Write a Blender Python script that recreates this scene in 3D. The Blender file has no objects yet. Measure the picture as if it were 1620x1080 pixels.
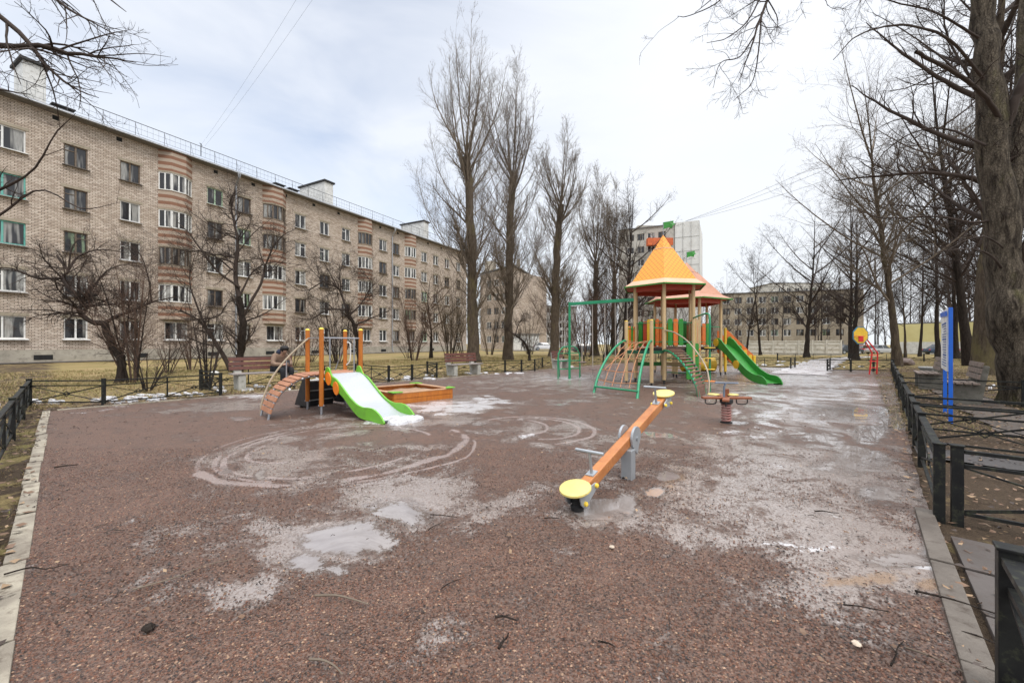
import bpy, bmesh, math, random
import numpy as np
from mathutils import Matrix, Vector

# ---------------------------------------------------------------- camera, sky, sun, exposure
F, CX, HY, HC = 630.0, 810.0, 543.0, 1.3          # focal length and horizon of a 1620x1080 frame, eye height
sc = bpy.context.scene
cam_d = bpy.data.cameras.new("camera"); cam = bpy.data.objects.new("camera", cam_d)
sc.collection.objects.link(cam); sc.camera = cam
cam.location = (0, 0, HC); cam.rotation_euler = (math.radians(90), 0, 0)
cam_d.sensor_width = 36; cam_d.lens = 36 * F / 1620
cam_d.shift_y = (HY - 540) / 1620
cam_d.clip_end = 2000; cam_d.clip_start = 0.05
SUN_EL, SUN_AZ = 48, 150        # azimuth clockwise from +Y
wd = bpy.data.worlds.new("World"); sc.world = wd; wd.use_nodes = True
nt = wd.node_tree; nt.nodes.clear(); N = nt.nodes.new; Lk = nt.links.new
out = N("ShaderNodeOutputWorld"); bg = N("ShaderNodeBackground")
sky = N("ShaderNodeTexSky"); sky.sky_type = 'NISHITA'; sky.sun_disc = False
sky.sun_elevation = math.radians(SUN_EL); sky.sun_rotation = math.radians(SUN_AZ)
tc = N("ShaderNodeTexCoord"); sep = N("ShaderNodeSeparateXYZ"); Lk(tc.outputs['Generated'], sep.inputs[0])
skm = N("ShaderNodeMix"); skm.data_type = 'RGBA'; skm.blend_type = 'MULTIPLY'; skm.inputs[0].default_value = 1
Lk(sky.outputs[0], skm.inputs[6]); skm.inputs[7].default_value = (0.19, 0.19, 0.19, 1)
ramp = N("ShaderNodeValToRGB"); cr = ramp.color_ramp
cr.elements[0].position = 0.0; cr.elements[0].color = (0.85, 0.89, 0.93, 1)
cr.elements[1].position = 1.0; cr.elements[1].color = (4.2, 4.25, 4.35, 1)
e = cr.elements.new(0.25); e.color = (0.90, 0.93, 0.98, 1)
e = cr.elements.new(0.67); e.color = (0.93, 0.96, 1.02, 1)
e = cr.elements.new(0.80); e.color = (2.1, 2.13, 2.2, 1)
Lk(sep.outputs[2], ramp.inputs[0])
mp = N("ShaderNodeMapping"); mp.inputs['Scale'].default_value = (1, 1, 2.6); Lk(tc.outputs['Generated'], mp.inputs[0])
nz = N("ShaderNodeTexNoise"); nz.inputs['Scale'].default_value = 1.7; nz.inputs['Detail'].default_value = 5; nz.inputs['Roughness'].default_value = 0.55
nz.inputs['Distortion'].default_value = 0.6
Lk(mp.outputs[0], nz.inputs[0])
# thin spot in the cloud deck high on the left
dt = N("ShaderNodeVectorMath"); dt.operation = 'DISTANCE'; Lk(tc.outputs['Generated'], dt.inputs[0])
dt.inputs[1].default_value = (-0.42, 0.74, 0.55)
mr = N("ShaderNodeMapRange"); mr.inputs[1].default_value = 0.75; mr.inputs[2].default_value = 0.05; mr.inputs[3].default_value = 0; mr.inputs[4].default_value = 0.42
Lk(dt.outputs['Value'], mr.inputs[0])
m2 = N("ShaderNodeMapRange"); m2.inputs[1].default_value = 0.38; m2.inputs[2].default_value = 0.68; m2.inputs[3].default_value = 0.0; m2.inputs[4].default_value = 1.0
Lk(nz.outputs[0], m2.inputs[0])
mul = N("ShaderNodeMath"); mul.operation = 'MULTIPLY_ADD'; Lk(m2.outputs[0], mul.inputs[0]); Lk(mr.outputs[0], mul.inputs[1])
m3 = N("ShaderNodeMath"); m3.operation = 'MULTIPLY'; m3.inputs[1].default_value = 0.05; Lk(m2.outputs[0], m3.inputs[0]); Lk(m3.outputs[0], mul.inputs[2])
m4 = N("ShaderNodeMath"); m4.operation = 'MULTIPLY_ADD'; m4.inputs[1].default_value = 0.45; Lk(mr.outputs[0], m4.inputs[0]); Lk(mul.outputs[0], m4.inputs[2])
mx = N("ShaderNodeMix"); mx.data_type = 'RGBA'; Lk(m4.outputs[0], mx.inputs[0]); Lk(ramp.outputs[0], mx.inputs[6]); Lk(skm.outputs[2], mx.inputs[7])
Lk(mx.outputs[2], bg.inputs[0]); bg.inputs[1].default_value = 1.0; Lk(bg.outputs[0], out.inputs[0])
sd = bpy.data.lights.new("sun", 'SUN'); sun = bpy.data.objects.new("sun", sd); sc.collection.objects.link(sun)
sd.energy = 1.5; sd.angle = math.radians(20); sd.color = (1, 0.96, 0.9)
az, el = math.radians(SUN_AZ), math.radians(SUN_EL)
sdir = Vector((math.sin(az) * math.cos(el), math.cos(az) * math.cos(el), math.sin(el)))
sun.rotation_euler = sdir.to_track_quat('Z', 'Y').to_euler()
sc.view_settings.view_transform = 'Standard'; sc.view_settings.look = 'None'
sc.view_settings.exposure = 0.14; sc.view_settings.gamma = 1
sc.cycles.max_bounces = 6; sc.cycles.diffuse_bounces = 3; sc.cycles.glossy_bounces = 3; sc.cycles.transparent_max_bounces = 8

# ---------------------------------------------------------------- small maths
def G(px, py):                       # point of the photograph's frame -> point on level ground
    Y = F * HC / (py - HY); return Vector(((px - CX) / F * Y, Y, 0))
def A(px, py, Y):                    # same at a known distance
    return Vector(((px - CX) / F * Y, Y, HC - (py - HY) / F * Y))
def V(*a): return Vector(a)
rng = np.random.default_rng(7)
def lattice(seed, n=64):
    return np.random.default_rng(seed).random((n, n))
_lat = {}
def vnoise(x, y, seed=0):
    if seed not in _lat: _lat[seed] = lattice(seed)
    L = _lat[seed]; n = 64
    xi = np.floor(x).astype(int); yi = np.floor(y).astype(int)
    fx = x - xi; fy = y - yi; fx = fx * fx * (3 - 2 * fx); fy = fy * fy * (3 - 2 * fy)
    a = L[xi % n, yi % n]; b = L[(xi + 1) % n, yi % n]; c = L[xi % n, (yi + 1) % n]; d = L[(xi + 1) % n, (yi + 1) % n]
    return (a * (1 - fx) + b * fx) * (1 - fy) + (c * (1 - fx) + d * fx) * fy
def fbm(x, y, seed=0, o=4):
    s = 0; a = 1; t = 0
    for i in range(o):
        s = s + a * vnoise(x * 2 ** i, y * 2 ** i, seed + i); t += a; a *= 0.5
    return s / t
def sstep(a, b, x):
    t = np.clip((x - a) / (b - a), 0, 1); return t * t * (3 - 2 * t)

# ---------------------------------------------------------------- materials
def nodes(name):
    m = bpy.data.materials.new(name); m.use_nodes = True; t = m.node_tree
    b = t.nodes['Principled BSDF']; return m, t, b
def rgb(c): return (c[0], c[1], c[2], 1)
def coords(t, stretch=(1, 1, 1), jitter=True):
    tc = t.nodes.new("ShaderNodeTexCoord"); mp = t.nodes.new("ShaderNodeMapping")
    mp.inputs['Scale'].default_value = stretch; t.links.new(tc.outputs['Object'], mp.inputs[0])
    if jitter:
        oi = t.nodes.new("ShaderNodeObjectInfo"); mm = t.nodes.new("ShaderNodeMath"); mm.operation = 'MULTIPLY'; mm.inputs[1].default_value = 37
        t.links.new(oi.outputs['Random'], mm.inputs[0]); t.links.new(mm.outputs[0], mp.inputs['Location'])
    return mp.outputs[0]
def tnoise(t, vec, scale, detail=5, rough=0.6, dist=0):
    n = t.nodes.new("ShaderNodeTexNoise"); n.inputs['Scale'].default_value = scale; n.inputs['Detail'].default_value = detail
    n.inputs['Roughness'].default_value = rough; n.inputs['Distortion'].default_value = dist; t.links.new(vec, n.inputs[0]); return n.outputs[0]
def tmap(t, x, a, b, c=0, d=1):
    n = t.nodes.new("ShaderNodeMapRange"); t.links.new(x, n.inputs[0])
    for i, v in enumerate((a, b, c, d)): n.inputs[i + 1].default_value = v
    return n.outputs[0]
def tmix(t, f, a, b):
    n = t.nodes.new("ShaderNodeMix"); n.data_type = 'RGBA'
    for s, v in ((0, f), (6, a), (7, b)):
        if isinstance(v, (tuple, list)): n.inputs[s].default_value = rgb(v)
        elif isinstance(v, (int, float)): n.inputs[s].default_value = v
        else: t.links.new(v, n.inputs[s])
    return n.outputs[2]
def tmath(t, op, a, b=0.5):
    n = t.nodes.new("ShaderNodeMath"); n.operation = op
    for i, v in enumerate((a, b)):
        if isinstance(v, (int, float)): n.inputs[i].default_value = v
        else: t.links.new(v, n.inputs[i])
    return n.outputs[0]
def tbump(t, h, b, strength=0.4, dist=0.01):
    n = t.nodes.new("ShaderNodeBump"); n.inputs['Strength'].default_value = strength; n.inputs['Distance'].default_value = dist
    t.links.new(h, n.inputs['Height']); t.links.new(n.outputs[0], b.inputs['Normal']); return n
_m = {}
def mat(name, col, rough=0.6, col2=None, scale=4, bump=0.15, bscale=30, metal=0, stretch=(1, 1, 1), lo=0.35, hi=0.7, bdist=0.005, dirt=None, spec=0.5):
    if name in _m: return _m[name]
    m, t, b = nodes(name); v = coords(t, stretch)
    col2 = col2 or tuple(c * 0.72 for c in col)
    f = tmap(t, tnoise(t, v, scale), lo, hi)
    c = tmix(t, f, col, col2)
    if dirt:
        f2 = tmap(t, tnoise(t, v, scale * 3.1, 8, 0.7), 0.52, 0.7); c = tmix(t, f2, c, dirt)
    t.links.new(c, b.inputs['Base Color'])
    t.links.new(tmap(t, tnoise(t, v, scale * 2), 0.3, 0.7, max(rough - 0.12, 0.05), min(rough + 0.12, 1)), b.inputs['Roughness'])
    b.inputs['Metallic'].default_value = metal; b.inputs['Specular IOR Level'].default_value = spec
    if bump: tbump(t, tnoise(t, v, bscale, 6), b, bump, bdist)
    _m[name] = m; return m

# ---------------------------------------------------------------- mesh builder and scene bookkeeping
C = sc.collection
class MB:
    def __init__(s): s.v = []; s.f = []; s.m = []
    def add(s, vs, fs, mi=0):
        o = len(s.v); s.v += [tuple(v) for v in vs]; s.f += [tuple(i + o for i in f) for f in fs]; s.m += [mi] * len(fs)
    def obox(s, c, ax, ay, az, mi=0):
        c, ax, ay, az = map(Vector, (c, ax, ay, az))
        vs = [c + i * ax + j * ay + k * az for k in (-1, 1) for j in (-1, 1) for i in (-1, 1)]
        s.add(vs, [(0, 2, 3, 1), (4, 5, 7, 6), (0, 1, 5, 4), (2, 6, 7, 3), (0, 4, 6, 2), (1, 3, 7, 5)], mi); return s
    def box(s, c, d, rz=0, mi=0):
        ca, sa = math.cos(rz), math.sin(rz)
        return s.obox(c, (ca * d[0] / 2, sa * d[0] / 2, 0), (-sa * d[1] / 2, ca * d[1] / 2, 0), (0, 0, d[2] / 2), mi)
    def beam(s, p0, p1, w, h, mi=0, up=(0, 0, 1)):
        p0, p1, up = Vector(p0), Vector(p1), Vector(up); d = (p1 - p0); L = d.length
        if L < 1e-6: return s
        d /= L
        if abs(d.dot(up)) > 0.97: up = Vector((1, 0, 0))
        sd_ = d.cross(up).normalized(); u = sd_.cross(d)
        return s.obox((p0 + p1) / 2, d * L / 2, sd_ * w / 2, u * h / 2, mi)
    def tube(s, pts, r, k=8, mi=0, cap=True):
        pts = [Vector(p) for p in pts]; n = len(pts)
        rs = [r] * n if isinstance(r, (int, float)) else list(r)
        tan = [(pts[min(i + 1, n - 1)] - pts[max(i - 1, 0)]).normalized() for i in range(n)]
        u = tan[0].orthogonal().normalized(); vs = []
        for i in range(n):
            u = (u - tan[i] * u.dot(tan[i])).normalized(); w = tan[i].cross(u)
            vs += [pts[i] + rs[i] * (math.cos(2 * math.pi * j / k) * u + math.sin(2 * math.pi * j / k) * w) for j in range(k)]
        fs = [(i * k + j, i * k + (j + 1) % k, (i + 1) * k + (j + 1) % k, (i + 1) * k + j) for i in range(n - 1) for j in range(k)]
        if cap: fs += [tuple(range(k))[::-1], tuple(range((n - 1) * k, n * k))]
        s.add(vs, fs, mi); return s
    def prism(s, poly, ext, mi=0):
        n = len(poly); poly = [Vector(p) for p in poly]; ext = Vector(ext)
        s.add(poly + [p + ext for p in poly], [tuple(range(n))[::-1], tuple(range(n, 2 * n))] + [(i, (i + 1) % n, n + (i + 1) % n, n + i) for i in range(n)], mi); return s
    def lathe(s, prof, c, k=24, mi=0, rot=0, cap=True):       # prof: (radius, z)
        c = Vector(c); vs = []
        for r, z in prof:
            vs += [c + Vector((r * math.cos(rot + 2 * math.pi * j / k), r * math.sin(rot + 2 * math.pi * j / k), z)) for j in range(k)]
        n = len(prof)
        fs = [(i * k + j, i * k + (j + 1) % k, (i + 1) * k + (j + 1) % k, (i + 1) * k + j) for i in range(n - 1) for j in range(k)]
        if cap: fs += [tuple(range(k))[::-1], tuple(range((n - 1) * k, n * k))]
        s.add(vs, fs, mi); return s
    def quad(s, a, b, c, d, mi=0): s.add([a, b, c, d], [(0, 1, 2, 3)], mi); return s
    def build(s, name, mats, parent=None, bevel=0, smooth=False, world=False, loc=None):
        me = bpy.data.meshes.new(name)
        vs = s.v
        if world and parent is not None:
            M = parent.matrix_basis.inverted(); vs = [M @ Vector(v) for v in vs]
        me.from_pydata([tuple(v) for v in vs], [], s.f)
        for m in (mats if isinstance(mats, (list, tuple)) else [mats]): me.materials.append(m)
        if len(set(s.m)) > 1: me.polygons.foreach_set('material_index', s.m)
        bm = bmesh.new(); bm.from_mesh(me)
        bmesh.ops.recalc_face_normals(bm, faces=bm.faces)
        if bevel:
            ed = [e for e in bm.edges if len(e.link_faces) == 2 and e.calc_face_angle(0) > 0.6]
            bmesh.ops.bevel(bm, geom=ed, offset=bevel, segments=2, affect='EDGES', profile=0.6, clamp_overlap=True)
        bm.to_mesh(me); bm.free()
        if smooth:
            me.polygons.foreach_set('use_smooth', [True] * len(me.polygons))
            try: me.set_sharp_from_angle(angle=math.radians(40))
            except Exception: pass
        o = bpy.data.objects.new(name, me); C.objects.link(o)
        if parent is not None: o.parent = parent
        if loc is not None: o.location = loc
        return o
def tag(o, label=None, cat=None, group=None, kind=None):
    if label: o['label'] = label
    if cat: o['category'] = cat
    if group: o['group'] = group
    if kind: o['kind'] = kind
    return o
def thing(name, label, cat, loc=(0, 0, 0), rz=0, group=None):
    o = bpy.data.objects.new(name, None); C.objects.link(o); o.empty_display_size = 0.3
    loc = Vector(loc); o.location = loc; o.rotation_euler = (0, 0, rz)
    o.matrix_basis = Matrix.Translation(loc) @ Matrix.Rotation(rz, 4, 'Z')
    return tag(o, label, cat, group)
KIDS = {}
def children(o): return [c for c in list(C.objects) if c.parent is o]
def copy_tree(o, parent=None, kids=None):
    c = o.copy(); C.objects.link(c)
    if parent is not None: c.parent = parent
    for ch in list(o.children): copy_tree(ch, c)
    return c
def place(o, loc, rz, label, s=1):
    loc = Vector(loc)
    o.matrix_basis = Matrix.Translation(loc) @ Matrix.Rotation(rz, 4, 'Z') @ Matrix.Diagonal((s, s, s, 1)); o['label'] = label; return o
def arrays(name, Vt, Fq, mats, parent=None, mi=None, smooth=True):
    me = bpy.data.meshes.new(name); nf, k = Fq.shape
    me.vertices.add(len(Vt)); me.vertices.foreach_set('co', Vt.astype(np.float32).ravel())
    me.loops.add(nf * k); me.loops.foreach_set('vertex_index', Fq.astype(np.int32).ravel())
    me.polygons.add(nf); me.polygons.foreach_set('loop_start', (np.arange(nf) * k).astype(np.int32)); me.polygons.foreach_set('loop_total', np.full(nf, k, np.int32))
    for m in (mats if isinstance(mats, (list, tuple)) else [mats]): me.materials.append(m)
    if mi is not None: me.polygons.foreach_set('material_index', mi.astype(np.int32))
    me.polygons.foreach_set('use_smooth', np.full(nf, smooth))
    me.update(calc_edges=True); me.validate()
    o = bpy.data.objects.new(name, me); C.objects.link(o)
    if parent is not None: o.parent = parent
    return o
def bez(p0, p1, p2, p3, n=12):
    p0, p1, p2, p3 = map(Vector, (p0, p1, p2, p3)); r = []
    for i in range(n + 1):
        t = i / n; r.append((1 - t) ** 3 * p0 + 3 * (1 - t) ** 2 * t * p1 + 3 * (1 - t) * t * t * p2 + t ** 3 * p3)
    return r
def spline(pts, n=16):                # Catmull-Rom through the points
    pts = [Vector(p) for p in pts]; P = [2 * pts[0] - pts[1]] + pts + [2 * pts[-1] - pts[-2]]; r = []
    m = len(pts) - 1
    for i in range(n + 1):
        u = i / n * m; j = min(int(u), m - 1); t = u - j
        a, b, c, d = P[j], P[j + 1], P[j + 2], P[j + 3]
        r.append(0.5 * ((2 * b) + (c - a) * t + (2 * a - 5 * b + 4 * c - d) * t * t + (3 * b - a - 3 * c + d) * t ** 3))
    return r
# ---------------------------------------------------------------- ground
U = Vector((0.6617, 0.7498, 0)); W = Vector((0.7498, -0.6617, 0))      # the playground's long and short directions
C0 = G(77, 650)                                                     # its near left corner
def terrain(X, Y):                                                  # the park sinks a little towards the far car park
    return -0.0125 * np.clip(Y - 30, 0, 90) * sstep(0.08, 0.3, X / np.maximum(Y, 1))
def tz(x, y): return float(terrain(np.array([x], float), np.array([y], float))[0])
def grass_material():
    m, t, b = nodes('winter_grass'); v = coords(t, jitter=False)
    f1 = tmap(t, tnoise(t, v, 0.35, 4), 0.35, 0.65); f2 = tmap(t, tnoise(t, v, 2.2, 8, 0.7), 0.4, 0.62); f3 = tmap(t, tnoise(t, v, 45, 6, 0.7), 0.35, 0.7)
    straw = tmix(t, f3, (0.36, 0.26, 0.13), (0.20, 0.145, 0.07)); green = tmix(t, f3, (0.24, 0.20, 0.075), (0.12, 0.105, 0.04))
    mud = tmix(t, f3, (0.10, 0.07, 0.045), (0.045, 0.03, 0.02))
    c = tmix(t, f1, straw, green)
    at = t.nodes.new("ShaderNodeAttribute"); at.attribute_name = 'mud'
    mm = tmath(t, 'MULTIPLY_ADD', f2, 0.6); t.nodes[-1].inputs[2].default_value = -0.3
    k = tmap(t, tmath(t, 'ADD', at.outputs['Fac'], mm), 0.4, 0.62); c = tmix(t, k, c, mud)
    vo = t.nodes.new("ShaderNodeTexVoronoi"); vo.inputs['Scale'].default_value = 11; t.links.new(v, vo.inputs[0])
    lf = tmath(t, 'MULTIPLY', tmap(t, vo.outputs['Distance'], 0.16, 0.1), tmap(t, tnoise(t, v, 3.0), 0.45, 0.55))
    c = tmix(t, lf, c, (0.34, 0.23, 0.13))
    t.links.new(c, b.inputs['Base Color']); b.inputs['Roughness'].default_value = 0.9; b.inputs['Specular IOR Level'].default_value = 0.2
    tbump(t, tnoise(t, v, 60, 8, 0.75), b, 0.9, 0.03); return m
def axis(parts):
    r = []
    for a, b_, n in parts: r += list(np.linspace(a, b_, n, endpoint=False))
    r.append(parts[-1][1]); return np.array(r)
xs = axis([(-600, -60, 20), (-60, -20, 60), (-20, 20, 200), (20, 70, 90), (70, 600, 24)])
ys = axis([(-30, -3, 20), (-3, 18, 150), (18, 60, 90), (60, 130, 60), (130, 900, 26)])
X, Y = np.meshgrid(xs, ys)
def inside_pg(X, Y, mrg=0.0):
    dx = X - C0.x; dy = Y - C0.y
    s = dx * U.x + dy * U.y; w = dx * W.x + dy * W.y
    return s, w
S_, W_ = inside_pg(X, Y)
LEN, WID = 25.6, 12.05
near = np.maximum(np.maximum(-S_, S_ - LEN), np.maximum(-W_, W_ - WID))      # distance outside the playground, roughly
mud = 0.8 * np.exp(-np.clip(near, 0, 50) / 2.4) + sstep(0, 1, (W_ - WID) / 1.0) * (Y < 40) * (.15 + .5 * fbm(X * .9, Y * .9, 66)) + 0.05 + .25 * (fbm(X * .4, Y * .4, 67) - .4)
lawn = (W_ < -3.0) & (Y < 60); mud = np.where(lawn, mud * 0.35, mud)
mud = np.where((S_ < 0) & (W_ < WID), 0.30 + 0.75 * fbm(X * 1.5, Y * 1.5, 61), mud)
Z = terrain(X, Y) - 0.02 + 0.03 * (fbm(X * 0.7, Y * 0.7, 3) - 0.5) * sstep(0.3, 1.5, near) - 0.08 * sstep(0.25, 0.8, -near)
nx, ny = len(xs), len(ys)
ii = np.arange(nx * ny).reshape(ny, nx)
Fq = np.stack([ii[:-1, :-1], ii[:-1, 1:], ii[1:, 1:], ii[1:, :-1]], -1).reshape(-1, 4)
ground = arrays('ground', np.stack([X, Y, Z], -1).reshape(-1, 3), Fq, grass_material()); tag(ground, kind='structure')
a_ = ground.data.attributes.new('mud', 'FLOAT', 'POINT'); a_.data.foreach_set('value', mud.astype(np.float32).ravel())

# playground surface: crushed red gravel, wet film, puddles, tyre tracks
def gravel_material():
    m, t, b = nodes('wet_red_gravel'); v = coords(t, jitter=False)
    def attr(n):
        a = t.nodes.new("ShaderNodeAttribute"); a.attribute_name = n; return a.outputs['Fac']
    wet, pud, sn, trk, ten = attr('wet'), attr('puddle'), attr('ice_glare'), attr('track'), attr('rust')
    vo = t.nodes.new("ShaderNodeTexVoronoi"); vo.inputs['Scale'].default_value = 95; t.links.new(v, vo.inputs[0])
    vo2 = t.nodes.new("ShaderNodeTexVoronoi"); vo2.inputs['Scale'].default_value = 42; t.links.new(v, vo2.inputs[0])
    sp = t.nodes.new("ShaderNodeSeparateColor"); t.links.new(vo.outputs['Color'], sp.inputs[0])
    rp = t.nodes.new("ShaderNodeValToRGB"); t.links.new(sp.outputs[0], rp.inputs[0]); e = rp.color_ramp.elements
    e[0].position = 0; e[0].color = rgb((0.030, 0.017, 0.013)); e[1].position = 1; e[1].color = rgb((0.42, 0.26, 0.18))
    for p, c in ((0.30, (0.055, 0.023, 0.014)), (0.6, (0.16, 0.066, 0.038)), (0.88, (0.26, 0.115, 0.065))): q = e.new(p); q.color = rgb(c)
    big = tmap(t, tnoise(t, v, 0.8, 7, 0.65), 0.3, 0.7)
    clump = tmap(t, tnoise(t, v, 70, 4, 0.7), 0.36, 0.64, 0.42, 1.0); patch = tmap(t, tnoise(t, v, 5.5, 7, 0.7), 0.35, 0.66, 0.62, 1.25)
    mm_ = t.nodes.new('ShaderNodeVectorMath'); mm_.operation = 'SCALE'; t.links.new(tmix(t, big, rp.outputs[0], tmix(t, 0.4, rp.outputs[0], (0.15, 0.068, 0.042))), mm_.inputs[0]); t.links.new(tmath(t, 'MULTIPLY', clump, patch), mm_.inputs['Scale']); c = mm_.outputs[0]
    vo3 = t.nodes.new('ShaderNodeTexVoronoi'); vo3.inputs['Scale'].default_value = 150; t.links.new(v, vo3.inputs[0]); s3 = t.nodes.new('ShaderNodeSeparateColor'); t.links.new(vo3.outputs['Color'], s3.inputs[0])
    cover = tmap(t, tnoise(t, v, 9, 7, 0.75), 0.3, 0.7, 0.30, 0.62)
    g1 = tmath(t, 'LESS_THAN', vo.outputs['Distance'], cover); g3 = tmath(t, 'MULTIPLY', tmath(t, 'LESS_THAN', vo3.outputs['Distance'], .5), tmath(t, 'GREATER_THAN', s3.outputs[0], .45))
    mudc = tmix(t, tnoise(t, v, 18, 6, .7), (0.084, 0.042, 0.025), (0.158, 0.092, 0.062)); fc = tmix(t, s3.outputs[1], (0.030, 0.014, 0.008), (0.21, 0.102, 0.055))
    base = tmix(t, tmath(t, 'MULTIPLY', g3, .75), mudc, fc); c = tmix(t, g1, base, c)
    n1 = tnoise(t, v, 2.3, 12, 0.74, 0.6); n2 = tnoise(t, v, 26, 6, 0.75)
    nn = tmath(t, 'ADD', tmath(t, 'ADD', 0.55, tmath(t, 'MULTIPLY', tmath(t, 'SUBTRACT', n1, 0.5), 2.6)), tmath(t, 'MULTIPLY', tmath(t, 'SUBTRACT', n2, 0.5), 1.0))
    wn = tmath(t, 'ADD', wet, tmath(t, 'SUBTRACT', nn, 0.55))
    film = tmap(t, wn, 0.36, 0.60)
    grain = tmath(t, 'MULTIPLY', tmap(t, sp.outputs[1], 0.62, 0.7), tmap(t, wn, 1.0, 0.4, 0.25, 1.0))   # grains that stick up through the film
    film = tmath(t, 'MULTIPLY', film, tmath(t, 'SUBTRACT', 1.0, tmath(t, 'MULTIPLY', grain, 0.75)))
    damp = tmap(t, wn, .05, .36); c = tmix(t, tmath(t, 'MULTIPLY', damp, .42), c, (.038, .021, .014))
    silt_sheen = tmix(t, n2, (0.20, 0.166, 0.148), (0.37, 0.325, 0.298))  # wet silt made pale so its colour carries the sky's reflection
    c = tmix(t, tmath(t, 'MULTIPLY', film, 0.85), c, silt_sheen)
    tf = tmap(t, tmath(t, 'ADD', trk, tmath(t, 'SUBTRACT', n2, 0.5)), 0.35, 0.7); c = tmix(t, tmath(t, 'MULTIPLY', tf, 0.5), c, (0.38, 0.31, 0.29))
    rf = tmap(t, tmath(t, 'ADD', ten, tmath(t, 'SUBTRACT', nn, 0.55)), 0.4, 0.65); c = tmix(t, tmath(t, 'MULTIPLY', rf, 0.7), c, (0.24, 0.15, 0.085))
    iw = tmap(t, tmath(t, 'ADD', sn, tmath(t, 'SUBTRACT', nn, 0.55)), 0.42, 0.58); iw = tmath(t, 'MULTIPLY', iw, tmath(t, 'SUBTRACT', 1.0, tmath(t, 'MULTIPLY', grain, 0.6)))
    c = tmix(t, tmath(t, 'MULTIPLY', iw, 0.85), c, tmix(t, n2, (0.48, 0.46, 0.46), (0.66, 0.66, 0.68)))  # white of ice and slush, with grazing sky reflection painted in
    prs = tmath(t, 'ADD', pud, tmath(t, 'MULTIPLY', tmath(t, 'SUBTRACT', nn, 0.55), 0.55)); rim = tmap(t, prs, .34, .46); c = tmix(t, tmath(t, 'MULTIPLY', rim, .55), c, (.065, .042, .030))
    pw = tmap(t, tmath(t, 'ADD', pud, tmath(t, 'MULTIPLY', tmath(t, 'SUBTRACT', nn, 0.55), 0.55)), 0.46, 0.55)
    c = tmix(t, pw, c, tmix(t, tmap(t, n1, .4, .6), (0.17, 0.142, 0.128), (0.27, 0.240, 0.225)))  # puddle colour lightened to stand in for reflected sky
    t.links.new(c, b.inputs['Base Color'])
    r = tmap(t, film, 0, 1, 0.50, 0.09); rm = t.nodes.new("ShaderNodeMix"); rm.data_type = 'FLOAT'
    t.links.new(pw, rm.inputs[0]); t.links.new(r, rm.inputs[2]); rm.inputs[3].default_value = 0.02
    t.links.new(rm.outputs[0], b.inputs['Roughness']); t.links.new(tmap(t, pw, 0, 1, .75, 1.0), b.inputs['Specular IOR Level'])
    h = tmath(t, 'ADD', tmath(t, 'MULTIPLY', vo.outputs['Distance'], -0.6), tmath(t, 'MULTIPLY', vo2.outputs['Distance'], -0.5))
    h = tmath(t, 'ADD', h, tmath(t, 'MULTIPLY', tnoise(t, v, 14, 8, 0.7), 1.3))
    dry = tmath(t, 'MULTIPLY', tmath(t, 'SUBTRACT', 1.0, tmath(t, 'MULTIPLY', film, 0.88)), tmath(t, 'SUBTRACT', 1.0, pw))
    h = tmath(t, 'ADD', h, tmath(t, 'MULTIPLY', g1, .5)); h = tmath(t, 'MULTIPLY', h, dry); tbump(t, h, b, 0.8, 0.008); return m
rows = np.concatenate([np.linspace(-4, 1.0, 60, endpoint=False), 1.0 * (31.0) ** np.linspace(0, 1, 640)])
NCOL = 560
corn = [C0, Vector((.093, -.286, 0)), Vector((.93 * 18.3 + .36, 18.3, 0)), C0 + U * LEN]
lo = np.full(len(rows), 1e9); hi = np.full(len(rows), -1e9)
for a, b_ in zip(corn, corn[1:] + corn[:1]):
    for i, y in enumerate(rows):
        if min(a.y, b_.y) <= y <= max(a.y, b_.y):
            x = a.x + (b_.x - a.x) * (y - a.y) / (b_.y - a.y); lo[i] = min(lo[i], x); hi[i] = max(hi[i], x)
ok = lo < hi; rows, lo, hi = rows[ok], lo[ok], hi[ok]
hi = hi + .10 * (fbm(rows * 2.2, rows * 0 + 3.3, 180, 4) - .5) * (rows > .2) * (rows < 17)
u_ = np.linspace(0, 1, NCOL)
X = lo[:, None] + (hi - lo)[:, None] * u_[None, :]; Y = np.repeat(rows[:, None], NCOL, 1)
Ys = np.maximum(Y, 0.6); PX = CX + F * X / Ys; PY = HY + F * HC / Ys                      # where a point lies in the photograph: only to read the puddle map off it
XW = X + (1.1 * (fbm(X * 0.8 + 3, Y * 0.8, 120, 3) - .5) + .6 * (fbm(X * 3.1, Y * 3.1, 130, 4) - .5)) * np.clip(Y / 4, .3, 1.6); YW = Y + (.9 * (fbm(X * 0.8, Y * 0.8 + 9, 140, 3) - .5) + .5 * (fbm(X * 3.1, Y * 3.1, 150, 4) - .5)) * np.clip(Y / 4, .3, 2)
def blobs(lst, warp=1.0):
    r = np.zeros_like(X); XX = X + (XW - X) * warp; YY = Y + (YW - Y) * warp
    for px, py, sx, sy, a in lst:
        g = G(px, py); gx = sx / F * g.y; gy = sy * g.y ** 2 / (F * HC)      # ellipse on the ground, metres
        r = np.maximum(r, a * np.exp(-0.5 * (((XX - g.x - (YY - g.y) * g.x / g.y) / gx) ** 2 + ((YY - g.y) / gy) ** 2)))
    return r
big = fbm(X * 0.9 + 5, Y * 0.9, 20, 5); fine = fbm(X * 3 + 1, Y * 3, 30, 4)
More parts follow.
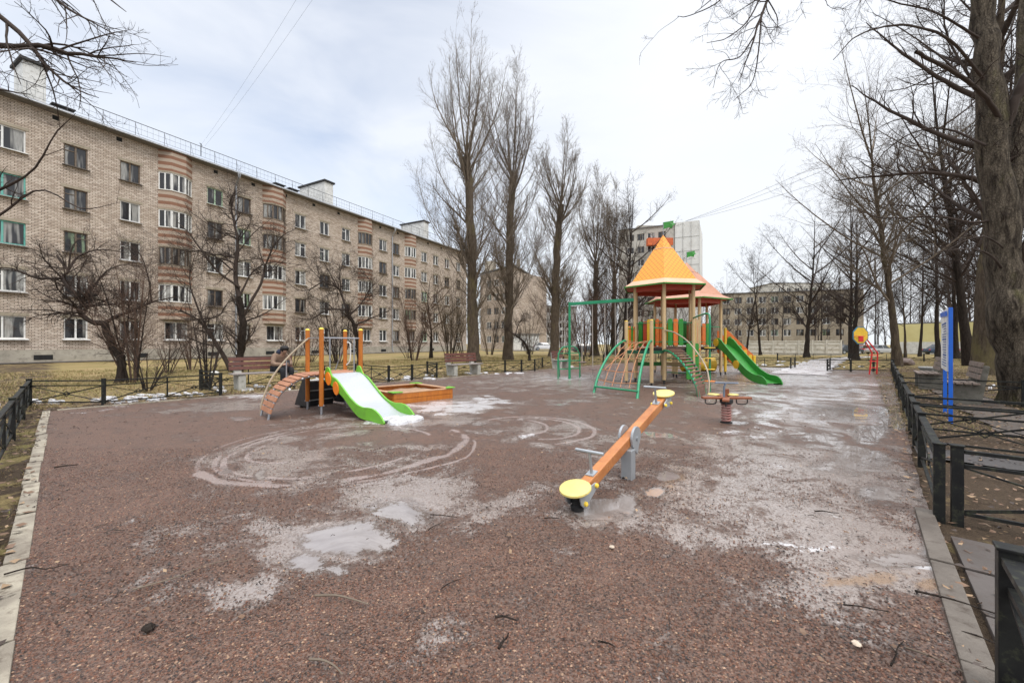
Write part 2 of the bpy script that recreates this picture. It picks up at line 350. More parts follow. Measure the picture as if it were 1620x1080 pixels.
wet = blobs([(530, 865, 80, 38, .95), (640, 800, 85, 22, .85), (420, 935, 60, 24, .7), (1320, 640, 110, 42, .85), (1220, 592, 90, 12, 1.1), (1370, 700, 70, 50, .7),
             (1290, 820, 120, 42, .62), (1210, 930, 80, 40, .40), (1390, 880, 90, 60, .66), (1200, 760, 90, 24, .6), (900, 600, 110, 10, .8), (700, 640, 90, 11, .75), (680, 665, 90, 8, .55),
             (880, 690, 110, 22, .5), (440, 730, 110, 35, .5), (1150, 830, 60, 30, .42), (1080, 700, 60, 20, .4), (960, 930, 70, 30, .3), (520, 690, 90, 14, .4), (1190, 700, 80, 22, .62),
             (300, 980, 60, 40, .32), (700, 990, 120, 30, .28), (1080, 1010, 130, 40, .33), (1340, 1010, 80, 50, .4), (380, 640, 60, 6, .5), (1250, 760, 90, 25, .6), (930, 820, 90, 20, .7)])
wet = np.clip(wet * .85 + .14 + 0.9 * (big - 0.5) + 0.3 * (fine - 0.5), 0, 1.3)
ice_glare = blobs([(1265, 600, 75, 10, .75), (1300, 640, 85, 26, .58), (1240, 580, 55, 5, .8), (1350, 690, 50, 22, .45), (690, 643, 60, 4.5, .8), (735, 636, 30, 3, .8), (640, 655, 30, 3, .65), (900, 598, 50, 3, .55), (1340, 620, 60, 6, .6),
             (1295, 858, 24, 5, .5), (1440, 860, 30, 8, .42), (1460, 900, 26, 6, .45), (380, 632, 40, 3, .75), (350, 627, 60, 2.5, .6), (1160, 672, 30, 4, .5), (1210, 575, 70, 3, .6), (820, 688, 22, 3, .5), (1130, 640, 30, 4, .45), (1000, 598, 30, 2, .4),
             (160, 650, 30, 2, .5), (600, 672, 26, 4, .75), (1180, 622, 50, 5, .5)])
ice_glare = np.clip(ice_glare + 0.5 * (fine - 0.5) * (ice_glare > 0.1), 0, 1)
puddle = blobs([(945, 800, 42, 15, 1.0), (985, 795, 22, 16, .9), (1400, 662, 24, 20, .95), (1385, 690, 30, 14, .7), (1035, 685, 34, 6, .8), (1052, 748, 16, 7, .8), (1030, 775, 16, 9, .75), (1420, 880, 60, 20, .5), (380, 662, 18, 3, .85),
                (560, 850, 60, 22, .78), (640, 810, 50, 14, .75), (500, 890, 40, 16, .7), (1000, 680, 20, 3, .6), (545, 900, 30, 14, .6), (1360, 720, 60, 24, .7), (1330, 650, 60, 14, .62), (1290, 690, 60, 14, .6), (1400, 780, 40, 20, .6), (1150, 668, 22, 4, .75), (1110, 632, 20, 3, .6), (980, 623, 18, 2, .6), (880, 640, 24, 3, .5), (1290, 690, 50, 14, .48),
                (350, 745, 14, 8, .6), (410, 752, 10, 10, .55), (760, 670, 20, 3, .5)], .35)
rust = blobs([(1380, 915, 60, 9, .8), (1470, 930, 22, 10, .95), (1330, 897, 30, 6, .5), (1058, 750, 18, 9, .85), (1010, 785, 14, 7, .5)], .5)
track = np.zeros_like(X)
for cx, cy, rx, ry, w, a0, a1, s in ((-2.15, 5.15, 1.50, 1.50, .03, 0, 7, .5), (-2.15, 5.15, 1.50, 1.50, .05, -2.3, .6, 1.0), (-2.1, 5.1, 1.36, 1.38, .03, 2.6, 4.6, .7), (-2.2, 5.05, 1.15, 1.22, .03, 0.5, 5.8, .9), (-1.9, 4.95, 1.42, 1.3, .02, 3.4, 6.6, .8), (-2.6, 5.0, .55, .7, .025, 1, 5, .8),
                                (.28, 6.1, .95, .95, .035, -1.3, 2.4, 1), (.3, 6.15, .72, .75, .03, -1.5, 1.9, .9), (.1, 6.2, .45, .55, .03, -2, 2, .9), (-.1, 5.9, .8, .5, .02, 2, 4.6, .7), (-.6, 6.8, 1.4, .9, .03, 2.8, 4.4, .6)):
    dx = (X - cx) / rx; dy = (Y - cy) / ry; r = np.hypot(dx, dy); an = np.arctan2(dy, dx)
    an = np.where(an < a0, an + 2 * np.pi, an)
    line = np.exp(-0.5 * (((r - 1) * rx + 0.22 * (big - .5) + .05 * (fine - .5)) / (w * .75)) ** 2) * ((an > a0) & (an < a1))
    track = np.maximum(track, s * line * sstep(.22, .48, fbm(X * 2.3, Y * 2.3, 170, 4)) * (.65 + fine))
Z = 0.004 + 0.035 * (big - 0.5) + 0.012 * (fine - 0.5) - 0.01 * np.clip(wet, 0, 1) - 0.012 * np.clip(puddle - .3, 0, .7) + 0.006 * track + 0.008 * ice_glare
Z = np.clip(Z, -0.012, 0.05)
flat = sstep(0.28, 0.45, puddle); Z = Z * (1 - flat) - 0.006 * flat
nr = len(rows); ii = np.arange(nr * NCOL).reshape(nr, NCOL)
Fq = np.stack([ii[:-1, :-1], ii[:-1, 1:], ii[1:, 1:], ii[1:, :-1]], -1).reshape(-1, 4)
pg = arrays('playground_ground', np.stack([X, Y, Z], -1).reshape(-1, 3), Fq, gravel_material()); tag(pg, kind='structure')
for n_, d_ in (('wet', wet), ('puddle', puddle), ('ice_glare', ice_glare), ('track', track), ('rust', rust)):
    a_ = pg.data.attributes.new(n_, 'FLOAT', 'POINT'); a_.data.foreach_set('value', d_.astype(np.float32).ravel())

# loose gravel grains close to the camera
def scatter_grains(n, seed):
    r = np.random.default_rng(seed); yy = 0.75 + (r.random(n) ** 1.5) * 4.2; xx = (r.random(n) * 2 - 1) * (1.32 * yy)
    s, w = inside_pg(xx, yy); k = (s > 0.02) & (w > 0.02) & (w < WID - .02); xx, yy = xx[k], yy[k]
    wmask = fbm(xx * 0.9 + 5, yy * 0.9, 20, 5); ri = np.clip(np.searchsorted(rows, yy), 0, len(rows) - 1); ci = np.clip(((xx - lo[ri]) / (hi[ri] - lo[ri]) * (NCOL - 1)).astype(int), 0, NCOL - 1)
    keep = (r.random(len(xx)) < np.clip(1.2 - 1.6 * wet[ri, ci], 0.06, 1)) & (puddle[ri, ci] < .42); xx, yy, wmask = xx[keep], yy[keep], wmask[keep]
    n = len(xx); sz = 0.003 + 0.0055 * r.random(n) ** 2.2
    base = np.array([[1, 0, 0], [-1, 0, 0], [0, 1, 0], [0, -1, 0], [0, 0, 1], [0, 0, -1]], float)
    P = base[None] * (0.6 + 0.6 * r.random((n, 6, 1))); a = r.random(n) * 6.28; ca, sa = np.cos(a), np.sin(a)
    Q = P.copy(); Q[:, :, 0] = P[:, :, 0] * ca[:, None] - P[:, :, 1] * sa[:, None]; Q[:, :, 1] = P[:, :, 0] * sa[:, None] + P[:, :, 1] * ca[:, None]
    Q *= sz[:, None, None]; Q[:, :, 2] *= 0.7
    z0 = np.clip(0.004 + 0.035 * (wmask - 0.5) + 0.012 * (fbm(xx * 3 + 1, yy * 3, 30, 4) - 0.5), -0.012, 0.05) + 0.0005
    Q[:, :, 0] += xx[:, None]; Q[:, :, 1] += yy[:, None]; Q[:, :, 2] += z0[:, None]
    f = np.array([[4, 0, 2], [4, 2, 1], [4, 1, 3], [4, 3, 0], [5, 2, 0], [5, 1, 2], [5, 3, 1], [5, 0, 3]])
    FF = (f[None] + 6 * np.arange(n)[:, None, None]).reshape(-1, 3)
    mi = np.repeat(r.choice(4, n, p=[.38, .34, .2, .08]), 8)
    ms = [mat('grain_brown', (0.085, 0.040, 0.026), .5, bump=0), mat('grain_red', (0.165, 0.072, 0.042), .5, bump=0), mat('grain_dark', (0.035, 0.024, 0.02), .45, bump=0), mat('grain_pale', (0.36, 0.23, 0.15), .6, bump=0)]
    return arrays('gravel', Q.reshape(-1, 3), FF, ms, mi=mi, smooth=False)
g_ = scatter_grains(170000, 5); tag(g_, 'loose red and brown gravel grains on the near playground surface', 'gravel', kind='stuff')

# kerbs, slabs, paths
concrete = mat('old_concrete', (0.36, 0.32, 0.25), .85, (0.22, 0.19, 0.15), 3, .6, 60, dirt=(0.09, 0.065, 0.045), bdist=.01, lo=.4, hi=.6)
wetslab = mat('wet_slab', (0.10, 0.085, 0.078), .5, (0.06, 0.05, 0.043), 2.5, .35, 50, dirt=(0.06, 0.04, 0.03), bdist=.006)
asphalt = mat('wet_asphalt', (0.075, 0.068, 0.066), .55, (0.045, 0.04, 0.038), 1.2, .4, 60, bdist=.01)
def strip_pieces(name, p, d, n, L, w, z, m, jit=0.01, gap=0.012, skip=()):
    b = MB(); d = Vector(d).normalized(); q = Vector((-d.y, d.x, 0)); r = random.Random(len(name))
    for i in range(n):
        if i in skip: continue
        c = Vector(p) + d * (i + .5) * L + q * r.uniform(-jit, jit) + Vector((0, 0, z - 0.05 + r.uniform(-.006, .004)))
        b.obox(c, d * (L - gap) / 2, q * w / 2, (0, 0, 0.05))
    o = b.build(name, m, bevel=0.006); return tag(o, kind='structure')
strip_pieces('kerb_left', C0 - W * 0.0 + Vector((-.04, 0, 0)), W, 16, 1.0, .10, .014, concrete, gap=.03)
strip_pieces('kerb_back', C0 + U * .1, U, 24, 1.0, .06, .02, concrete)
kr = C0 + W * WID
k0 = G(1536, 1062); k1 = G(1462, 830); kd = (k1 - k0).normalized()
strip_pieces('kerb_right', k0 - kd * 1.0 + Vector((.03, 0, 0)), kd, 3, 1.0, .10, .030, mat('wet_kerb', (.15, .13, .11), .6, (.095, .08, .068), 4, .5, 60, dirt=(.06, .045, .035), bdist=.01, spec=.25), jit=.004)
kq = Vector((kd.y, -kd.x, 0))
b = MB(); r_ = random.Random(4)
for i in range(-3, 3):
    for j in range(3):
        c = k0 + kd * (i * .52 + .26 + (.1 if j % 2 else 0)) + kq * (.105 + j * .30 + .15) + Vector((0, 0, -.015 + r_.uniform(-.004, .004)))
        b.obox(c, kd * .25, kq * .144, (0, 0, .03))
tag(b.build('paving_slabs', wetslab, bevel=.006), kind='structure')
def ribbon(name, pts, w, m, z=.012, seg=3.0, wob=.12):
    b = MB(); L = []; pts = spline(pts, 30)
    for i, p in enumerate(pts):
        d = (pts[min(i + 1, 30)] - pts[max(i - 1, 0)]).normalized(); q = Vector((-d.y, d.x, 0)); a = w / 2 * (1 + wob * math.sin(i * 2.3)); c = w / 2 * (1 + wob * math.cos(i * 3.1))
        for e_, sgn in ((a, 1), (c, -1)):
            v = p + q * e_ * sgn; L.append((v.x, v.y, tz(v.x, v.y) + z))
    b.add(L, [(2 * i, 2 * i + 1, 2 * i + 3, 2 * i + 2) for i in range(30)]); return tag(b.build(name, m), kind='structure')
icy = mat('icy_path', (0.42, 0.38, 0.38), .3, (0.62, 0.61, 0.62), 1.1, .3, 30, dirt=(0.22, 0.16, 0.14), bdist=.01)
ribbon('path_far', [G(1262, 592), G(1290, 578), G(1315, 568), Vector((24, 31, 0)), Vector((40, 45, 0))], 1.9, icy)
ribbon('path_side', [Vector((4.75, 4.85, 0)) + W * .12, Vector((4.75, 4.85, 0)) + W * 5, Vector((4.75, 4.85, 0)) + W * 12], .62, asphalt)
ribbon('path_benches', [Vector((7.3, 5.4, 0)), Vector((10.2, 8.8, 0)), Vector((14, 13, 0)), Vector((20, 19, 0))], .8, mat('muddy_path', (.085, .066, .054), .6, (.05, .038, .03), 1.5, .5, 40, dirt=(.13, .10, .07), bdist=.015))
BE = Vector((0.4696, 0.8829, 0)); BN = Vector((-0.8829, 0.4696, 0)); BO = G(0, 574)
ribbon('pavement_building', [BO + BE * s - BN * 1.5 for s in (-30, -5, 20, 60)], 2.2, asphalt, .012, wob=.02)
ribbon('road_far', [Vector((-5, 70, 0)), Vector((15, 74, 0)), Vector((60, 84, 0)), Vector((120, 90, 0))], 7, asphalt, .02, wob=.02)

# snow
snowm = mat('old_snow', (0.62, 0.63, 0.66), .55, (0.36, 0.34, 0.34), 9, .6, 25, dirt=(0.20, 0.15, 0.12), bdist=.02)
def snow_patches(lst):
    V_, F_ = [], []
    r = random.Random(11); o = 0
    for px, py, wpx, hpx in lst:
        g = G(px, py); rx = wpx / F * g.y / 2; ry = hpx * g.y ** 2 / (F * HC) / 2
        n = 22; rad = [(.6 + .4 * vnoise(np.array([i * .9 % 20]), np.array([px * .1]), 77)[0] + r.uniform(-.12, .12)) for i in range(n)]
        V_.append((g.x, g.y, .035 + tz(g.x, g.y)))
        for k, (s, h) in enumerate(((.6, .03), (.9, .016), (1.05, -.03))):
            for i in range(n):
                a = 2 * math.pi * i / n; x = g.x + rx * rad[i] * s * math.cos(a) + (ry * rad[i] * s * math.sin(a)) * g.x / g.y; y = g.y + ry * rad[i] * s * math.sin(a)
                V_.append((x, y, h + r.uniform(0, .008) * (k < 2) + tz(x, y)))
        F_ += [(o, o + 1 + i, o + 1 + (i + 1) % n) for i in range(n)]
        for k in range(2): F_ += [t_ for i in range(n) for t_ in ((o + 1 + k * n + i, o + 1 + (k + 1) * n + i, o + 1 + (k + 1) * n + (i + 1) % n), (o + 1 + k * n + i, o + 1 + (k + 1) * n + (i + 1) % n, o + 1 + k * n + (i + 1) % n))]
        o = len(V_)
    return arrays('snow', np.array(V_), np.array(F_), snowm)
rs = random.Random(3); L_ = []
for px, py, w, h, n in ((70, 635, 80, 4, 9), (200, 631, 120, 5, 14), (290, 624, 70, 5, 14), (250, 626, 90, 5, 10), (190, 636, 60, 5, 4), (360, 615, 60, 8, 6), (420, 612, 80, 12, 8), (10, 640, 30, 8, 3), (650, 597, 90, 8, 10), (780, 590, 90, 4, 8), (880, 580, 60, 3, 4), (520, 600, 60, 6, 5),
                        (1210, 577, 70, 2, 5), (1250, 572, 60, 2, 4), (1330, 580, 70, 3, 5), (1560, 612, 30, 5, 3), (1460, 605, 30, 4, 3)):
    for i in range(n): L_.append((px + rs.uniform(-w, w) / 2, py + rs.uniform(-h, h) / 2, rs.uniform(.06, .24) * w, rs.uniform(.14, .4) * h))
tag(snow_patches(L_), 'thin patches of old melting snow along the fences and dead grass', 'snow', kind='stuff')

# grass blades
def blades(n, region, h0, h1, w, seed, cols, name, label):
    r = np.random.default_rng(seed); xx, yy = region(r, n); n = len(xx)
    zz = terrain(xx, yy) - 0.015; a = r.random(n) * 6.283; hh = h0 + (h1 - h0) * r.random(n) ** 2; le = hh * (0.4 + 0.9 * r.random(n)); la = r.random(n) * 6.283
    dx, dy = np.cos(a) * w / 2, np.sin(a) * w / 2; ww = 1 + yy * 0.12; dx *= ww; dy *= ww
    P = np.stack([np.stack([xx - dx, yy - dy, zz], -1), np.stack([xx + dx, yy + dy, zz], -1), np.stack([xx + le * np.cos(la), yy + le * np.sin(la), zz + hh], -1)], 1)
    FF = np.arange(3 * n).reshape(n, 3); mi = r.choice(len(cols), n)
    o = arrays(name, P.reshape(-1, 3), FF, cols, mi=mi, smooth=False); return tag(o, label, 'grass', kind='stuff')
bl = [mat('blade_straw', (0.36, 0.27, 0.13), .8, bump=0), mat('blade_olive', (0.19, 0.18, 0.05), .8, bump=0), mat('blade_brown', (0.19, 0.13, 0.065), .8, bump=0)]
def reg_left(r, n):
    s = -r.random(n) ** .8 * 2.1 - .06; w = r.random(n) * 14 - .5; x = C0.x + U.x * s + W.x * w; y = C0.y + U.y * s + W.y * w
    k = (fbm(x * 1.6, y * 1.6, 91) > .47) & (y > .6); return x[k], y[k]
def reg_right(r, n):
    s = r.random(n) ** .9 * 17 + 8.6; w = WID + .05 + r.random(n) ** 1.3 * 9; x = C0.x + U.x * s + W.x * w; y = C0.y + U.y * s + W.y * w
    k = (fbm(x * 1.3, y * 1.3, 95) > .42) & (y > 1.5); return x[k], y[k]
def reg_lawn(r, n):
    s = r.random(n) * 40 - 6; w = -r.random(n) ** 1.2 * 16 - .4; x = C0.x + U.x * s + W.x * w; y = C0.y + U.y * s + W.y * w
    bs = (x - BO.x) * -BN.x + (y - BO.y) * -BN.y; k = (fbm(x * 1.1, y * 1.1, 97) > .4) & (bs > 2.8); return x[k], y[k]
def reg_far(r, n):
    x = 14 + r.random(n) * 26; y = 17 + r.random(n) * 26; s, w = inside_pg(x, y); k = (s > LEN + .3) & (fbm(x * 1.1, y * 1.1, 98) > .4); return x[k], y[k]
blades(26000, reg_left, .01, .05, .004, 1, [bl[1], bl[0], bl[2]], 'grass', 'olive grass tufts in the dirt left of the concrete kerb')
blades(120000, reg_right, .01, .06, .004, 2, bl, 'grass', 'yellowed grass behind the black fence on the right')
blades(150000, reg_lawn, .02, .13, .007, 3, [bl[0], bl[0], bl[1]], 'grass', 'straw coloured lawn between playground fence and brick apartment house')
blades(50000, reg_far, .02, .08, .006, 4, [bl[0], bl[1], bl[0]], 'grass', 'yellowed lawn beyond the far fence of the playground')
def leaf_litter(n, seed):
    r = np.random.default_rng(seed); s = r.random(n) * 32 - 3; side = r.random(n)
    w = np.where(side < .45, -r.random(n) ** 1.5 * 5 - .1, WID + r.random(n) ** 1.2 * 9); k2 = side > .9; s = np.where(k2, -r.random(n) * 2, s); w = np.where(k2, r.random(n) * 14, w)
    k3 = side > .97; s = np.where(k3, r.random(n) * 12, s); w = np.where(k3, r.random(n) * WID, w)
    x = C0.x + U.x * s + W.x * w; y = C0.y + U.y * s + W.y * w; k = y > .5; x, y, k3 = x[k], y[k], k3[k]; n = len(x)
    z = np.where(k3, .022, .012) ; a = r.random(n) * 6.28; L = np.where(k3, .007, .012) + np.where(k3, .012, .022) * r.random(n); b_ = L * (.4 + .4 * r.random(n)); t = (r.random((n, 4)) * .02)
    ca, sa = np.cos(a), np.sin(a); P = np.stack([np.stack([x + ca * L, y + sa * L, z + t[:, 0]], -1), np.stack([x - sa * b_, y + ca * b_, z + t[:, 1]], -1), np.stack([x - ca * L, y - sa * L, z + t[:, 2]], -1), np.stack([x + sa * b_, y - ca * b_, z + t[:, 3]], -1)], 1)
    return arrays('fallen_leaves', P.reshape(-1, 3), np.arange(4 * n).reshape(n, 4), [mat('leaf_brown', (0.17, 0.10, 0.06), .7, bump=0), mat('leaf_tan', (0.33, 0.22, 0.13), .7, bump=0), mat('leaf_dark', (0.06, 0.04, 0.03), .6, bump=0)], mi=r.choice(3, n, p=[.5, .2, .3]), smooth=False)
tag(leaf_litter(42000, 8), 'brown leaf litter strewn over the dirt and gravel', 'leaves', kind='stuff')

def crumbs(n, seed):
    r = np.random.default_rng(seed); s = r.random(n) ** 1.3 * 22; w = r.random(n) * (WID - .3) + .1; x = C0.x + U.x * s + W.x * w; y = C0.y + U.y * s + W.y * w; k = y > .7; x, y = x[k], y[k]; n = len(x)
    a = r.random(n) * 6.28; L = .006 + .03 * r.random(n) ** 2.2; z = .024 + 0 * x; d = np.stack([np.cos(a) * L, np.sin(a) * L, 0 * x], -1); b = r.normal(size=(n, 3)) * L[:, None] * .25; b[:, 2] = .003
    c = np.stack([x, y, z], -1); P = np.stack([c - d, c + b, c + d], 1); R = np.full((n, 3), .0016) + .0014 * r.random((n, 1)); P[:, 0, 2] -= .006; P[:, 2, 2] -= .006
    Vv, Ff = tubes_(P, R, 4); return arrays('debris', Vv, Ff, mat('debris_bark', (.045, .03, .022), .7, bump=0))
def tubes_(P, R, k):
    B, n, _ = P.shape; T = np.gradient(P, axis=1); T /= np.linalg.norm(T, axis=2, keepdims=True) + 1e-9; Uu = np.cross(T, np.broadcast_to(np.array([0, 0, 1.0]), T.shape)); Uu /= np.linalg.norm(Uu, axis=2, keepdims=True) + 1e-9; Ww = np.cross(T, Uu); a = np.arange(k) * 2 * np.pi / k
    Vt = P[:, :, None] + R[:, :, None, None] * (Uu[:, :, None] * np.cos(a)[None, None, :, None] + Ww[:, :, None] * np.sin(a)[None, None, :, None])
    b = np.arange(B)[:, None, None] * n * k; i = np.arange(n - 1)[None, :, None] * k; j = np.arange(k)[None, None, :]; j2 = (j + 1) % k
    return Vt.reshape(-1, 3), np.stack(np.broadcast_arrays(b + i + j, b + i + j2, b + i + k + j2, b + i + k + j), -1).reshape(-1, 4)
tag(crumbs(2600, 12), 'tiny bits of bark and twig scattered over the gravel', 'debris', kind='stuff')
# ---------------------------------------------------------------- buildings
def brick_material(name, c1, c2, mortar, sx=1.0):
    m, t, b = nodes(name); tc = t.nodes.new("ShaderNodeTexCoord"); s = t.nodes.new("ShaderNodeSeparateXYZ"); t.links.new(tc.outputs['Object'], s.inputs[0])
    cb = t.nodes.new("ShaderNodeCombineXYZ"); t.links.new(tmath(t, 'ADD', s.outputs[0], s.outputs[1]), cb.inputs[0]); t.links.new(s.outputs[2], cb.inputs[1])
    br = t.nodes.new("ShaderNodeTexBrick"); t.links.new(cb.outputs[0], br.inputs[0])
    br.inputs['Scale'].default_value = 1; br.inputs['Brick Width'].default_value = .27 * sx; br.inputs['Row Height'].default_value = .095 * sx; br.inputs['Mortar Size'].default_value = .013 * sx; br.inputs['Mortar Smooth'].default_value = .3
    br.inputs['Bias'].default_value = -.1; br.inputs['Color1'].default_value = rgb(c1); br.inputs['Color2'].default_value = rgb(c2); br.inputs['Mortar'].default_value = rgb(mortar)
    v = tc.outputs['Object']; big = tmap(t, tnoise(t, v, .22, 6, .65), .35, .68)
    c = tmix(t, tmath(t, 'MULTIPLY', big, .25), br.outputs['Color'], (c2[0] * .8, c2[1] * .72, c2[2] * .6))
    mp = t.nodes.new("ShaderNodeMapping"); mp.inputs['Scale'].default_value = (1.3, 1.3, .12); t.links.new(v, mp.inputs[0])
    stn = tmap(t, tnoise(t, mp.outputs[0], 1.2, 7, .7), .55, .8); c = tmix(t, tmath(t, 'MULTIPLY', stn, .45), c, (.12, .10, .08))
    t.links.new(c, b.inputs['Base Color']); b.inputs['Roughness'].default_value = .9; b.inputs['Specular IOR Level'].default_value = .2
    tbump(t, br.outputs['Fac'], b, -.5, .015); return m
M_brick = brick_material('silicate_brick', (0.68, 0.59, 0.505), (0.40, 0.325, 0.265), (0.085, 0.064, 0.053), 1.12)
M_stripe = None
def stripe_material():
    m, t, b = nodes('striped_brick'); tc = t.nodes.new("ShaderNodeTexCoord"); s = t.nodes.new("ShaderNodeSeparateXYZ"); t.links.new(tc.outputs['Object'], s.inputs[0])
    fr = tmath(t, 'FRACT', tmath(t, 'MULTIPLY', s.outputs[2], 1 / .56), 0); k = tmath(t, 'GREATER_THAN', fr, .5)
    n = tnoise(t, tc.outputs['Object'], 9, 5); c = tmix(t, k, tmix(t, n, (.50, .41, .33), (.34, .27, .21)), tmix(t, n, (.27, .135, .085), (.21, .105, .065)))
    ln = tmath(t, 'LESS_THAN', tmath(t, 'FRACT', tmath(t, 'MULTIPLY', s.outputs[2], 10), 0), .14); c = tmix(t, tmath(t, 'MULTIPLY', ln, .6), c, (.15, .11, .09))
    t.links.new(c, b.inputs['Base Color']); b.inputs['Roughness'].default_value = .9; return m
M_stripe = stripe_material()
M_plinth = mat('plinth_render', (.42, .38, .31), .9, (.30, .27, .22), 1.2, .3, 12, dirt=(.19, .17, .14))
M_lintel = mat('lintel_concrete', (.36, .31, .24), .9, (.28, .24, .18), 2, .3, 20)
M_frames = [mat('white_window_frame', (.78, .78, .76), .4, (.66, .66, .64), bump=0), mat('brown_window_frame', (.11, .075, .05), .6, (.19, .15, .11), 8, .2), mat('teal_window_frame', (.10, .40, .34), .5, (.16, .42, .36), bump=0), mat('green_window_frame', (.32, .48, .32), .6, (.42, .52, .38), bump=0)]
M_sill = mat('metal_sill', (.40, .38, .36), .5, (.26, .25, .24), 3, bump=0); M_sillw = mat('white_sill', (.74, .74, .72), .5, bump=0); M_silld = mat('dark_sill', (.10, .09, .08), .6, bump=0)
def glass_material(name, lo, hi, seed):
    m, t, b = nodes(name); tc = t.nodes.new("ShaderNodeTexCoord"); oi = t.nodes.new("ShaderNodeObjectInfo"); s = t.nodes.new("ShaderNodeSeparateXYZ"); t.links.new(tc.outputs['Object'], s.inputs[0])
    # curtain folds seen through the pane: vertical bands of lace, the rest a dark room
    cb = t.nodes.new("ShaderNodeCombineXYZ"); t.links.new(tmath(t, 'ADD', s.outputs[0], tmath(t, 'MULTIPLY', oi.outputs['Random'], 90)), cb.inputs[0]); t.links.new(tmath(t, 'MULTIPLY', s.outputs[2], .12), cb.inputs[1])
    n = tnoise(t, cb.outputs[0], 1.7, 2); folds = tnoise(t, cb.outputs[0], 16, 2)
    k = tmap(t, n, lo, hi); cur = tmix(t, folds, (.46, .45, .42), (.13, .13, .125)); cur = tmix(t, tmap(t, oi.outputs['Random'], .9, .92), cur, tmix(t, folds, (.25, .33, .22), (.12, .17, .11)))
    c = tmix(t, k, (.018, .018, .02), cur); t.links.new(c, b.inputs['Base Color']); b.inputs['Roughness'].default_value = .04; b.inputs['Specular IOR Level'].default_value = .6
    b.inputs['Coat Weight'].default_value = .15; b.inputs['Coat Roughness'].default_value = .02; return m
M_glass = glass_material('window_glass', .50, .58, 1)
M_roof = mat('grey_roof', (.16, .16, .165), .6, (.11, .11, .11), 2, bump=0); M_eave = mat('eave_boards', (.20, .19, .18), .8, (.13, .12, .11), 3)
M_gutter = mat('galvanised', (.42, .43, .45), .4, (.30, .31, .33), 5, bump=0, metal=.5); M_white = mat('whitewash', (.70, .70, .68), .85, (.52, .52, .50), 1.5, .2, 20, dirt=(.40, .39, .36)); M_black = mat('black_felt', (.03, .03, .03), .7, bump=0)
M_dark = mat('dark_opening', (.015, .015, .015), .9, bump=0)
def wall_with_openings(x0, x1, z0, z1, ops, y0=0, rev=.16, flip=None):
    b = MB(); xs = sorted({x0, x1} | {o[0] for o in ops} | {o[1] for o in ops}); zs = sorted({z0, z1} | {o[2] for o in ops} | {o[3] for o in ops})
    for i in range(len(xs) - 1):
        col = [o for o in ops if o[0] <= (xs[i] + xs[i + 1]) / 2 <= o[1]]
        j = 0
        while j < len(zs) - 1:
            zc = (zs[j] + zs[j + 1]) / 2
            if any(o[2] < zc < o[3] for o in col): j += 1; continue
            k = j
            while k + 1 < len(zs) - 1 and not any(o[2] < (zs[k + 1] + zs[k + 2]) / 2 < o[3] for o in col): k += 1
            b.quad((xs[i], y0, zs[j]), (xs[i + 1], y0, zs[j]), (xs[i + 1], y0, zs[k + 1]), (xs[i], y0, zs[k + 1])); j = k + 1
    for a, c, d, e in ops:
        for p, q in (((a, d), (a, e)), ((a, e), (c, e)), ((c, e), (c, d)), ((c, d), (a, d))):
            b.quad((p[0], y0, p[1]), (q[0], y0, q[1]), (q[0], y0 + rev, q[1]), (p[0], y0 + rev, p[1]))
    return b
def window_mb(w, h, div, vent=False, t=.075, cross=False):
    b = MB()
    for x in (-w / 2 + t / 2, w / 2 - t / 2): b.box((x, 0, h / 2), (t, .07, h))
    for z in (t / 2, h - t / 2): b.box((0, 0, z), (w - 2 * t, .07, t))
    for i in range(1, div): b.box((-w / 2 + w * i / div, -.004, h / 2), (t * 1.25, .075, h - 2 * t))
    if vent: b.box((-w / 2 + w / div / 2 + t / 4, .002, h * .72), (w / div - t * 1.4, .05, t * .6))
    if cross: b.box((w / 2 - w / div / 2 - t / 4, .002, h * .72), (w / div - t * 1.4, .05, t * .6))
    return b
_wc = {}
def window(parent, x, z, w, h, div=2, fm=0, sill=0, vent=0, y=.12, detail=True, name='window', glassm=None, sy=0, rz=0):
    key = (round(w, 2), round(h, 2), div, fm, vent, detail)
    if key not in _wc:
        o = window_mb(w, h, div, vent == 1, cross=vent == 2).build(name, M_frames[fm])
        g = MB(); g.box((0, .03, h / 2), (w - .02, .012, h - .02)); g = g.build('pane', glassm or M_glass, o)
        _wc[key] = (o.data, g.data)
        for q in (g, o): bpy.data.objects.remove(q)
    o = bpy.data.objects.new(name, _wc[key][0]); C.objects.link(o); o.parent = parent; o.location = (x, y, z); o.rotation_euler = (0, 0, rz)
    g = bpy.data.objects.new('pane', _wc[key][1]); C.objects.link(g); g.parent = o
    if sill is not None:
        k2 = ('s', round(w, 2), sill, round(sy, 2))
        if k2 not in _wc:
            s = MB(); s.add([(-w / 2 - .1, sy, 0), (w / 2 + .1, sy, 0), (w / 2 + .1, sy - .26, -.05), (-w / 2 - .1, sy - .26, -.05), (-w / 2 - .1, sy, -.05), (w / 2 + .1, sy, -.05), (w / 2 + .1, sy - .26, -.09), (-w / 2 - .1, sy - .26, -.09)], [(0, 1, 2, 3), (3, 2, 6, 7), (4, 7, 6, 5), (0, 3, 7, 4), (1, 5, 6, 2)])
            q = s.build('sill', [M_sill, M_sillw, M_silld][sill]); _wc[k2] = q.data; bpy.data.objects.remove(q)
        s = bpy.data.objects.new('sill', _wc[k2]); C.objects.link(s); s.parent = o
        k3 = ('l', round(w, 2), round(h, 2), round(sy, 2))
        if k3 not in _wc: q = MB(); q.box((0, sy - .004, h + .1), (w + .3, .03, .2)); q = q.build('lintel', M_lintel); _wc[k3] = q.data; bpy.data.objects.remove(q)
        s = bpy.data.objects.new('lintel', _wc[k3]); C.objects.link(s); s.parent = o
    return o
